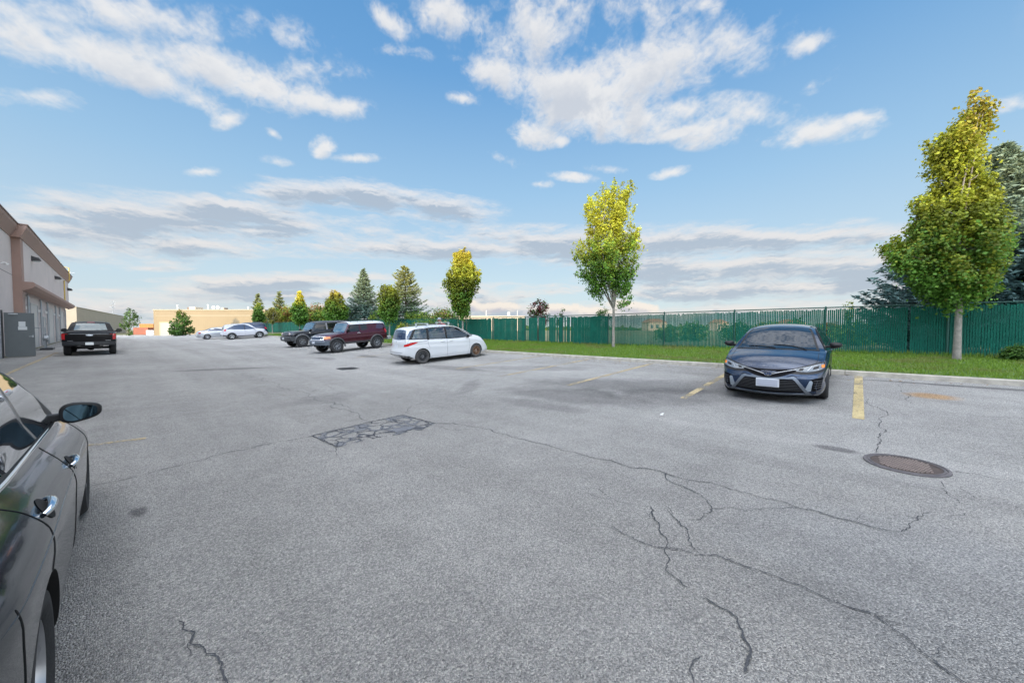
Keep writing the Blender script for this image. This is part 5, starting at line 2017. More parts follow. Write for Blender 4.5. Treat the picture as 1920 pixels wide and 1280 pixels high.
# ---- maroon boxy SUV with white roof ---------------------------------------------
def maroon_suv():
    sp_ = dict(x=(-2.28, 2.22), W=1.88, wr=.40, arch=.455, axles=(-1.345, 1.345), tum=.17, crown=.05, bow=(.14, .08), shelf=.05,
               top=[(-2.28, 1.18), (-2.25, 1.35), (-2.12, 1.72), (-1.6, 1.79), (-.5, 1.805), (.15, 1.80), (.42, 1.76), (.78, 1.24), (.95, 1.20), (1.5, 1.165), (1.95, 1.12), (2.16, 1.02), (2.22, .92)],
               belt=[(-2.28, 1.12), (-1.5, 1.15), (.2, 1.13), (.8, 1.12), (1.5, 1.07), (1.95, 1.00), (2.22, .84)],
               rock=[(-2.28, .62), (-2.0, .56), (-1.0, .48), (1.0, .47), (1.8, .52), (2.22, .56)],
               plan=[(-2.28, .78), (-2.2, .86), (-1.9, .92), (-1.3, .94), (1.3, .94), (1.7, .92), (2.0, .85), (2.15, .78), (2.22, .70)],
               side=[(0, .06), (.1, .02), (.3, .0), (.5, .0), (.7, .012), (.9, .02), (1, .04)],
               nose=[(0, .04), (.4, .0), (.8, .05), (1, .14)], tail=[(0, .04), (.3, .0), (.6, .03), (1, .10)], endlen=.4)
    P = paint('maroon_paint', (.060, .006, .018), .24, .45)
    WR = mat('white_roof_paint', (.66, .68, .70), .3, coat=.6)
    c = Car('boxy_suv', 'maroon boxy off-road SUV with white roof and amber front lamp', 'SUV', sp_, P)
    c.patch('roof_panel', [(-2.16, -.66), (-1.0, -.72), (.36, -.68)], [(-2.16, .66), (-1.0, .72), (.36, .68)], 'T', WR, .012, 30, 16)
    for md in 'LR':
        c.patch('roof_side', [(-2.14, 1.60), (-1.5, 1.645), (.47, 1.635)], [(-2.05, 1.765), (-1.5, 1.765), (.36, 1.755)], md, WR, .012, 30, 3)
    GLS = mat('bluish_glass', (.05, .10, .14), .04, spec=.9)
    c.patch('windscreen', [(.80, -.72), (.86, 0), (.80, .72)], [(.44, -.68), (.48, 0), (.44, .68)], 'T', GLS, .006, 20, 8)
    c.patch('side_window', [(-.18, 1.20), (.35, 1.19), (.66, 1.20)], [(-.18, 1.61), (.2, 1.61), (.43, 1.60)], 'L', M_GLASS, .006, 16, 6, both=True)
    c.patch('side_window', [(-.75, 1.28), (-.5, 1.25), (-.28, 1.24)], [(-.72, 1.61), (-.5, 1.61), (-.28, 1.61)], 'L', M_GLASS, .006, 12, 6, both=True)
    c.patch('quarter_window', [(-2.06, 1.36), (-1.7, 1.28), (-1.35, 1.32)], [(-2.0, 1.57), (-1.7, 1.60), (-1.48, 1.60)], 'L', mat('purple_glass', (.03, .02, .05), .04, spec=.9), .006, 14, 6, both=True)
    c.patch('rear_window', [(-.6, 1.22), (.6, 1.22)], [(-.56, 1.6), (.56, 1.6)], 'B', M_GLASS, .006, 10, 6)
    # front
    c.patch('front_panel', [(-.78, .80), (0, .80), (.78, .80)], [(-.74, 1.02), (0, 1.03), (.74, 1.02)], 'F', WR, .010, 24, 6)
    c.patch('grille', [(-.50, .835), (.50, .835)], [(-.50, .985), (.50, .985)], 'F', mat('grille_dark_blue', (.02, .03, .06), .4), .020, 16, 4)
    for sg in (1, -1):
        mb = MB()
        q, n = c.hit('F', sg * .63, .915)
        mb.lathe([(.105, -.02), (.105, .022), (.08, .035), (0, .04)], None, 24, 'x', Matrix.Translation((q.x, sg * .60, .912)))
        mb.build('headlight', M_LAMP, c.root, smooth=40)
    for md in 'LR':
        c.patch('turn_signal', [(1.70, .875), (1.90, .865), (2.03, .86)], [(1.72, .985), (1.90, .985), (2.02, .98)], md, M_AMB, .012, 12, 4)
        c.patch('tail_light', [(-2.14, 1.02), (-2.0, 1.02)], [(-2.14, 1.24), (-2.0, 1.24)], md, M_RED, .012, 6, 5)
        c.patch('sill_guard', [(-.85, .475), (.85, .465)], [(-.85, .60), (.85, .59)], md, M_PLAST, .015, 20, 3)
    BG = mat('grey_bumper', (.11, .13, .16), .5, metal=.3)
    mb = MB()
    ys_ = np.linspace(-.90, .90, 15)
    vs = []
    for y in ys_:
        xx = 2.26 - .20 * (abs(y) / .9) ** 3
        vs += [(xx - .30, y, .50), (xx, y, .50), (xx + .03, y, .56), (xx + .03, y, .72), (xx - .02, y, .77), (xx - .30, y, .77)]
    fs = [(i * 6 + k, i * 6 + (k + 1) % 6, (i + 1) * 6 + (k + 1) % 6, (i + 1) * 6 + k) for i in range(14) for k in range(6)]
    mb.add(vs, fs + [(5, 4, 3, 2, 1, 0), tuple(84 + k for k in range(6))])
    mb.build('front_bumper', BG, c.root, smooth=35)
    for y in (-.62, .62):
        mb = MB()
        mb.lathe([(.055, -.02), (.055, .012), (0, .018)], None, 16, 'x', Matrix.Translation((2.21, y, .63)))
        mb.build('fog_light', M_LAMP, c.root)
    mb = MB()
    mb.box(2.285, -.155, .60, 2.30, .155, .74)
    mb.build('licence_plate', M_PLATE, c.root)
    mb = MB()
    mb.box(-2.50, -.88, .52, -2.20, .88, .74)
    mb.build('rear_bumper', mat('chrome_bumper', (.45, .47, .48), .3, metal=.7), c.root, bevel=.03)
    sw = MB()
    M = Matrix.Translation((-2.36, .08, 1.13))
    sw.lathe([(.0, -.12), (.30, -.12), (.37, -.09), (.385, 0), (.37, .10), (.2, .13), (0, .13)], None, 32, 'x', M)
    sw.build('spare_wheel', M_TYRE, c.root, smooth=40)
    c.arch_trim(M_PLAST, .075, .035)
    seams(c, [[(.62, 1.16), (.66, .9), (.60, .62), (.52, .5)], [(-.23, 1.68), (-.23, 1.1), (-.24, .6)], [(-.82, 1.66), (-.84, 1.2), (-.86, .9), (-.80, .62)]], .004)
    c.handle(-.10, 1.085, mat('silver_handle', (.55, .56, .58), .35, metal=.4), L=.2)
    c.mirror(.62, 1.30, M_TRIMB, M_GLASS, w=.16, h=.24, d=.12, out=.06)
    for sd in (1,):
        mb = MB()
        q, n = c.hit('L', .62, 1.30)
        mb.box(.585, abs(q.y) + .075, 1.20, .592, abs(q.y) + .20, 1.40)
    # roof rack feet, aerial and cross rails
    for x in (-1.3, -.25):
        mb = MB()
        mb.tube([(x, -.62, 1.78), (x, -.60, 1.86), (x, .60, 1.86), (x, .62, 1.78)], .014, n=6)
        mb.build('roof_bar', M_TRIMB, c.root, smooth=50)
    mb = MB()
    mb.tube([(.32, .70, 1.76), (.05, .72, 2.02)], .009, n=5)
    mb.build('aerial', M_TRIMB, c.root)
    c.patch('bonnet_scoop', [(1.3, -.35), (1.3, .35)], [(1.12, -.35), (1.12, .35)], 'T', M_TRIMB, .008, 8, 3)
    c.patch('bonnet_panel', [(2.0, -.60), (2.02, 0), (2.0, .60)], [(.95, -.66), (.98, 0), (.95, .66)], 'T', paint('pale_bonnet_paint', (.10, .07, .10), .25, .5), .004, 16, 12)
    c.wheels(.40, .225, .26, ('spoke', 8, .030, .045), mat('dull_alloy', (.24, .25, .27), .4, metal=.6), M_TYRE, lug=True, inset=-.01)
    mb = MB()
    c.place(10.12, 23.45, math.pi + R(6.5))
    return c


# ---- black boxy SUV with grey roof ------------------------------------------------
def black_suv():
    sp_ = dict(x=(-2.38, 2.30), W=1.92, wr=.42, arch=.475, axles=(-1.475, 1.475), tum=.12, crown=.035, bow=(.09, .06), shelf=.04,
               top=[(-2.38, 1.1), (-2.36, 1.3), (-2.30, 1.80), (-1.6, 1.84), (-.5, 1.85), (.22, 1.83), (.40, 1.78), (.78, 1.27), (.95, 1.225), (1.6, 1.21), (2.1, 1.19), (2.26, 1.12), (2.30, 1.0)],
               belt=[(-2.38, 1.06), (-1.5, 1.17), (.2, 1.17), (.8, 1.16), (1.5, 1.15), (2.05, 1.12), (2.30, .94)],
               rock=[(-2.38, .62), (-2.0, .56), (-1.0, .48), (1.0, .48), (1.8, .55), (2.30, .58)],
               plan=[(-2.38, .86), (-2.3, .93), (-2.0, .95), (1.3, .95), (1.9, .94), (2.15, .91), (2.30, .84)],
               side=[(0, .06), (.1, .02), (.3, .0), (.6, .0), (.85, .01), (1, .04)],
               nose=[(0, .03), (.4, .0), (.8, .01), (1, .08)], tail=[(0, .03), (.3, .0), (.8, .02), (1, .08)], endlen=.3)
    P = paint('black_navy_paint', (.006, .008, .015), .22, .2, .5)
    c = Car('boxy_suv', 'black boxy off-road SUV with dark grey hard top and round headlights', 'SUV', sp_, P)
    GT = mat('grey_hardtop', (.060, .063, .072), .6)
    c.patch('hard_top', [(-2.32, -.78), (0, -.80), (.36, -.78)], [(-2.32, .78), (0, .80), (.36, .78)], 'T', GT, .012, 30, 16)
    for md in 'LR':
        c.patch('hard_top_side', [(-2.27, 1.68), (-1.5, 1.70), (.42, 1.69)], [(-2.27, 1.80), (-1.5, 1.815), (.34, 1.80)], md, GT, .012, 30, 3)
        c.patch('hard_top_side', [(-2.28, 1.22), (-2.18, 1.22)], [(-2.26, 1.70), (-2.16, 1.70)], md, GT, .012, 4, 6)
        c.patch('hard_top_side', [(-1.36, 1.20), (-1.22, 1.20)], [(-1.36, 1.70), (-1.22, 1.70)], md, GT, .012, 4, 6)
        c.patch('hard_top_side', [(-.44, 1.20), (-.32, 1.20)], [(-.44, 1.70), (-.32, 1.70)], md, mat('grey_pillar', (.16, .16, .17), .5), .012, 4, 6)
    GLS = mat('bluish_glass', (.05, .10, .14), .04, spec=.9)
    c.patch('windscreen', [(.80, -.80), (.83, 0), (.80, .80)], [(.42, -.76), (.44, 0), (.42, .76)], 'T', GLS, .006, 20, 8)
    for (a, b, a2, b2) in ((-.30, .68, -.30, .46), (-1.20, -.46, -1.20, -.46), (-2.16, -1.38, -2.16, -1.38)):
        c.patch('side_window', [(a, 1.22), (b, 1.22)], [(a2, 1.68), (b2, 1.68)], 'L', M_GLASS, .006, 14, 6, both=True)
    c.patch('grille', [(-.80, .88), (0, .88), (.80, .88)], [(-.80, 1.08), (0, 1.08), (.80, 1.08)], 'F', M_TRIMB, .010, 20, 4)
    GB = mat('grey_bar', (.22, .24, .27), .4, metal=.4)
    for z in (.93, .985, 1.04):
        c.line('grille_bar', [(-.5, z), (0, z), (.5, z)], 'F', .014, GB, .018, 16)
    c.line('grille_bar', [(-.82, 1.09), (0, 1.09), (.82, 1.09)], 'F', .018, GB, .010, 16)
    for sg in (1, -1):
        q, n = c.hit('F', sg * .66, .98)
        mb = MB()
        mb.lathe([(.115, -.02), (.115, .03), (.10, .042), (.085, .03), (0, .045)], None, 28, 'x', Matrix.Translation((q.x, sg * .67, .98)))
        mb.build('headlight', mat('dusky_lamp', (.45, .38, .38), .12), c.root, smooth=40)
    mb = MB()
    vs = []
    for y in np.linspace(-.95, .95, 13):
        xx = 2.42 - .16 * (abs(y) / .95) ** 4
        vs += [(xx - .3, y, .50), (xx - .04, y, .50), (xx, y, .58), (xx, y, .78), (xx - .04, y, .82), (xx - .3, y, .82)]
    mb.add(vs, [(i * 6 + k, i * 6 + (k + 1) % 6, (i + 1) * 6 + (k + 1) % 6, (i + 1) * 6 + k) for i in range(12) for k in range(6)] + [(5, 4, 3, 2, 1, 0), tuple(72 + k for k in range(6))])
    mb.build('front_bumper', M_PLAST, c.root, smooth=35)
    mb = MB()
    mb.box(2.425, -.155, .62, 2.44, .155, .76)
    mb.build('licence_plate', M_PLATE, c.root)
    c.arch_trim(mat('grey_arch', (.09, .095, .10), .55), .095, .05)
    for md in 'LR':
        c.patch('sill_guard', [(-.95, .485), (.95, .485)], [(-.95, .58), (.95, .58)], md, M_PLAST, .015, 20, 3)
        c.patch('fender_badge', [(.88, 1.02), (.98, 1.02)], [(.88, 1.08), (.98, 1.08)], md, mat('cream_badge', (.6, .58, .5), .5), .01, 4, 2)
    seams(c, [[(.66, 1.2), (.68, .9), (.62, .6), (.5, .5)], [(-.38, 1.2), (-.38, .9), (-.40, .55)], [(-1.28, 1.2), (-1.28, 1.0), (-1.12, .75)]], .004)
    c.handle(-.20, 1.09, P)
    c.handle(-1.12, 1.09, P)
    c.mirror(.86, 1.24, M_TRIMB, M_GLASS, w=.20, h=.17, d=.12, out=.05)
    c.wheels(.42, .22, .26, ('spoke', 6, .035, .04, .03), mat('grey_alloy', (.22, .225, .23), .35, metal=.7), M_TYRE, lug=True, inset=-.02)
    c.place(10.70, 30.75, math.pi + R(4))
    return c


# ---- rounded SUVs and silver sedan far off --------------------------------------
def crossover(name, label, cat, P, x, y, ang, extra=None, W=1.85, top=1.68, glass=None):
    sp_ = dict(x=(-2.28, 2.30), W=W, wr=.35, arch=.40, axles=(-1.33, 1.33), tum=.30, crown=.05, bow=(.24, .16), shelf=.03,
               top=[(-2.28, 1.04), (-2.22, 1.25), (-2.08, 1.50), (-1.6, top - .05), (-.6, top), (0, top), (.4, top - .05), (1.12, 1.22), (1.35, 1.15), (1.9, 1.06), (2.2, .93), (2.30, .78)],
               belt=[(-2.28, 1.0), (-1.7, 1.12), (-.8, 1.08), (.3, 1.03), (1.15, 1.04), (1.8, .97), (2.1, .86), (2.30, .68)],
               rock=[(-2.28, .45), (-2.0, .36), (-1.0, .28), (1.0, .27), (1.9, .32), (2.30, .34)],
               plan=[(-2.28, .72), (-2.2, .80), (-1.9, .88), (-1.2, .92), (1.2, .92), (1.7, .90), (2.05, .83), (2.2, .76), (2.30, .66)],
               nose=[(0, .08), (.2, .0), (.5, .02), (.8, .10), (1, .22)], tail=[(0, .06), (.2, .0), (.5, .06), (.8, .12), (1, .2)], endlen=.55)
    c = Car(name, label, cat, sp_, P)
    g = glass or mat('navy_glass', (.015, .03, .07), .04, spec=.9)
    c.patch('windscreen', [(1.12, -.68), (1.26, 0), (1.12, .68)], [(.50, -.56), (.56, 0), (.50, .56)], 'T', g, .005, 16, 8)
    c.patch('side_window', [(-1.78, 1.20), (-.8, 1.14), (.1, 1.09), (.98, 1.10)], [(-1.72, 1.25), (-.9, top - .14), (0, top - .12), (.93, 1.15)], 'L', g, .006, 30, 6, both=True)
    c.patch('pillar', [(-.12, 1.05), (-.04, 1.05)], [(-.12, top - .1), (-.04, top - .1)], 'L', M_TRIMB, .010, 4, 6, both=True)
    c.patch('rear_window', [(-.62, 1.14), (0, 1.12), (.62, 1.14)], [(-.5, top - .22), (0, top - .2), (.5, top - .22)], 'B', g, .006, 12, 6)
    for md in 'LR':
        c.patch('tail_light', [(-2.05, .96), (-1.82, 1.0)], [(-1.93, 1.22), (-1.76, 1.22)], md, M_RED, .008, 8, 5)
        c.patch('headlight', [(1.86, .78), (2.0, .76)], [(1.78, .88), (1.98, .86)], md, M_LAMP, .008, 8, 4)
        c.patch('sill_guard', [(-.9, .275), (.9, .265)], [(-.9, .42), (.9, .40)], md, M_PLAST, .010, 16, 3)
        c.patch('bumper_guard', [(-2.12, .40), (-1.75, .33)], [(-2.12, .56), (-1.75, .50)], md, M_PLAST, .008, 8, 3)
    c.patch('bumper_guard', [(-.8, .44), (0, .43), (.8, .44)], [(-.8, .60), (0, .60), (.8, .60)], 'B', M_PLAST, .008, 16, 4)
    c.patch('licence_plate', [(-.155, .80), (.155, .80)], [(-.155, .93), (.155, .93)], 'B', M_PLATE, .006, 4, 2)
    c.arch_trim(M_PLAST, .06, .015)
    seams(c, [[(.92, 1.04), (.95, .8), (.86, .3)], [(-.08, 1.05), (-.08, .3)], [(-1.0, 1.1), (-1.04, .9), (-.9, .7)]], .004)
    c.handle(.06, .93, P)
    c.handle(-.82, .96, P)
    c.mirror(.88, 1.12, P, M_GLASS, w=.2, h=.15, d=.12, out=.04)
    c.wheels(.35, .235, .22, ('spoke', 5, .05, .075, .02), M_SILVER, inset=.012)
    if extra:
        extra(c)
    c.place(x, y, ang)
    return c


def silver_sedan():
    sp_ = dict(x=(-2.35, 2.30), W=1.80, wr=.32, arch=.355, axles=(-1.35, 1.35), tum=.42, crown=.05, bow=(.26, .18), shelf=.03,
               top=[(-2.35, .90), (-2.2, 1.02), (-1.7, 1.08), (-1.5, 1.10), (-.8, 1.36), (-.2, 1.42), (.2, 1.41), (.55, 1.33), (1.25, .99), (1.9, .88), (2.2, .76), (2.30, .66)],
               belt=[(-2.35, .86), (-2.1, .96), (-1.4, .97), (.8, .91), (1.2, .92), (1.8, .82), (2.30, .60)],
               rock=[(-2.35, .36), (-2.0, .24), (-1.0, .20), (1.0, .19), (1.9, .20), (2.30, .22)],
               plan=[(-2.35, .68), (-2.25, .76), (-2.0, .85), (-1.3, .90), (1.3, .90), (1.8, .87), (2.15, .78), (2.30, .66)],
               nose=[(0, .08), (.3, .0), (.7, .06), (1, .2)], tail=[(0, .06), (.3, .0), (.7, .05), (1, .16)], endlen=.5)
    P = paint('silver_paint', (.48, .50, .53), .28, .5)
    c = Car('parked_sedan', 'small silver sedan far off, mostly behind the white SUV', 'car', sp_, P)
    g = mat('navy_glass', (.015, .03, .07), .04, spec=.9)
    c.patch('windscreen', [(1.15, -.66), (1.28, 0), (1.15, .66)], [(.42, -.5), (.46, 0), (.42, .5)], 'T', g, .005, 14, 8)
    c.patch('rear_window', [(-1.58, -.6), (-1.62, 0), (-1.58, .6)], [(-.9, -.5), (-.9, 0), (-.9, .5)], 'T', g, .005, 14, 8)
    c.patch('side_window', [(-1.3, 1.01), (-.5, .98), (.9, .97)], [(-1.25, 1.05), (-.6, 1.32), (.85, 1.0)], 'L', g, .006, 24, 5, both=True)
    for md in 'LR':
        c.patch('tail_light', [(-2.12, .74), (-1.92, .76)], [(-2.12, .88), (-1.9, .90)], md, M_RED, .008, 6, 4)
        c.patch('headlight', [(1.86, .66), (2.0, .64)], [(1.78, .76), (1.98, .74)], md, M_LAMP, .008, 8, 4)
    c.patch('licence_plate', [(-.155, .72), (.155, .72)], [(-.155, .86), (.155, .86)], 'B', M_PLATE, .006, 4, 2)
    seams(c, [[(.92, .95), (.95, .8), (.86, .25)], [(-.12, .96), (-.12, .25)], [(-.98, .98), (-1.0, .7)]], .004)
    c.handle(.06, .86, P)
    c.mirror(.78, 1.0, P, M_GLASS, w=.18, h=.13, d=.12, out=.04)
    c.wheels(.32, .215, .20, ('spoke', 7, .04, .05), M_SILVER, inset=.012)
    c.place(8.65, 57.6, R(0))
    return c


# ---- black pickup from behind ------------------------------------------------------
def pickup():
    sp_ = dict(x=(-2.95, 2.85), W=2.03, wr=.41, arch=.47, axles=(-1.85, 1.85), tum=.34, crown=.05, bow=(.14, .03), shelf=.05,
               top=[(-2.95, 1.30), (-2.8, 1.335), (-1.25, 1.345), (-1.12, 1.36), (-.82, 1.86), (-.55, 1.92), (.3, 1.93), (.7, 1.86), (1.35, 1.36), (1.6, 1.28), (2.5, 1.20), (2.85, 1.0)],
               belt=[(-2.95, 1.26), (-1.4, 1.28), (0, 1.27), (1.2, 1.25), (2.3, 1.15), (2.85, .92)],
               rock=[(-2.95, .66), (-2.5, .62), (-1.2, .50), (1.0, .48), (2.2, .55), (2.85, .55)],
               plan=[(-2.95, .985), (-2.9, 1.005), (-2.0, 1.015), (1.5, 1.015), (2.3, .98), (2.7, .90), (2.85, .80)],
               side=[(0, .05), (.1, .02), (.3, .0), (.5, .012), (.75, .005), (.92, .01), (1, .03)],
               nose=[(0, .05), (.4, .0), (.8, .04), (1, .12)], tail=[(0, .02), (.2, .0), (.8, .0), (1, .02)], endlen=.3,
               extra=[-1.2, -1.15, -1.1, -1.05])
    P = mat('black_paint', (.003, .003, .004), .3, 0, coat=.12, spec=.15)
    c = Car('pickup_truck', 'black crew-cab pickup truck seen from behind, parked along the left building', 'pickup truck', sp_, P)
    c.patch('rear_window', [(-.66, 1.41), (0, 1.40), (.66, 1.41)], [(-.56, 1.80), (0, 1.815), (.56, 1.80)], 'B', mat('pale_tinted_glass', (.06, .10, .11), .05, spec=.9), .006, 16, 8)
    c.patch('side_window', [(-.95, 1.33), (.2, 1.32), (1.05, 1.32)], [(-.78, 1.78), (.2, 1.82), (.75, 1.74)], 'L', M_GLASS, .006, 24, 6, both=True)
    c.patch('windscreen', [(1.30, -.8), (1.40, 0), (1.30, .8)], [(.80, -.64), (.86, 0), (.80, .64)], 'T', M_GLASS, .006, 14, 8)
    c.patch('brake_light', [(-.16, 1.845), (.16, 1.845)], [(-.15, 1.885), (.15, 1.885)], 'B', mat('dim_red', (.20, .02, .03), .3), .012, 6, 2)
    c.patch('tonneau_cover', [(-2.86, -.90), (-1.25, -.90)], [(-2.86, .90), (-1.25, .90)], 'T', mat('black_vinyl', (.012, .012, .013), .7), .01, 8, 8)
    # tailgate
    c.patch('tailgate', [(-.78, .80), (0, .80), (.78, .80)], [(-.78, 1.27), (0, 1.275), (.78, 1.27)], 'B', P, .018, 16, 8)
    c.line('tailgate_trim', [(-.76, 1.215), (-.25, 1.205), (0, 1.19), (.25, 1.205), (.76, 1.215)], 'B', .010, mat('grey_chrome', (.22, .24, .26), .3, metal=.6), .020, 24)
    em = MB()
    em.lathe([(.0, -.014), (.12, -.012), (.135, .0), (.13, .02)], None, 28, 'x', Matrix.Translation((-2.985, 0, 1.14)) @ Matrix.Diagonal((1, 1, .42, 1)))
    em.build('emblem', mat('emblem_silver', (.62, .66, .70), .25, metal=.4), c.root, smooth=40)
    em = MB()
    q_ = -3.0
    em.tube([(q_ - .001, .10 * math.cos(t), 1.14 + .038 * math.sin(t)) for t in [2 * math.pi * i / 24 for i in range(25)]], .004, n=5, cap=False)
    em.build('emblem_ring', mat('emblem_grey', (.2, .24, .32), .3), c.root)
    for sg in (1, -1):
        c.patch('tail_light', [(sg * .88, .90), (sg * .985, .92)], [(sg * .88, 1.22), (sg * .98, 1.22)], 'B', M_RED, .016, 6, 6)
        c.patch('tailgate_edge', [(sg * .60, .835), (sg * .80, .835)], [(sg * .60, .85), (sg * .80, .85)], 'B', M_SILVER, .024, 6, 2)
    for md in 'LR':
        c.patch('tail_light', [(-2.94, .92), (-2.78, .94)], [(-2.94, 1.22), (-2.80, 1.22)], md, M_RED, .010, 6, 6)
    mb = MB()
    vs = []
    for y in np.linspace(-.98, .98, 13):
        dx_ = .10 * (abs(y) / .98) ** 3
        vs += [(-2.80, y, .56), (-3.06 + dx_, y, .56), (-3.12 + dx_, y, .62), (-3.12 + dx_, y, .76), (-3.06 + dx_, y, .79), (-2.80, y, .79)]
    mb.add(vs, [(i * 6 + k, i * 6 + (k + 1) % 6, (i + 1) * 6 + (k + 1) % 6, (i + 1) * 6 + k) for i in range(12) for k in range(6)] + [(5, 4, 3, 2, 1, 0), tuple(72 + k for k in range(6))])
    mb.build('rear_bumper', mat('dark_bumper', (.035, .037, .04), .35, metal=.4), c.root, smooth=35)
    c2 = MB()
    c2.box(-3.135, -.155, .60, -3.122, .155, .75)
    c2.build('licence_plate', mat('white_plate', (.72, .74, .72), .5), c.root)
    h = MB()
    h.tube([(-3.0, 0, .50), (-3.15, 0, .50)], .05, n=8)
    h.box(-2.9, -.5, .46, -2.8, .5, .54)
    h.build('tow_hitch', M_TRIMB, c.root)
    sw = MB()
    sw.lathe([(.12, -.09), (.30, -.09), (.36, -.05), (.36, .05), (.30, .09), (.12, .09)], None, 28, 'z', Matrix.Translation((-2.45, 0, .52)))
    sw.build('spare_wheel', M_TYRE, c.root)
    ex = MB()
    ex.tube([(-2.2, -.5, .42), (-2.75, -.56, .42)], .045, n=10)
    ex.tube([(-1.9, -.8, .41), (-1.9, .8, .41)], .07, n=8)
    ex.lathe([(.0, -.12), (.12, -.08), (.15, 0), (.12, .08), (0, .12)], None, 14, 'x', Matrix.Translation((-1.9, 0, .40)))
    ex.build('rear_axle', M_WELL, c.root)
    c.mirror(1.05, 1.38, M_TRIMB, M_GLASS, w=.26, h=.24, d=.13, out=.08)
    for sg in (1, -1):
        mb = MB()
        mb.tube([(-.6, sg * .60, 1.90), (.4, sg * .60, 1.93)], .016, n=6)
        mb.build('roof_rail', M_TRIMB, c.root)
    seams(c, [[(1.0, 1.25), (1.02, .9), (.95, .52)], [(.1, 1.26), (.1, .52)], [(-1.05, 1.27), (-1.05, .9), (-1.0, .52)]], .004)
    c.wheels(.41, .25, .285, ('spoke', 6, .07, .08), M_DARKRIM, M_TYRE, inset=.02)
    c.place(-1.10, 34.2, math.pi / 2 + R(0))
    return c


# ---- near sedan at the left edge, seen along its right flank ------------------------
def near_sedan():
    sp_ = dict(x=(-2.52, 2.33), W=1.86, wr=.335, arch=.372, axles=(-1.40, 1.40), tum=.30, crown=.055, bow=(.30, .16), shelf=.045, res=240, ng=12, nfr=30, nc=24,
               top=[(-2.52, .92), (-2.35, 1.03), (-1.9, 1.09), (-1.75, 1.10), (-1.0, 1.365), (-.4, 1.44), (.05, 1.445), (.45, 1.38), (1.28, .99), (1.45, .955), (1.95, .86), (2.2, .75), (2.33, .66)],
               belt=[(-2.52, .88), (-2.2, .985), (-1.5, .99), (-.5, .955), (.5, .915), (1.1, .90), (1.7, .82), (2.1, .72), (2.33, .60)],
               rock=[(-2.52, .36), (-2.2, .27), (-1.9, .22), (-1.0, .185), (1.0, .175), (1.8, .20), (2.33, .19)],
               plan=[(-2.52, .68), (-2.44, .76), (-2.2, .855), (-1.8, .918), (-1.0, .93), (1.2, .928), (1.65, .915), (2.0, .86), (2.2, .79), (2.33, .69)],
               side=[(0, .085), (.06, .06), (.14, .045), (.22, .020), (.40, .008), (.58, .003), (.70, .0), (.78, .010), (.88, .052), (1, .125)],
               nose=[(0, .08), (.3, .0), (.6, .04), (.85, .12), (1, .2)], tail=[(0, .10), (.3, .0), (.6, .04), (1, .14)], endlen=.6)
    P = paint('near_black_paint', (.014, .022, .030), .13, .5, .35)
    c = Car('parked_sedan', 'glossy near-black sedan with chrome door handles at the left edge of the foreground', 'car', sp_, P)
    MG = mat('mirror_like_glass', (.02, .024, .03), .015, spec=1.0, coat=1.0)
    c.patch('window_surround', [(-1.52, 1.01), (-.9, .985), (0, .955), (.6, .935), (1.0, .935)], [(-1.50, 1.05), (-1.0, 1.27), (-.4, 1.372), (.1, 1.375), (.99, .965)], 'L', M_TRIMB, .006, 50, 14, both=True)
    c.patch('side_window', [(-.18, .992), (.2, .98), (.60, .968)], [(-.16, 1.345), (.08, 1.345), (.56, 1.15)], 'L', MG, .016, 44, 16, both=True)
    c.patch('side_window', [(-1.02, 1.02), (-.6, 1.005), (-.26, .993)], [(-1.02, 1.235), (-.6, 1.325), (-.25, 1.345)], 'L', MG, .016, 44, 16, both=True)
    c.patch('quarter_window', [(-1.38, 1.03), (-1.2, 1.03), (-1.08, 1.025)], [(-1.34, 1.06), (-1.2, 1.13), (-1.08, 1.19)], 'L', MG, .016, 16, 8, both=True)
    c.line('chrome_window_trim', [(-1.55, 1.012), (-.9, .997), (0, .967), (.6, .944), (.95, .938)], 'L', .011, M_CHROME, .010, 60, both=True)
    c.line('roof_seal', [(-1.50, 1.06), (-1.0, 1.285), (-.4, 1.386), (.1, 1.39), (1.02, .955)], 'L', .008, mat('satin_seal', (.10, .11, .12), .3), .002, 50, both=True)
    for md in 'LR':
        c.patch('door_pillar', [(-.265, .99), (-.175, .99)], [(-.255, 1.355), (-.165, 1.355)], md, mat('pillar_gloss', (.05, .06, .075), .12), .012, 4, 10)
    c.patch('windscreen', [(1.20, -.72), (1.33, -.40), (1.36, 0), (1.33, .40), (1.20, .72)], [(.28, -.54), (.33, -.3), (.35, 0), (.33, .3), (.28, .54)], 'T', MG, .005, 20, 10)
    c.patch('rear_window', [(-1.72, -.62), (-1.80, 0), (-1.72, .62)], [(-1.05, -.52), (-1.05, 0), (-1.05, .52)], 'T', MG, .005, 16, 8)
    seams(c, [[(.98, .925), (1.04, .80), (1.03, .55), (.97, .30), (.86, .20)], [(-.20, .95), (-.19, .6), (-.22, .3), (-.24, .21)], [(-1.36, 1.0), (-1.25, .92), (-1.205, .82), (-1.26, .74), (-1.31, .695)],
              [(-.98, .225), (-.24, .215), (.3, .20), (.86, .20)], [(-1.80, .82), (-1.79, .72), (-1.77, .60), (-1.765, .44)]], .0022)
    for (x, z) in ((-.05, .80), (-1.06, .862)):
        c.handle(x, z, M_CHROME, L=.175, cup=M_WELL, out=.025)
    c.line('side_crease', [(-1.9, .80), (-.9, .79), (0, .765), (1.0, .735)], 'L', .004, P, -.001, 50, both=True)
    c.line('sill_trim', [(-1.0, .225), (0, .215), (.98, .215)], 'L', .010, mat('sill_grey', (.10, .12, .14), .35), .001, 30, both=True)
    c.mirror(.60, 1.015, M_TRIMB, mat('mirror_face', (.035, .065, .09), .03, metal=1.0), w=.205, h=.135, d=.15, out=.045)
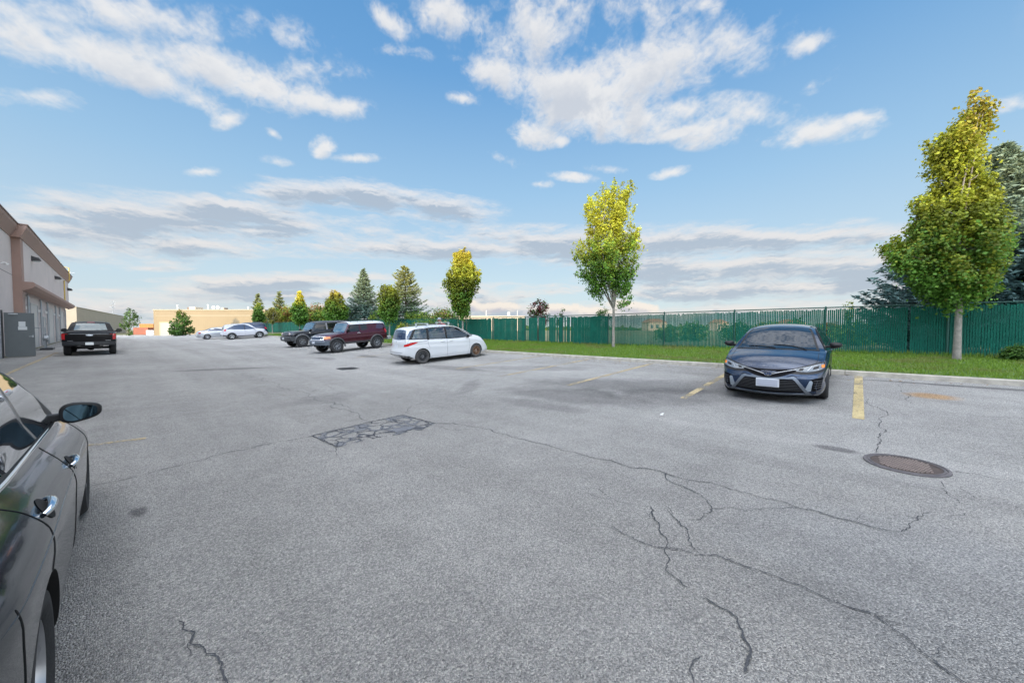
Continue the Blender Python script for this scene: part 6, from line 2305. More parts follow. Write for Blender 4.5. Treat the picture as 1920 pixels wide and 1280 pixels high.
    for sg in (1, -1):
        c.patch('headlight', [(sg * .50, .62), (sg * .66, .63), (sg * .80, .66)], [(sg * .50, .70), (sg * .66, .74), (sg * .80, .77)], 'F', M_LAMP, .006, 12, 4)
        c.patch('tail_light', [(sg * .45, .80), (sg * .80, .80)], [(sg * .45, .90), (sg * .80, .92)], 'B', M_RED, .006, 12, 4)
    c.patch('grille', [(-.42, .50), (0, .48), (.42, .50)], [(-.46, .64), (0, .65), (.46, .64)], 'F', M_TRIMB, .006, 16, 4)
    plate(c, 'F', .36)
    plate(c, 'B', .68)
    c.wheels(.335, .228, .215, ('spoke', 5, .05, .075, .055), M_SILVER, inset=.022)
    ang = math.pi / 2 + R(SED_YAW)
    # rear axle position of the right-hand side
    rx, ry = SED_R
    fwd = Vector((math.cos(ang), math.sin(ang)))
    rgt = Vector((fwd.y, -fwd.x))
    o = Vector((rx, ry)) - rgt * .93 + fwd * 1.40
    c.place(o.x, o.y, ang)
    return c


SED_YAW, SED_R = .1, (-.185, 2.10)

near_sedan()
blue_sedan()
white_minivan()
maroon_suv()
black_suv()
crossover('suv', 'white crossover SUV parked nose to the kerb, far off in front of the tan building', 'SUV', mat('pearl_white_paint', (.48, .48, .52), .3, coat=.6), 10.2, 52.55, R(-2), top=1.77)
crossover('suv', 'dark navy SUV showing only its roof and rear behind the far white SUV', 'SUV', paint('navy_paint', (.02, .03, .06), .22, .4), 11.0, 55.6, math.pi + R(2), top=1.86)
silver_sedan()
pickup()

# ------------------------------------------------------------------ person behind the minivan
def person():
    px, py = 11.45, 15.35
    z0 = gz(px, py)
    root = empty('person', (px, py, z0), R(200), 'person in red top and grey cap leaning over behind the white minivan', 'person')
    V = {'pel': (0, 0, .95, .135), 'sp1': (.04, 0, 1.12, .13), 'sp2': (.13, 0, 1.30, .15), 'chs': (.22, 0, 1.44, .14), 'nk': (.30, 0, 1.53, .06), 'hd0': (.34, 0, 1.60, .075),
         'lh': (-.01, .10, .90, .10), 'lk': (.05, .12, .50, .068), 'la': (-.02, .12, .09, .045), 'lf': (.10, .13, .04, .035),
         'rh': (-.01, -.10, .90, .10), 'rk': (.03, -.13, .50, .068), 'ra': (-.05, -.13, .09, .045), 'rf': (.07, -.14, .04, .035),
         'ls': (.22, .18, 1.43, .065), 'le': (.36, .24, 1.20, .045), 'lw': (.56, .20, 1.18, .03), 'lp': (.64, .19, 1.18, .028),
         'rs': (.22, -.18, 1.43, .065), 're': (.38, -.24, 1.20, .045), 'rw': (.58, -.18, 1.14, .03), 'rp': (.66, -.17, 1.14, .028)}
    E = [('pel', 'sp1'), ('sp1', 'sp2'), ('sp2', 'chs'), ('chs', 'nk'), ('nk', 'hd0'), ('pel', 'lh'), ('lh', 'lk'), ('lk', 'la'), ('la', 'lf'), ('pel', 'rh'), ('rh', 'rk'), ('rk', 'ra'), ('ra', 'rf'),
         ('chs', 'ls'), ('ls', 'le'), ('le', 'lw'), ('lw', 'lp'), ('chs', 'rs'), ('rs', 're'), ('re', 'rw'), ('rw', 'rp')]
    for sd, w in ((1, 'lp'), (-1, 'rp')):
        bx, by, bz, _ = V[w]
        for k, (dy, L) in enumerate(((-.024, .062), (-.008, .072), (.009, .068), (.024, .052))):
            V[w + 'f%d' % k] = (bx + .035, by + dy, bz - .004, .010)
            V[w + 'g%d' % k] = (bx + .035 + L * .8, by + dy, bz - .028, .008)
            E += [(w, w + 'f%d' % k), (w + 'f%d' % k, w + 'g%d' % k)]
        V[w + 't'] = (bx + .02, by - sd * .045, bz - .02, .010)
        E.append((w, w + 't'))
    names = list(V)
    me = bpy.data.meshes.new('body')
    me.from_pydata([V[n][:3] for n in names], [(names.index(a), names.index(b)) for a, b in E], [])
    o = bpy.data.objects.new('body', me)
    C.objects.link(o)
    md = o.modifiers.new('skin', 'SKIN')
    for i, n in enumerate(names):
        me.skin_vertices[0].data[i].radius = (V[n][3], V[n][3] * (.78 if n in ('pel', 'sp1', 'sp2', 'chs') else 1))
    me.skin_vertices[0].data[0].use_root = True
    sb = o.modifiers.new('sub', 'SUBSURF')
    sb.levels = sb.render_levels = 2
    dg = bpy.context.evaluated_depsgraph_get()
    m2 = bpy.data.meshes.new_from_object(o.evaluated_get(dg))
    o.modifiers.clear()
    o.data = m2
    skin = mat('skin', (.42, .24, .17), .6)
    shirt = mat('faded_red_shirt', (.40, .10, .12), .9, noise=(9, .2))
    jean = mat('grey_trousers', (.08, .09, .12), .9)
    shoe = mat('shoes', (.03, .03, .03), .7)
    for q in (skin, shirt, jean, shoe):
        m2.materials.append(q)
    for p in m2.polygons:
        c = p.center
        if c.z < .10:
            p.material_index = 3
        elif c.z < 1.0:
            p.material_index = 2
        elif c.x > .34 and c.z < 1.26 and abs(c.y) > .1:
            p.material_index = 0
        elif c.z > 1.52 and c.x > .24:
            p.material_index = 0
        else:
            p.material_index = 1
    m2.shade_smooth()
    o.parent = root
    hd = MB()
    hc = Vector((.385, 0, 1.665))
    n, rows = 20, []
    vs, fs = [], []
    for i in range(13):
        th = math.pi * i / 12
        for j in range(n):
            ph = 2 * math.pi * j / n
            x, y, z = math.sin(th) * math.cos(ph) * .098, math.sin(th) * math.sin(ph) * .076, math.cos(th) * .118
            if z < 0:
                x *= 1 + z * 1.6
                y *= 1 + z * 2.4
            if abs(y) < .016 and x > .05 and -.035 < z < .012:
                x += .020
            vs.append(hc + Vector((x, y, z)))
    for i in range(12):
        for j in range(n):
            fs.append((i * n + j, i * n + (j + 1) % n, (i + 1) * n + (j + 1) % n, (i + 1) * n + j))
    hd.add(vs, fs)
    for sg in (1, -1):
        hd.lathe([(0, -.008), (.022, -.004), (.03, .006), (0, .01)], None, 10, 'y', Matrix.Translation(hc + Vector((-.005, sg * .076, -.005))))
    H = hd.build('head', skin, root, smooth=60)
    e = MB()
    for sg in (1, -1):
        e.lathe([(0, .012), (.010, .006), (.012, 0), (0, -.004)], None, 8, 'x', Matrix.Translation(hc + Vector((.088, sg * .030, .012))))
    e.build('eyes', mat('eye', (.05, .04, .03), .2), H)
    mo = MB()
    mo.box(hc.x + .078, -.022, hc.z - .062, hc.x + .086, .022, hc.z - .055)
    mo.build('mouth', mat('lips', (.3, .12, .1), .6), H)
    cp = MB()
    cp.lathe([(.104, .02), (.108, .035), (.10, .075), (.07, .115), (0, .128)], None, 24, 'z', Matrix.Translation(hc) @ Matrix.Diagonal((1, .84, 1, 1)))
    cp.add([hc + Vector(v) for v in ((.07, -.07, .035), (.07, .07, .035), (.17, .045, .025), (.185, 0, .028), (.17, -.045, .025), (.07, -.07, .045), (.07, .07, .045), (.17, .045, .035), (.185, 0, .038), (.17, -.045, .035))],
           [(0, 1, 2, 3, 4), (9, 8, 7, 6, 5), (1, 6, 7, 2), (2, 7, 8, 3), (3, 8, 9, 4), (4, 9, 5, 0)])
    cp.build('cap', mat('grey_cap', (.22, .24, .27), .9), root, smooth=50)
    root.scale = (1.06, 1.06, 1.06)


person()

# ------------------------------------------------------------------ trees
M_BARK = mat('grey_bark', (.23, .205, .175), .9, noise=(8, .35), bump=.9, bscale=30)
M_BARKD = mat('dark_bark', (.10, .075, .055), .9, noise=(8, .35), bump=.9, bscale=30)


def leaf_object(name, parent, ctr, size, nrm, col, rg, m, ragged=True):
    """ctr (n,3), size (n,), nrm (n,3): small folded leaves, 4 corners each"""
    n = len(ctr)
    nrm = nrm / np.maximum(np.linalg.norm(nrm, axis=1, keepdims=True), 1e-6)
    a = rg.normal(size=(n, 3))
    t = np.cross(nrm, a)
    t /= np.maximum(np.linalg.norm(t, axis=1, keepdims=True), 1e-6)
    b = np.cross(nrm, t)
    s = size[:, None]
    v = np.empty((n, 5, 3), np.float32)
    v[:, 0] = ctr - t * s * .55
    v[:, 1] = ctr - b * s * .42 + nrm * s * .10 - t * s * .05
    v[:, 2] = ctr + t * s * .22 - b * s * .30
    v[:, 3] = ctr + t * s * .62
    v[:, 4] = ctr + b * s * .42 + nrm * s * .10 + t * s * .05
    me = bpy.data.meshes.new(name)
    me.from_pydata(v.reshape(-1, 3).tolist(), [], np.arange(5 * n).reshape(-1, 5).tolist())
    ca = me.color_attributes.new('tint', 'FLOAT_COLOR', 'POINT')
    c = np.ones((n, 5, 4), np.float32)
    c[:, :, :3] = np.clip(col, 0, 1)[:, None, :]
    ca.data.foreach_set('color', c.ravel())
    me.materials.append(m)
    o = bpy.data.objects.new(name, me)
    C.objects.link(o)
    o.parent = parent
    return o


def rgb(*c):
    return np.array(c, np.float32)


GREEN = rgb(.10, .20, .032)
DGREEN = rgb(.06, .13, .03)
YGREEN = rgb(.30, .33, .035)
YELLOW = rgb(.56, .48, .045)
ORANGE = rgb(.52, .32, .10)


def broadleaf(px_y, X, outline, label, seed, nclus=420, nleaf=46, leaf=.115, grp=None, colors=None, fork=None, trunk_r=.11, gap=.36, name='maple_tree', Y=None, trunk_m=None, cl=(.26, .34), split=True, z0=None):
    """outline: list (height above base, left extent, right extent) measured across the view"""
    rg = np.random.default_rng(seed)
    rr = random.Random(seed)
    zb = gz(X, Y) if z0 is None else z0
    root = empty(name, (X, Y, zb), 0, label, 'tree', grp)
    view = Vector((X, Y)).normalized()
    right = Vector((view.y, -view.x))
    hs = [o[0] for o in outline]
    Lf = lambda h: np.interp(h, hs, [o[1] for o in outline])
    Rf = lambda h: np.interp(h, hs, [o[2] for o in outline])
    h0, h1 = hs[0], hs[-1]
    fork = fork or h0
    # leaders
    mb = MB()
    tr = trunk_r
    bend = rr.uniform(-.05, .05)
    mb.tube([(0, 0, -.15), (0, 0, .03), (bend * .3, 0, fork * .35), (bend, 0, fork * .7), (bend * .8, 0, fork)], [tr * 1.5, tr * 1.2, tr, tr * .92, tr * .85], n=12)
    leaders = []
    nl = 9
    for i in range(nl):
        f = rr.uniform(.60, 1.0) if i else 1.0
        ht = h0 + (h1 - h0) * f * .96
        ang = i * 2.4 + rr.uniform(-.3, .3)
        c = (Lf(ht) + Rf(ht)) / 2
        w = (Rf(ht) - Lf(ht)) / 2
        hm = fork + (ht - fork) * .5
        wm = (Rf(hm) - Lf(hm)) / 2
        cm_ = (Lf(hm) + Rf(hm)) / 2
        k = rr.uniform(.35, .8) if i else .0
        def pt(u, vdep, z):
            return Vector((right.x * u + view.x * vdep, right.y * u + view.y * vdep, z))
        P = [pt(bend * .8, 0, fork - .05), pt(cm_ * .4 + wm * .38 * k * math.cos(ang), wm * .38 * k * math.sin(ang), fork + (ht - fork) * .22),
             pt(cm_ + wm * k * .75 * math.cos(ang), wm * .75 * k * math.sin(ang), hm), pt(c + w * k * .8 * math.cos(ang), w * .8 * k * math.sin(ang), ht)]
        # smooth
        Q = []
        for j in range(len(P) - 1):
            for s in range(4):
                t = s / 4
                p0, p1, p2, p3 = P[max(j - 1, 0)], P[j], P[j + 1], P[min(j + 2, len(P) - 1)]
                Q.append(0.5 * ((2 * p1) + (p2 - p0) * t + (2 * p0 - 5 * p1 + 4 * p2 - p3) * t * t + (3 * p1 - p0 - 3 * p2 + p3) * t ** 3))
        Q.append(P[-1])
        r0 = tr * (.55 if i else .75)
        mb.tube(Q, [r0 * (1 - .93 * q / (len(Q) - 1)) + .006 for q in range(len(Q))], n=6)
        leaders.append(Q)
    # clusters of leaves
    hh = np.linspace(h0, h1, 200)
    wts = (Rf(hh) - Lf(hh)).clip(.12) ** 1.35
    cdf = np.cumsum(wts) / wts.sum()
    cs, tries = [], 0
    while len(cs) < nclus and tries < nclus * 12:
        tries += 1
        h = float(np.interp(rg.random(), cdf, hh))
        w = (Rf(h) - Lf(h)) / 2
        c = (Rf(h) + Lf(h)) / 2
        r = math.sqrt(rg.random())
        r = r ** .75
        a = rg.random() * 2 * math.pi
        inner = max(w - cl[0] * .35, w * .6, .05) * (1 + .42 * pnoise(Vector((math.cos(a) * 1.3 + seed, math.sin(a) * 1.3, h * 1.1))) + .25 * pnoise(Vector((math.cos(a) * 3, math.sin(a) * 3 + seed, h * 2.6))))
        u, dv = c + inner * r * math.cos(a), inner * r * math.sin(a)
        p = Vector((right.x * u + view.x * dv, right.y * u + view.y * dv, h))
        g = pnoise(Vector((p.x * 1.1 + seed * 3.1, p.y * 1.1, p.z * .75))) + .45 * pnoise(Vector((p.x * 3 + seed, p.y * 3, p.z * 2)))
        low = 1 - min(1, (h - h0) / (h1 - h0) / .35)
        if g < -gap + .30 * low + (.12 if r < .4 else 0):
            continue
        cs.append((p, r, h))
    for (p, r, h) in cs[::3]:
        best, bd = None, 1e9
        for Q in leaders:
            for q in Q[2:]:
                d = (q - p).length + max(0, q.z - p.z) * 1.6
                if d < bd:
                    best, bd = q, d
        if best is not None and bd < 3:
            mid = best.lerp(p, .5) + Vector((rr.uniform(-.06, .06), rr.uniform(-.06, .06), rr.uniform(-.12, .02)))
            mb.tube([best, mid, p], [.016, .011, .004], n=4, cap=False)
    mb.build('trunk', trunk_m or M_BARK, root, smooth=50)
    colors = colors or [GREEN, YGREEN, YELLOW]
    ctr, nrm, col, siz = [], [], [], []
    top = np.array(colors, np.float32)
    for (p, r, h) in cs:
        m_ = int(nleaf * rg.uniform(.55, 1.35))
        # leaves set along an upward, outward twig
        out2 = np.array([p.x, p.y, 0.0]) / max(math.hypot(p.x, p.y), .2)
        dv = out2 * (.25 + .55 * r) * (1 if h < h1 * .8 else .5) + np.array([0, 0, 1.0]) * (.75 + .5 * (h - h0) / (h1 - h0)) + rg.normal(size=3) * .30
        dv /= np.linalg.norm(dv)
        tl = cl[1] * rg.uniform(1.3, 2.6)
        tt = rg.random(m_) ** .8
        e = (tt[:, None] - (.85 if h > h0 + .7 * (h1 - h0) else .65)) * tl * dv[None] + rg.normal(size=(m_, 3)) * (cl[0] * .62) * (1.15 - .75 * tt[:, None])
        P = np.array(p)[None] + e
        f = np.clip((P[:, 2] - h0) / (h1 - h0) + rg.normal(size=m_) * .09 + pnoise(p * .9) * .25, 0, 1)
        idx = f * (len(top) - 1)
        i0 = np.floor(idx).astype(int).clip(0, len(top) - 2)
        fr = (idx - i0)[:, None]
        cc = top[i0] * (1 - fr) + top[i0 + 1] * fr
        cc = cc * rg.uniform(.62, 1.35, size=(m_, 1)) * (1 + .22 * rg.normal())
        ctr.append(P)
        out = e * np.array([1, 1, .5]) + np.array([p.x, p.y, 0]) * .15 + np.array([0, 0, .35]) + rg.normal(size=(m_, 3)) * .28
        nrm.append(out)
        col.append(cc)
        siz.append(leaf * rg.uniform(.55, 1.5, size=m_))
    leaf_object('crown', root, np.concatenate(ctr), np.concatenate(siz), np.concatenate(nrm), np.concatenate(col), rg, leaf_mat('leaf', .48))
    return root


def out_from_px(cx, base_y, Xp, rows):
    """rows of (row, left, right) as seen across the view -> heights and half widths in metres at the tree's own distance"""
    d = px_ray(cx, base_y)
    t = Xp / d.x
    Y = d.y * t
    return Y, outline_at(Vector((Xp, Y, 0)), gz(Xp, Y), rows)


def outline_at(T, zb, rows):
    """where the sight lines of an outline meet the upright plane through a tree, as (height, left, right)"""
    v = T.normalized()
    rt = Vector((v.y, -v.x, 0))
    res = []
    for (y, l, r) in rows:
        q = []
        for x in (l, r):
            d = px_ray(x, y)
            p = d * (T.length / (d.x * v.x + d.y * v.y))
            q.append(((Vector((p.x, p.y, 0)) - T).dot(rt), p.z + CAM_H - zb))
        res.append(((q[0][1] + q[1][1]) / 2, q[0][0], q[1][0]))
    res.sort()
    return res


G_M = 'maples planted along the grass verge'
T1 = [(576, 1770, 1815), (562, 1735, 1850), (538, 1708, 1885), (500, 1672, 1908), (455, 1662, 1912), (420, 1678, 1905), (395, 1705, 1885), (370, 1722, 1868), (340, 1735, 1852), (310, 1742, 1848), (280, 1728, 1858), (258, 1730, 1866), (240, 1760, 1872), (220, 1790, 1874), (200, 1805, 1872), (182, 1815, 1848), (170, 1822, 1836)]
Y1, O1 = out_from_px(1795, 640, 17.3, T1)
broadleaf(0, 17.3, O1, 'tallest nearest maple with yellow-green spiky top, right of the blue sedan', 21, nclus=500, nleaf=88, leaf=.074, cl=(.22, .34), grp=G_M, fork=2.15, trunk_r=.080, Y=Y1, colors=[GREEN * 1.35, GREEN * 1.4, YGREEN * .75, YGREEN * .95, YGREEN * 1.1, YGREEN * .7 + YELLOW * .25, YELLOW * .45 + ORANGE * .3], gap=.16)
T2 = [(588, 1138, 1160), (570, 1118, 1182), (545, 1098, 1190), (510, 1082, 1198), (480, 1080, 1204), (455, 1084, 1204), (430, 1088, 1196), (410, 1094, 1184), (385, 1094, 1188), (365, 1102, 1190), (350, 1120, 1190), (340, 1140, 1172)]
Y2, O2 = out_from_px(1150, 640, 17.3, T2)
broadleaf(0, 17.3, O2, 'upright maple with yellow top and open lower crown, second nearest along the verge', 34, nclus=480, nleaf=66, leaf=.084, cl=(.19, .34), grp=G_M, fork=2.0, trunk_r=.068, Y=Y2, colors=[GREEN * 1.15, GREEN * 1.35, YGREEN * 1.1, YGREEN * .7 + YELLOW * .45, YGREEN * 1.3], gap=.20)
T3 = [(596, 862, 872), (580, 850, 884), (565, 842, 890), (548, 836, 895), (530, 834, 898), (515, 836, 898), (505, 842, 892), (490, 847, 888), (478, 848, 886), (466, 866, 876)]
Y3, O3 = out_from_px(868, 625, 17.3, T3)
broadleaf(0, 17.3, O3, 'maple with orange-yellow tips standing behind the front of the white minivan', 47, nclus=460, nleaf=40, leaf=.12, cl=(.20, .36), grp=G_M, fork=2.0, trunk_r=.07, Y=Y3, colors=[GREEN * 1.3, GREEN * 1.35, YGREEN * .75, YGREEN * .95, YGREEN * .5 + YELLOW * .5, YELLOW * .7 + ORANGE * .2], gap=.32)
T4 = [(601, 720, 742), (590, 708, 747), (575, 706, 750), (560, 707, 749), (545, 710, 745), (536, 716, 740)]
Y4, O4 = out_from_px(730, 620, 17.3, T4)
broadleaf(0, 17.3, O4, 'small green maple between the two big blue spruces', 52, nclus=330, nleaf=26, leaf=.14, grp=G_M, fork=1.9, trunk_r=.065, Y=Y4, colors=[GREEN * 1.4, GREEN * 1.3, YGREEN * .7, YGREEN * .8], gap=.45)
T5 = [(604, 615, 642), (592, 606, 652), (575, 606, 652), (562, 612, 646), (552, 616, 640), (546, 620, 636)]
Y5, O5 = out_from_px(628, 620, 17.3, T5)
broadleaf(0, 17.3, O5, 'green maple with pinkish top just left of the first big spruce', 58, nclus=330, nleaf=22, leaf=.17, grp=G_M, fork=1.6, trunk_r=.065, Y=Y5, colors=[GREEN * 1.4, GREEN * 1.3, YGREEN * .7, ORANGE * .5 + YGREEN * .5], gap=.45)
T6 = [(606, 550, 574), (594, 546, 580), (578, 547, 578), (566, 553, 572), (555, 556, 569), (546, 558, 564)]
Y6, O6 = out_from_px(562, 620, 17.3, T6)
broadleaf(0, 17.3, O6, 'narrow maple with bright yellow tip above the black boxy SUV', 61, nclus=300, nleaf=20, leaf=.2, grp=G_M, fork=1.6, trunk_r=.065, Y=Y6, colors=[GREEN * 1.4, GREEN * 1.3, GREEN * 1.3, YELLOW * 1.1, YELLOW * 1.1], gap=.45)
T7 = [(606, 504, 518), (596, 500, 524), (586, 500, 524), (577, 504, 520)]
Y7, O7 = out_from_px(511, 620, 17.3, T7)
broadleaf(0, 17.3, O7, 'thin greyish maple with sparse leaves behind the far white SUV', 66, nclus=90, nleaf=14, leaf=.2, grp=G_M, fork=1.5, trunk_r=.065, Y=Y7, colors=[GREEN * .7 + ORANGE * .3, ORANGE * .5 + GREEN * .6], gap=.2)
T8 = [(606, 474, 496), (596, 472, 498), (585, 474, 496), (575, 478, 492), (568, 482, 488)]
Y8, O8 = out_from_px(486, 620, 17.3, T8)
broadleaf(0, 17.3, O8, 'farthest small green maple in front of the left spruce', 68, nclus=200, nleaf=16, leaf=.22, grp=G_M, fork=1.4, trunk_r=.065, Y=Y8, colors=[GREEN, GREEN, GREEN * 1.1, YGREEN], gap=.4)


def spruce(cx, by, X, top_y, rows_half, label, seed, whorl=.26, nb=12, tw=10, col0=(.060, .105, .085), needle=.07, grp='spruces behind the green fence', lean=0, H=None, Rb=None, Y=None, prof=None, bottom=.25, sun_tint=(.34, .38, .20)):
    rg = np.random.default_rng(seed)
    if Y is None:
        d = px_ray(cx, by)
        Y = d.y * X / d.x
    zb = gz(min(X, FX), Y)
    dep = Vector((X, Y, 0)).dot(VD)
    ca = dep / Vector((X, Y)).length
    if H is None:
        H = CAM_H + (618 - top_y) / 680 * dep - zb
    if Rb is None:
        Rb = rows_half / 680 * dep * ca * 1.22
    root = empty('spruce_tree', (X, Y, zb), 0, label, 'tree', grp)
    mb = MB()
    mb.tube([(0, 0, -.2), (0, 0, H * .5), (0, 0, H)], [.035 * H / 1.6 * .5, .012 * H, .008], n=8)
    ctr, nrm, col, siz, dirs = [], [], [], [], []
    z = bottom
    pr = prof or [(0, .82), (.12, 1.0), (.3, .86), (.5, .6), (.75, .30), (.93, .09), (1, .02)]
    while z < H - .05:
        f = z / H
        Lb = Rb * np.interp(f, [p[0] for p in pr], [p[1] for p in pr])
        n_ = max(5, int(nb * (.55 + .45 * Lb / Rb)))
        a0 = rg.random() * 6.28
        for i in range(n_):
            a = a0 + i * 2 * math.pi / n_ + rg.normal() * .16
            L = Lb * rg.uniform(.72, 1.12)
            if math.cos(a) < -.05:                     # boughs stop short of the fence
                L = min(L, (X - FX - .45) / -math.cos(a))
            droop = -.10 + .50 * f
            zz = z + rg.normal() * whorl * .3
            S = 7
            P = []
            for s in range(S + 1):
                t = s / S
                r = L * t
                hz = zz + r * droop - .20 * L * t * (1 - t) + .14 * L * max(0, t - .7) / .3
                P.append(Vector((math.cos(a) * r, math.sin(a) * r, hz)))
            mb.tube([P[0], P[3], P[-1]], [.018 + .006 * L, .012, .004], n=3, cap=False)
            # side twigs
            Tn = max(3, int(tw * (L / Rb) ** .5))
            for k in range(Tn):
                t = .18 + .82 * (k + rg.random()) / Tn
                q = t * S
                i0 = min(int(q), S - 1)
                b = P[i0].lerp(P[i0 + 1], q - i0)
                for sd in (-1, 1):
                    tl = L * .36 * (1.12 - t) + .12
                    ta = a + sd * rg.uniform(.6, 1.0)
                    m_ = max(2, int(tl / (needle * 1.1)))
                    ss = (np.arange(m_) + rg.random(m_) * .5) / m_ * tl
                    pp = np.array(b)[None] + np.c_[np.cos(ta) * ss, np.sin(ta) * ss, -.10 * ss + .35 * ss * ss + rg.normal(size=m_) * .015]
                    ctr.append(pp)
                    dirs.append(np.tile([math.cos(ta), math.sin(ta), 0], (m_, 1)))
            # leader tufts along the branch
            ss = np.linspace(.15, 1, S * 2)
            pp = np.array([list(P[min(int(q * S), S - 1)].lerp(P[min(int(q * S), S - 1) + 1], q * S - min(int(q * S), S - 1))) for q in ss])
            ctr.append(pp)
            dirs.append(np.tile([math.cos(a), math.sin(a), .1], (len(pp), 1)))
        z += whorl * (1.0 - .35 * f)
    ctr = np.concatenate(ctr)
    dirs = np.concatenate(dirs)
    keep = ctr[:, 0] + X > FX + .2
    ctr, dirs = ctr[keep], dirs[keep]
    dirs = dirs + rg.normal(size=ctr.shape) * .35
    n = len(ctr)
    dirs /= np.linalg.norm(dirs, axis=1, keepdims=True)
    up = np.tile([0, 0, 1.0], (n, 1)) + rg.normal(size=(n, 3)) * .8
    side = np.cross(dirs, up)
    side /= np.maximum(np.linalg.norm(side, axis=1, keepdims=True), 1e-6)
    s = (needle * rg.uniform(.7, 1.35, n))[:, None]
    v = np.empty((n, 4, 3), np.float32)
    v[:, 0] = ctr - dirs * s * .7
    v[:, 1] = ctr - side * s * .30
    v[:, 2] = ctr + dirs * s * 1.15
    v[:, 3] = ctr + side * s * .30
    me = bpy.data.meshes.new('crown')
    me.from_pydata(v.reshape(-1, 3).tolist(), [], np.arange(4 * n).reshape(-1, 4).tolist())
    ca_ = me.color_attributes.new('tint', 'FLOAT_COLOR', 'POINT')
    c = np.ones((n, 4, 4), np.float32)
    f = (ctr[:, 2] / H)[:, None]
    base = np.array(col0)[None] * (1 - .5 * sstep(f, .25, .9)) + np.array(sun_tint)[None] * .5 * sstep(f, .25, .9)  # sunlit yellowing of the upper boughs, put into the needle colour
    c[:, :, :3] = (base * rg.uniform(.55, 1.5, (n, 1)))[:, None, :]
    ca_.data.foreach_set('color', c.ravel())
    me.materials.append(leaf_mat('needle', .15, .6))
    o = bpy.data.objects.new('crown', me)
    C.objects.link(o)
    o.parent = root
    mb.build('trunk', M_BARKD, root, smooth=50)
    return root


spruce(1868, 640, 22.3, 278, 256, 'largest blue spruce filling the right edge behind the nearest maple', 5, whorl=.19, nb=28, tw=34, needle=.12, bottom=.5, col0=(.075, .14, .14))
spruce(683, 620, 21.2, 506, 38, 'big blue spruce with drooping lower boughs above the maroon SUV', 6, whorl=.32, nb=15, tw=14, needle=.15, col0=(.09, .155, .13))
spruce(761, 620, 21.2, 502, 48, 'yellow-topped spruce with ragged tiers left of the minivan roof rack', 7, whorl=.36, nb=12, tw=13, needle=.15, prof=[(0, .8), (.2, 1.0), (.4, .78), (.52, .5), (.62, .58), (.75, .3), (.82, .36), (1, .03)], sun_tint=(.44, .40, .10), col0=(.08, .14, .09))
spruce(525, 620, 21.2, 546, 23, 'pointed spruce behind the sparse grey maple, second from the left', 8, whorl=.55, nb=10, tw=7, needle=.25, sun_tint=(.40, .40, .15), col0=(.11, .16, .10))
spruce(485, 620, 21.2, 550, 21, 'leftmost pointed spruce at the end of the fence', 9, whorl=.6, nb=10, tw=7, needle=.26, sun_tint=(.40, .40, .15), col0=(.11, .16, .10))


def shrub(cx, X, w_px, top_y, label, seed, cols, dense=1.0, leaf=.14, name='shrub', by=620, cat='shrub', Y=None, h0=.2):
    rg = np.random.default_rng(seed)
    rr = random.Random(seed)
    if Y is None:
        d = px_ray(cx, by)
        Y = d.y * X / d.x
    zb = gz(min(X, 30), Y)
    dep = Vector((X, Y, 0)).dot(VD)
    ca = dep / Vector((X, Y)).length
    H = CAM_H + (618 - top_y) / 680 * dep - zb
    Rr = w_px / 2 / 680 * dep * ca
    root = empty(name, (X, Y, zb), 0, label, cat)
    mb = MB()
    n = int(60 * dense)
    ctr, nrm, col, siz = [], [], [], []
    for i in range(n):
        a = rr.uniform(0, 6.28)
        k = math.sqrt(rr.random())
        h = h0 * H + (H * (1 - h0)) * rr.random() ** .8 * (1 - .35 * k * k)
        p = Vector((Rr * k * math.cos(a), Rr * k * math.sin(a), h))
        if i % 3 == 0:
            mb.tube([(p.x * .15, p.y * .15, 0), (p.x * .55, p.y * .55, h * .55), p], [.03, .018, .005], n=4, cap=False)
        m_ = int(26 * rr.uniform(.6, 1.4))
        e = rg.normal(size=(m_, 3)) * Rr * .16 + rg.normal(size=(m_, 3)) * .06
        ctr.append(np.array(p)[None] + e)
        nrm.append(e + np.array([0, 0, .2]) + rg.normal(size=(m_, 3)) * .1)
        cc = cols[rr.randrange(len(cols))]
        col.append(np.tile(cc, (m_, 1)) * rg.uniform(.6, 1.35, (m_, 1)))
        siz.append(leaf * rg.uniform(.6, 1.3, m_))
    ctr = np.concatenate(ctr)
    ctr[:, 2] = np.maximum(ctr[:, 2], .05)
    mb.build('branches', M_BARKD, root)
    leaf_object('foliage', root, ctr, np.concatenate(siz), np.concatenate(nrm), np.concatenate(col), rg, leaf_mat('leaf', .48))
    return root


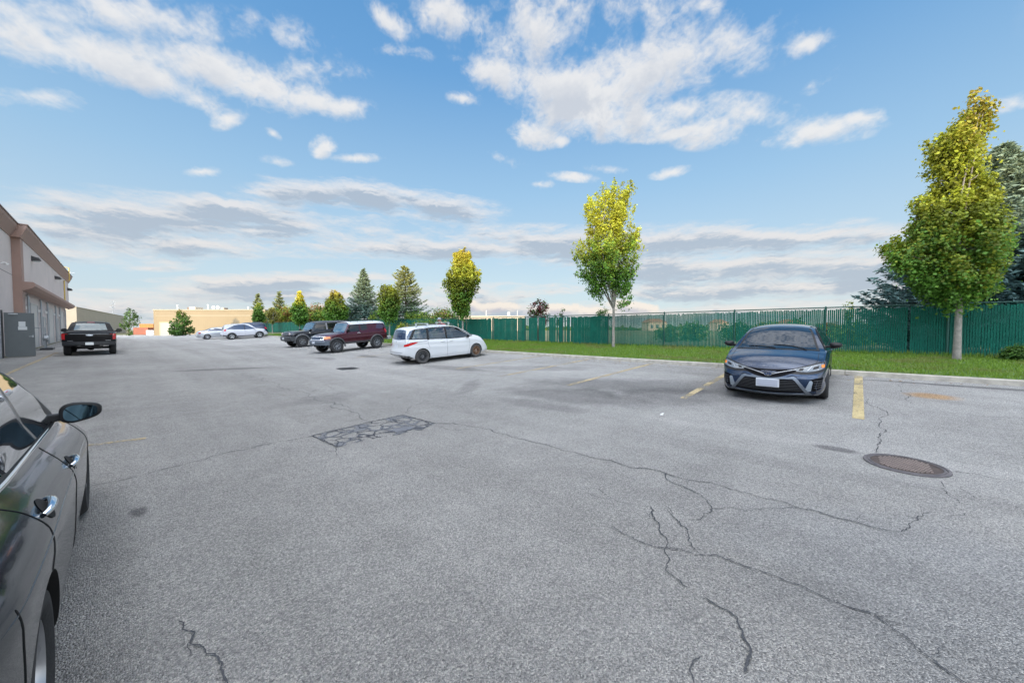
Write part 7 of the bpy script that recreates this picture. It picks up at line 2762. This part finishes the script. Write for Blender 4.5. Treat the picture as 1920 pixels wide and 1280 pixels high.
BR = rgb(.30, .15, .05)
LG = rgb(.24, .32, .04)
RED = rgb(.15, .035, .035)
for (cx, X, w, ty, lab, cols) in [
    (467, 20.5, 24, 578, 'small green shrub at the far end of the fence beside the tan building', [GREEN, DGREEN]),
    (505, 20.5, 30, 584, 'olive shrub between the two left spruces', [GREEN, BR, LG]),
    (540, 20.5, 38, 574, 'rust-tinged bush right of the second spruce', [BR, LG, YGREEN * .7]),
    (590, 20.5, 46, 570, 'reddish-brown bush above the roof of the black boxy SUV', [BR, BR, ORANGE * .6, GREEN]),
    (608, 20.3, 46, 580, 'yellow-green bush low over the fence left of the pink-topped maple', [LG, YGREEN * .8, GREEN]),
    (645, 20.5, 34, 578, 'green bush between the pink-topped maple and the big spruce', [GREEN, LG]),
    (785, 20.0, 50, 583, 'bright green shrub right of the yellow-topped spruce', [GREEN, LG, DGREEN]),
    (522, 20.8, 30, 572, 'olive-green bush crowding the base of the second spruce', [LG, BR, GREEN]),
    (575, 20.8, 34, 572, 'mixed green bush just right of the yellow-tipped maple', [LG, GREEN, YGREEN * .7]),
    (655, 21.0, 30, 578, 'dark green bush tucked against the left side of the big drooping spruce', [GREEN, DGREEN, LG]),
    (712, 20.6, 34, 580, 'green bush behind the small maple between the spruces', [GREEN, LG, DGREEN]),
    (832, 20.0, 56, 582, 'loose green shrub with orange tips behind the person', [GREEN, LG, GREEN, ORANGE * .5])]:
    shrub(cx, X, w, ty, lab, int(cx), cols, 2.2, .2 if cx < 700 else .15)
shrub(757, 17.4, 26, 607, 'low yellow bush on the verge behind the minivan roof', 3, [YELLOW * .7, YGREEN, GREEN], 1.0, .11)
shrub(805, 17.3, 70, 600, 'wide green hedge-like bush on the verge behind the minivan roof rack', 13, [GREEN, DGREEN, LG], 2.0, .12)
shrub(1010, 20.0, 36, 562, 'small tree with dark red leaves poking above the fence', 4, [RED, RED * .8, DGREEN], .75, .13, name='red_leaf_tree', cat='tree', h0=.45)
shrub(1050, 20.0, 18, 577, 'bare-looking twig with few green leaves above the fence, right of the red-leaved one', 5, [DGREEN], .25, .10, name='sapling', cat='sapling', h0=.5)
shrub(1131, 20.0, 22, 575, 'thin leafy sapling just behind the second maple trunk above the fence', 6, [DGREEN, GREEN], .35, .09, name='sapling', cat='sapling', h0=.5)
shrub(1591, 20.2, 14, 561, 'yellow-green sapling tip just over the fence, right of the blue sedan', 7, [LG, YGREEN], .3, .07, name='sapling', cat='sapling', h0=.35)
shrub(1908, 17.6, 50, 652, 'low green bush at the right edge on the verge', 8, [DGREEN, GREEN], 1.6, .06, by=682, h0=.1)
# field growth seen through the slats
for k, (cx, w, ty, cols) in enumerate([(1250, 40, 612, [LG, YGREEN * .7]), (1300, 50, 606, [GREEN, LG]), (1380, 60, 604, [GREEN, DGREEN]), (1440, 50, 602, [LG, YELLOW * .5]), (1490, 60, 598, [GREEN, LG, YGREEN * .6]), (1550, 50, 606, [LG, BR]), (1600, 60, 604, [GREEN, LG]), (1650, 60, 612, [YGREEN * .7, LG]), (1730, 60, 610, [GREEN, LG]), (1830, 60, 612, [GREEN, LG])]):
    shrub(cx, 27.0 + (k % 3) * 2.5, w, ty, ['weedy bush seen through the slats right of the second maple', 'green bush showing through the fence midway between maple and blue sedan', 'dark green bush through the slats left of the blue sedan', 'yellowish bush through the slats behind the sedan windscreen', 'tall green bush through the slats above the sedan roof', 'brown-green bush through the slats at the right side of the sedan', 'green bush through the slats right above the yellow parking line', 'yellow-green weeds through the slats left of the nearest maple', 'bush behind the slats just left of the nearest trunk', 'bush behind the slats just right of the nearest trunk'][k], 100 + k, cols, .9, .16, h0=.05)

# young trees at the end of the lot
def free_tree(cx, base_y, D, rows, label, seed, **kw):
    d = px_ray(cx, 600)
    h = Vector((d.x, d.y, 0))
    p = h * (D / h.dot(VD))
    dep = D
    ca = dep / p.length
    zb = gz(max(p.x, -4), p.y) + .0
    res = outline_at(p, zb, rows)
    return broadleaf(0, p.x, res, label, seed, Y=p.y, z0=zb, **kw)


free_tree(341, 630, 66, [(628, 325, 352), (620, 312, 368), (612, 314, 366), (602, 322, 362), (592, 328, 356), (584, 332, 350), (578, 337, 346)], 'young pin oak with layered green-brown boughs in front of the tan building', 71, nclus=150, nleaf=22, leaf=.22, fork=.8, trunk_r=.08, colors=[DGREEN, GREEN, GREEN, BR * .7 + GREEN * .4], gap=.2, name='young_tree', trunk_m=M_BARKD)
free_tree(240, 630, 74, [(630, 230, 248), (618, 226, 252), (608, 224, 258), (598, 226, 264), (588, 228, 262), (580, 234, 256), (575, 238, 248)], 'sparse young tree in front of the grey warehouse, right of the black pickup', 73, nclus=95, nleaf=16, leaf=.2, fork=.7, trunk_r=.06, colors=[GREEN, GREEN * .8, rgb(.16, .20, .13)], gap=.12, name='young_tree', trunk_m=M_BARKD)

# low far tree line and turf beyond the field
def far_line():
    rg = np.random.default_rng(77)
    ctr, siz, col = [], [], []
    for k in range(900):
        az = R(rg.uniform(10, 108))
        D = rg.uniform(230, 420)
        x, y = math.sin(az) * D, math.cos(az) * D
        h = rg.uniform(2.5, 6) * (.6 + .6 * pnoise(Vector((az * 9, 0, 0))))
        for j in range(10):
            ctr.append((x + rg.normal() * 2.5, y + rg.normal() * 2.5, .8 + rg.random() * max(h, 1.5)))
            siz.append(rg.uniform(1.2, 2.4))
            col.append((DGREEN if rg.random() < .6 else LG * .6) * rg.uniform(.6, 1.2))
    ctr = np.array(ctr)
    n = len(ctr)
    o = leaf_object('distant_wood', None, ctr, np.array(siz), rg.normal(size=(n, 3)), np.array(col), rg, leaf_mat('leaf', .48))
    put_props(o, 'far-off low belt of trees along the horizon', 'wood', kind='stuff')


far_line()
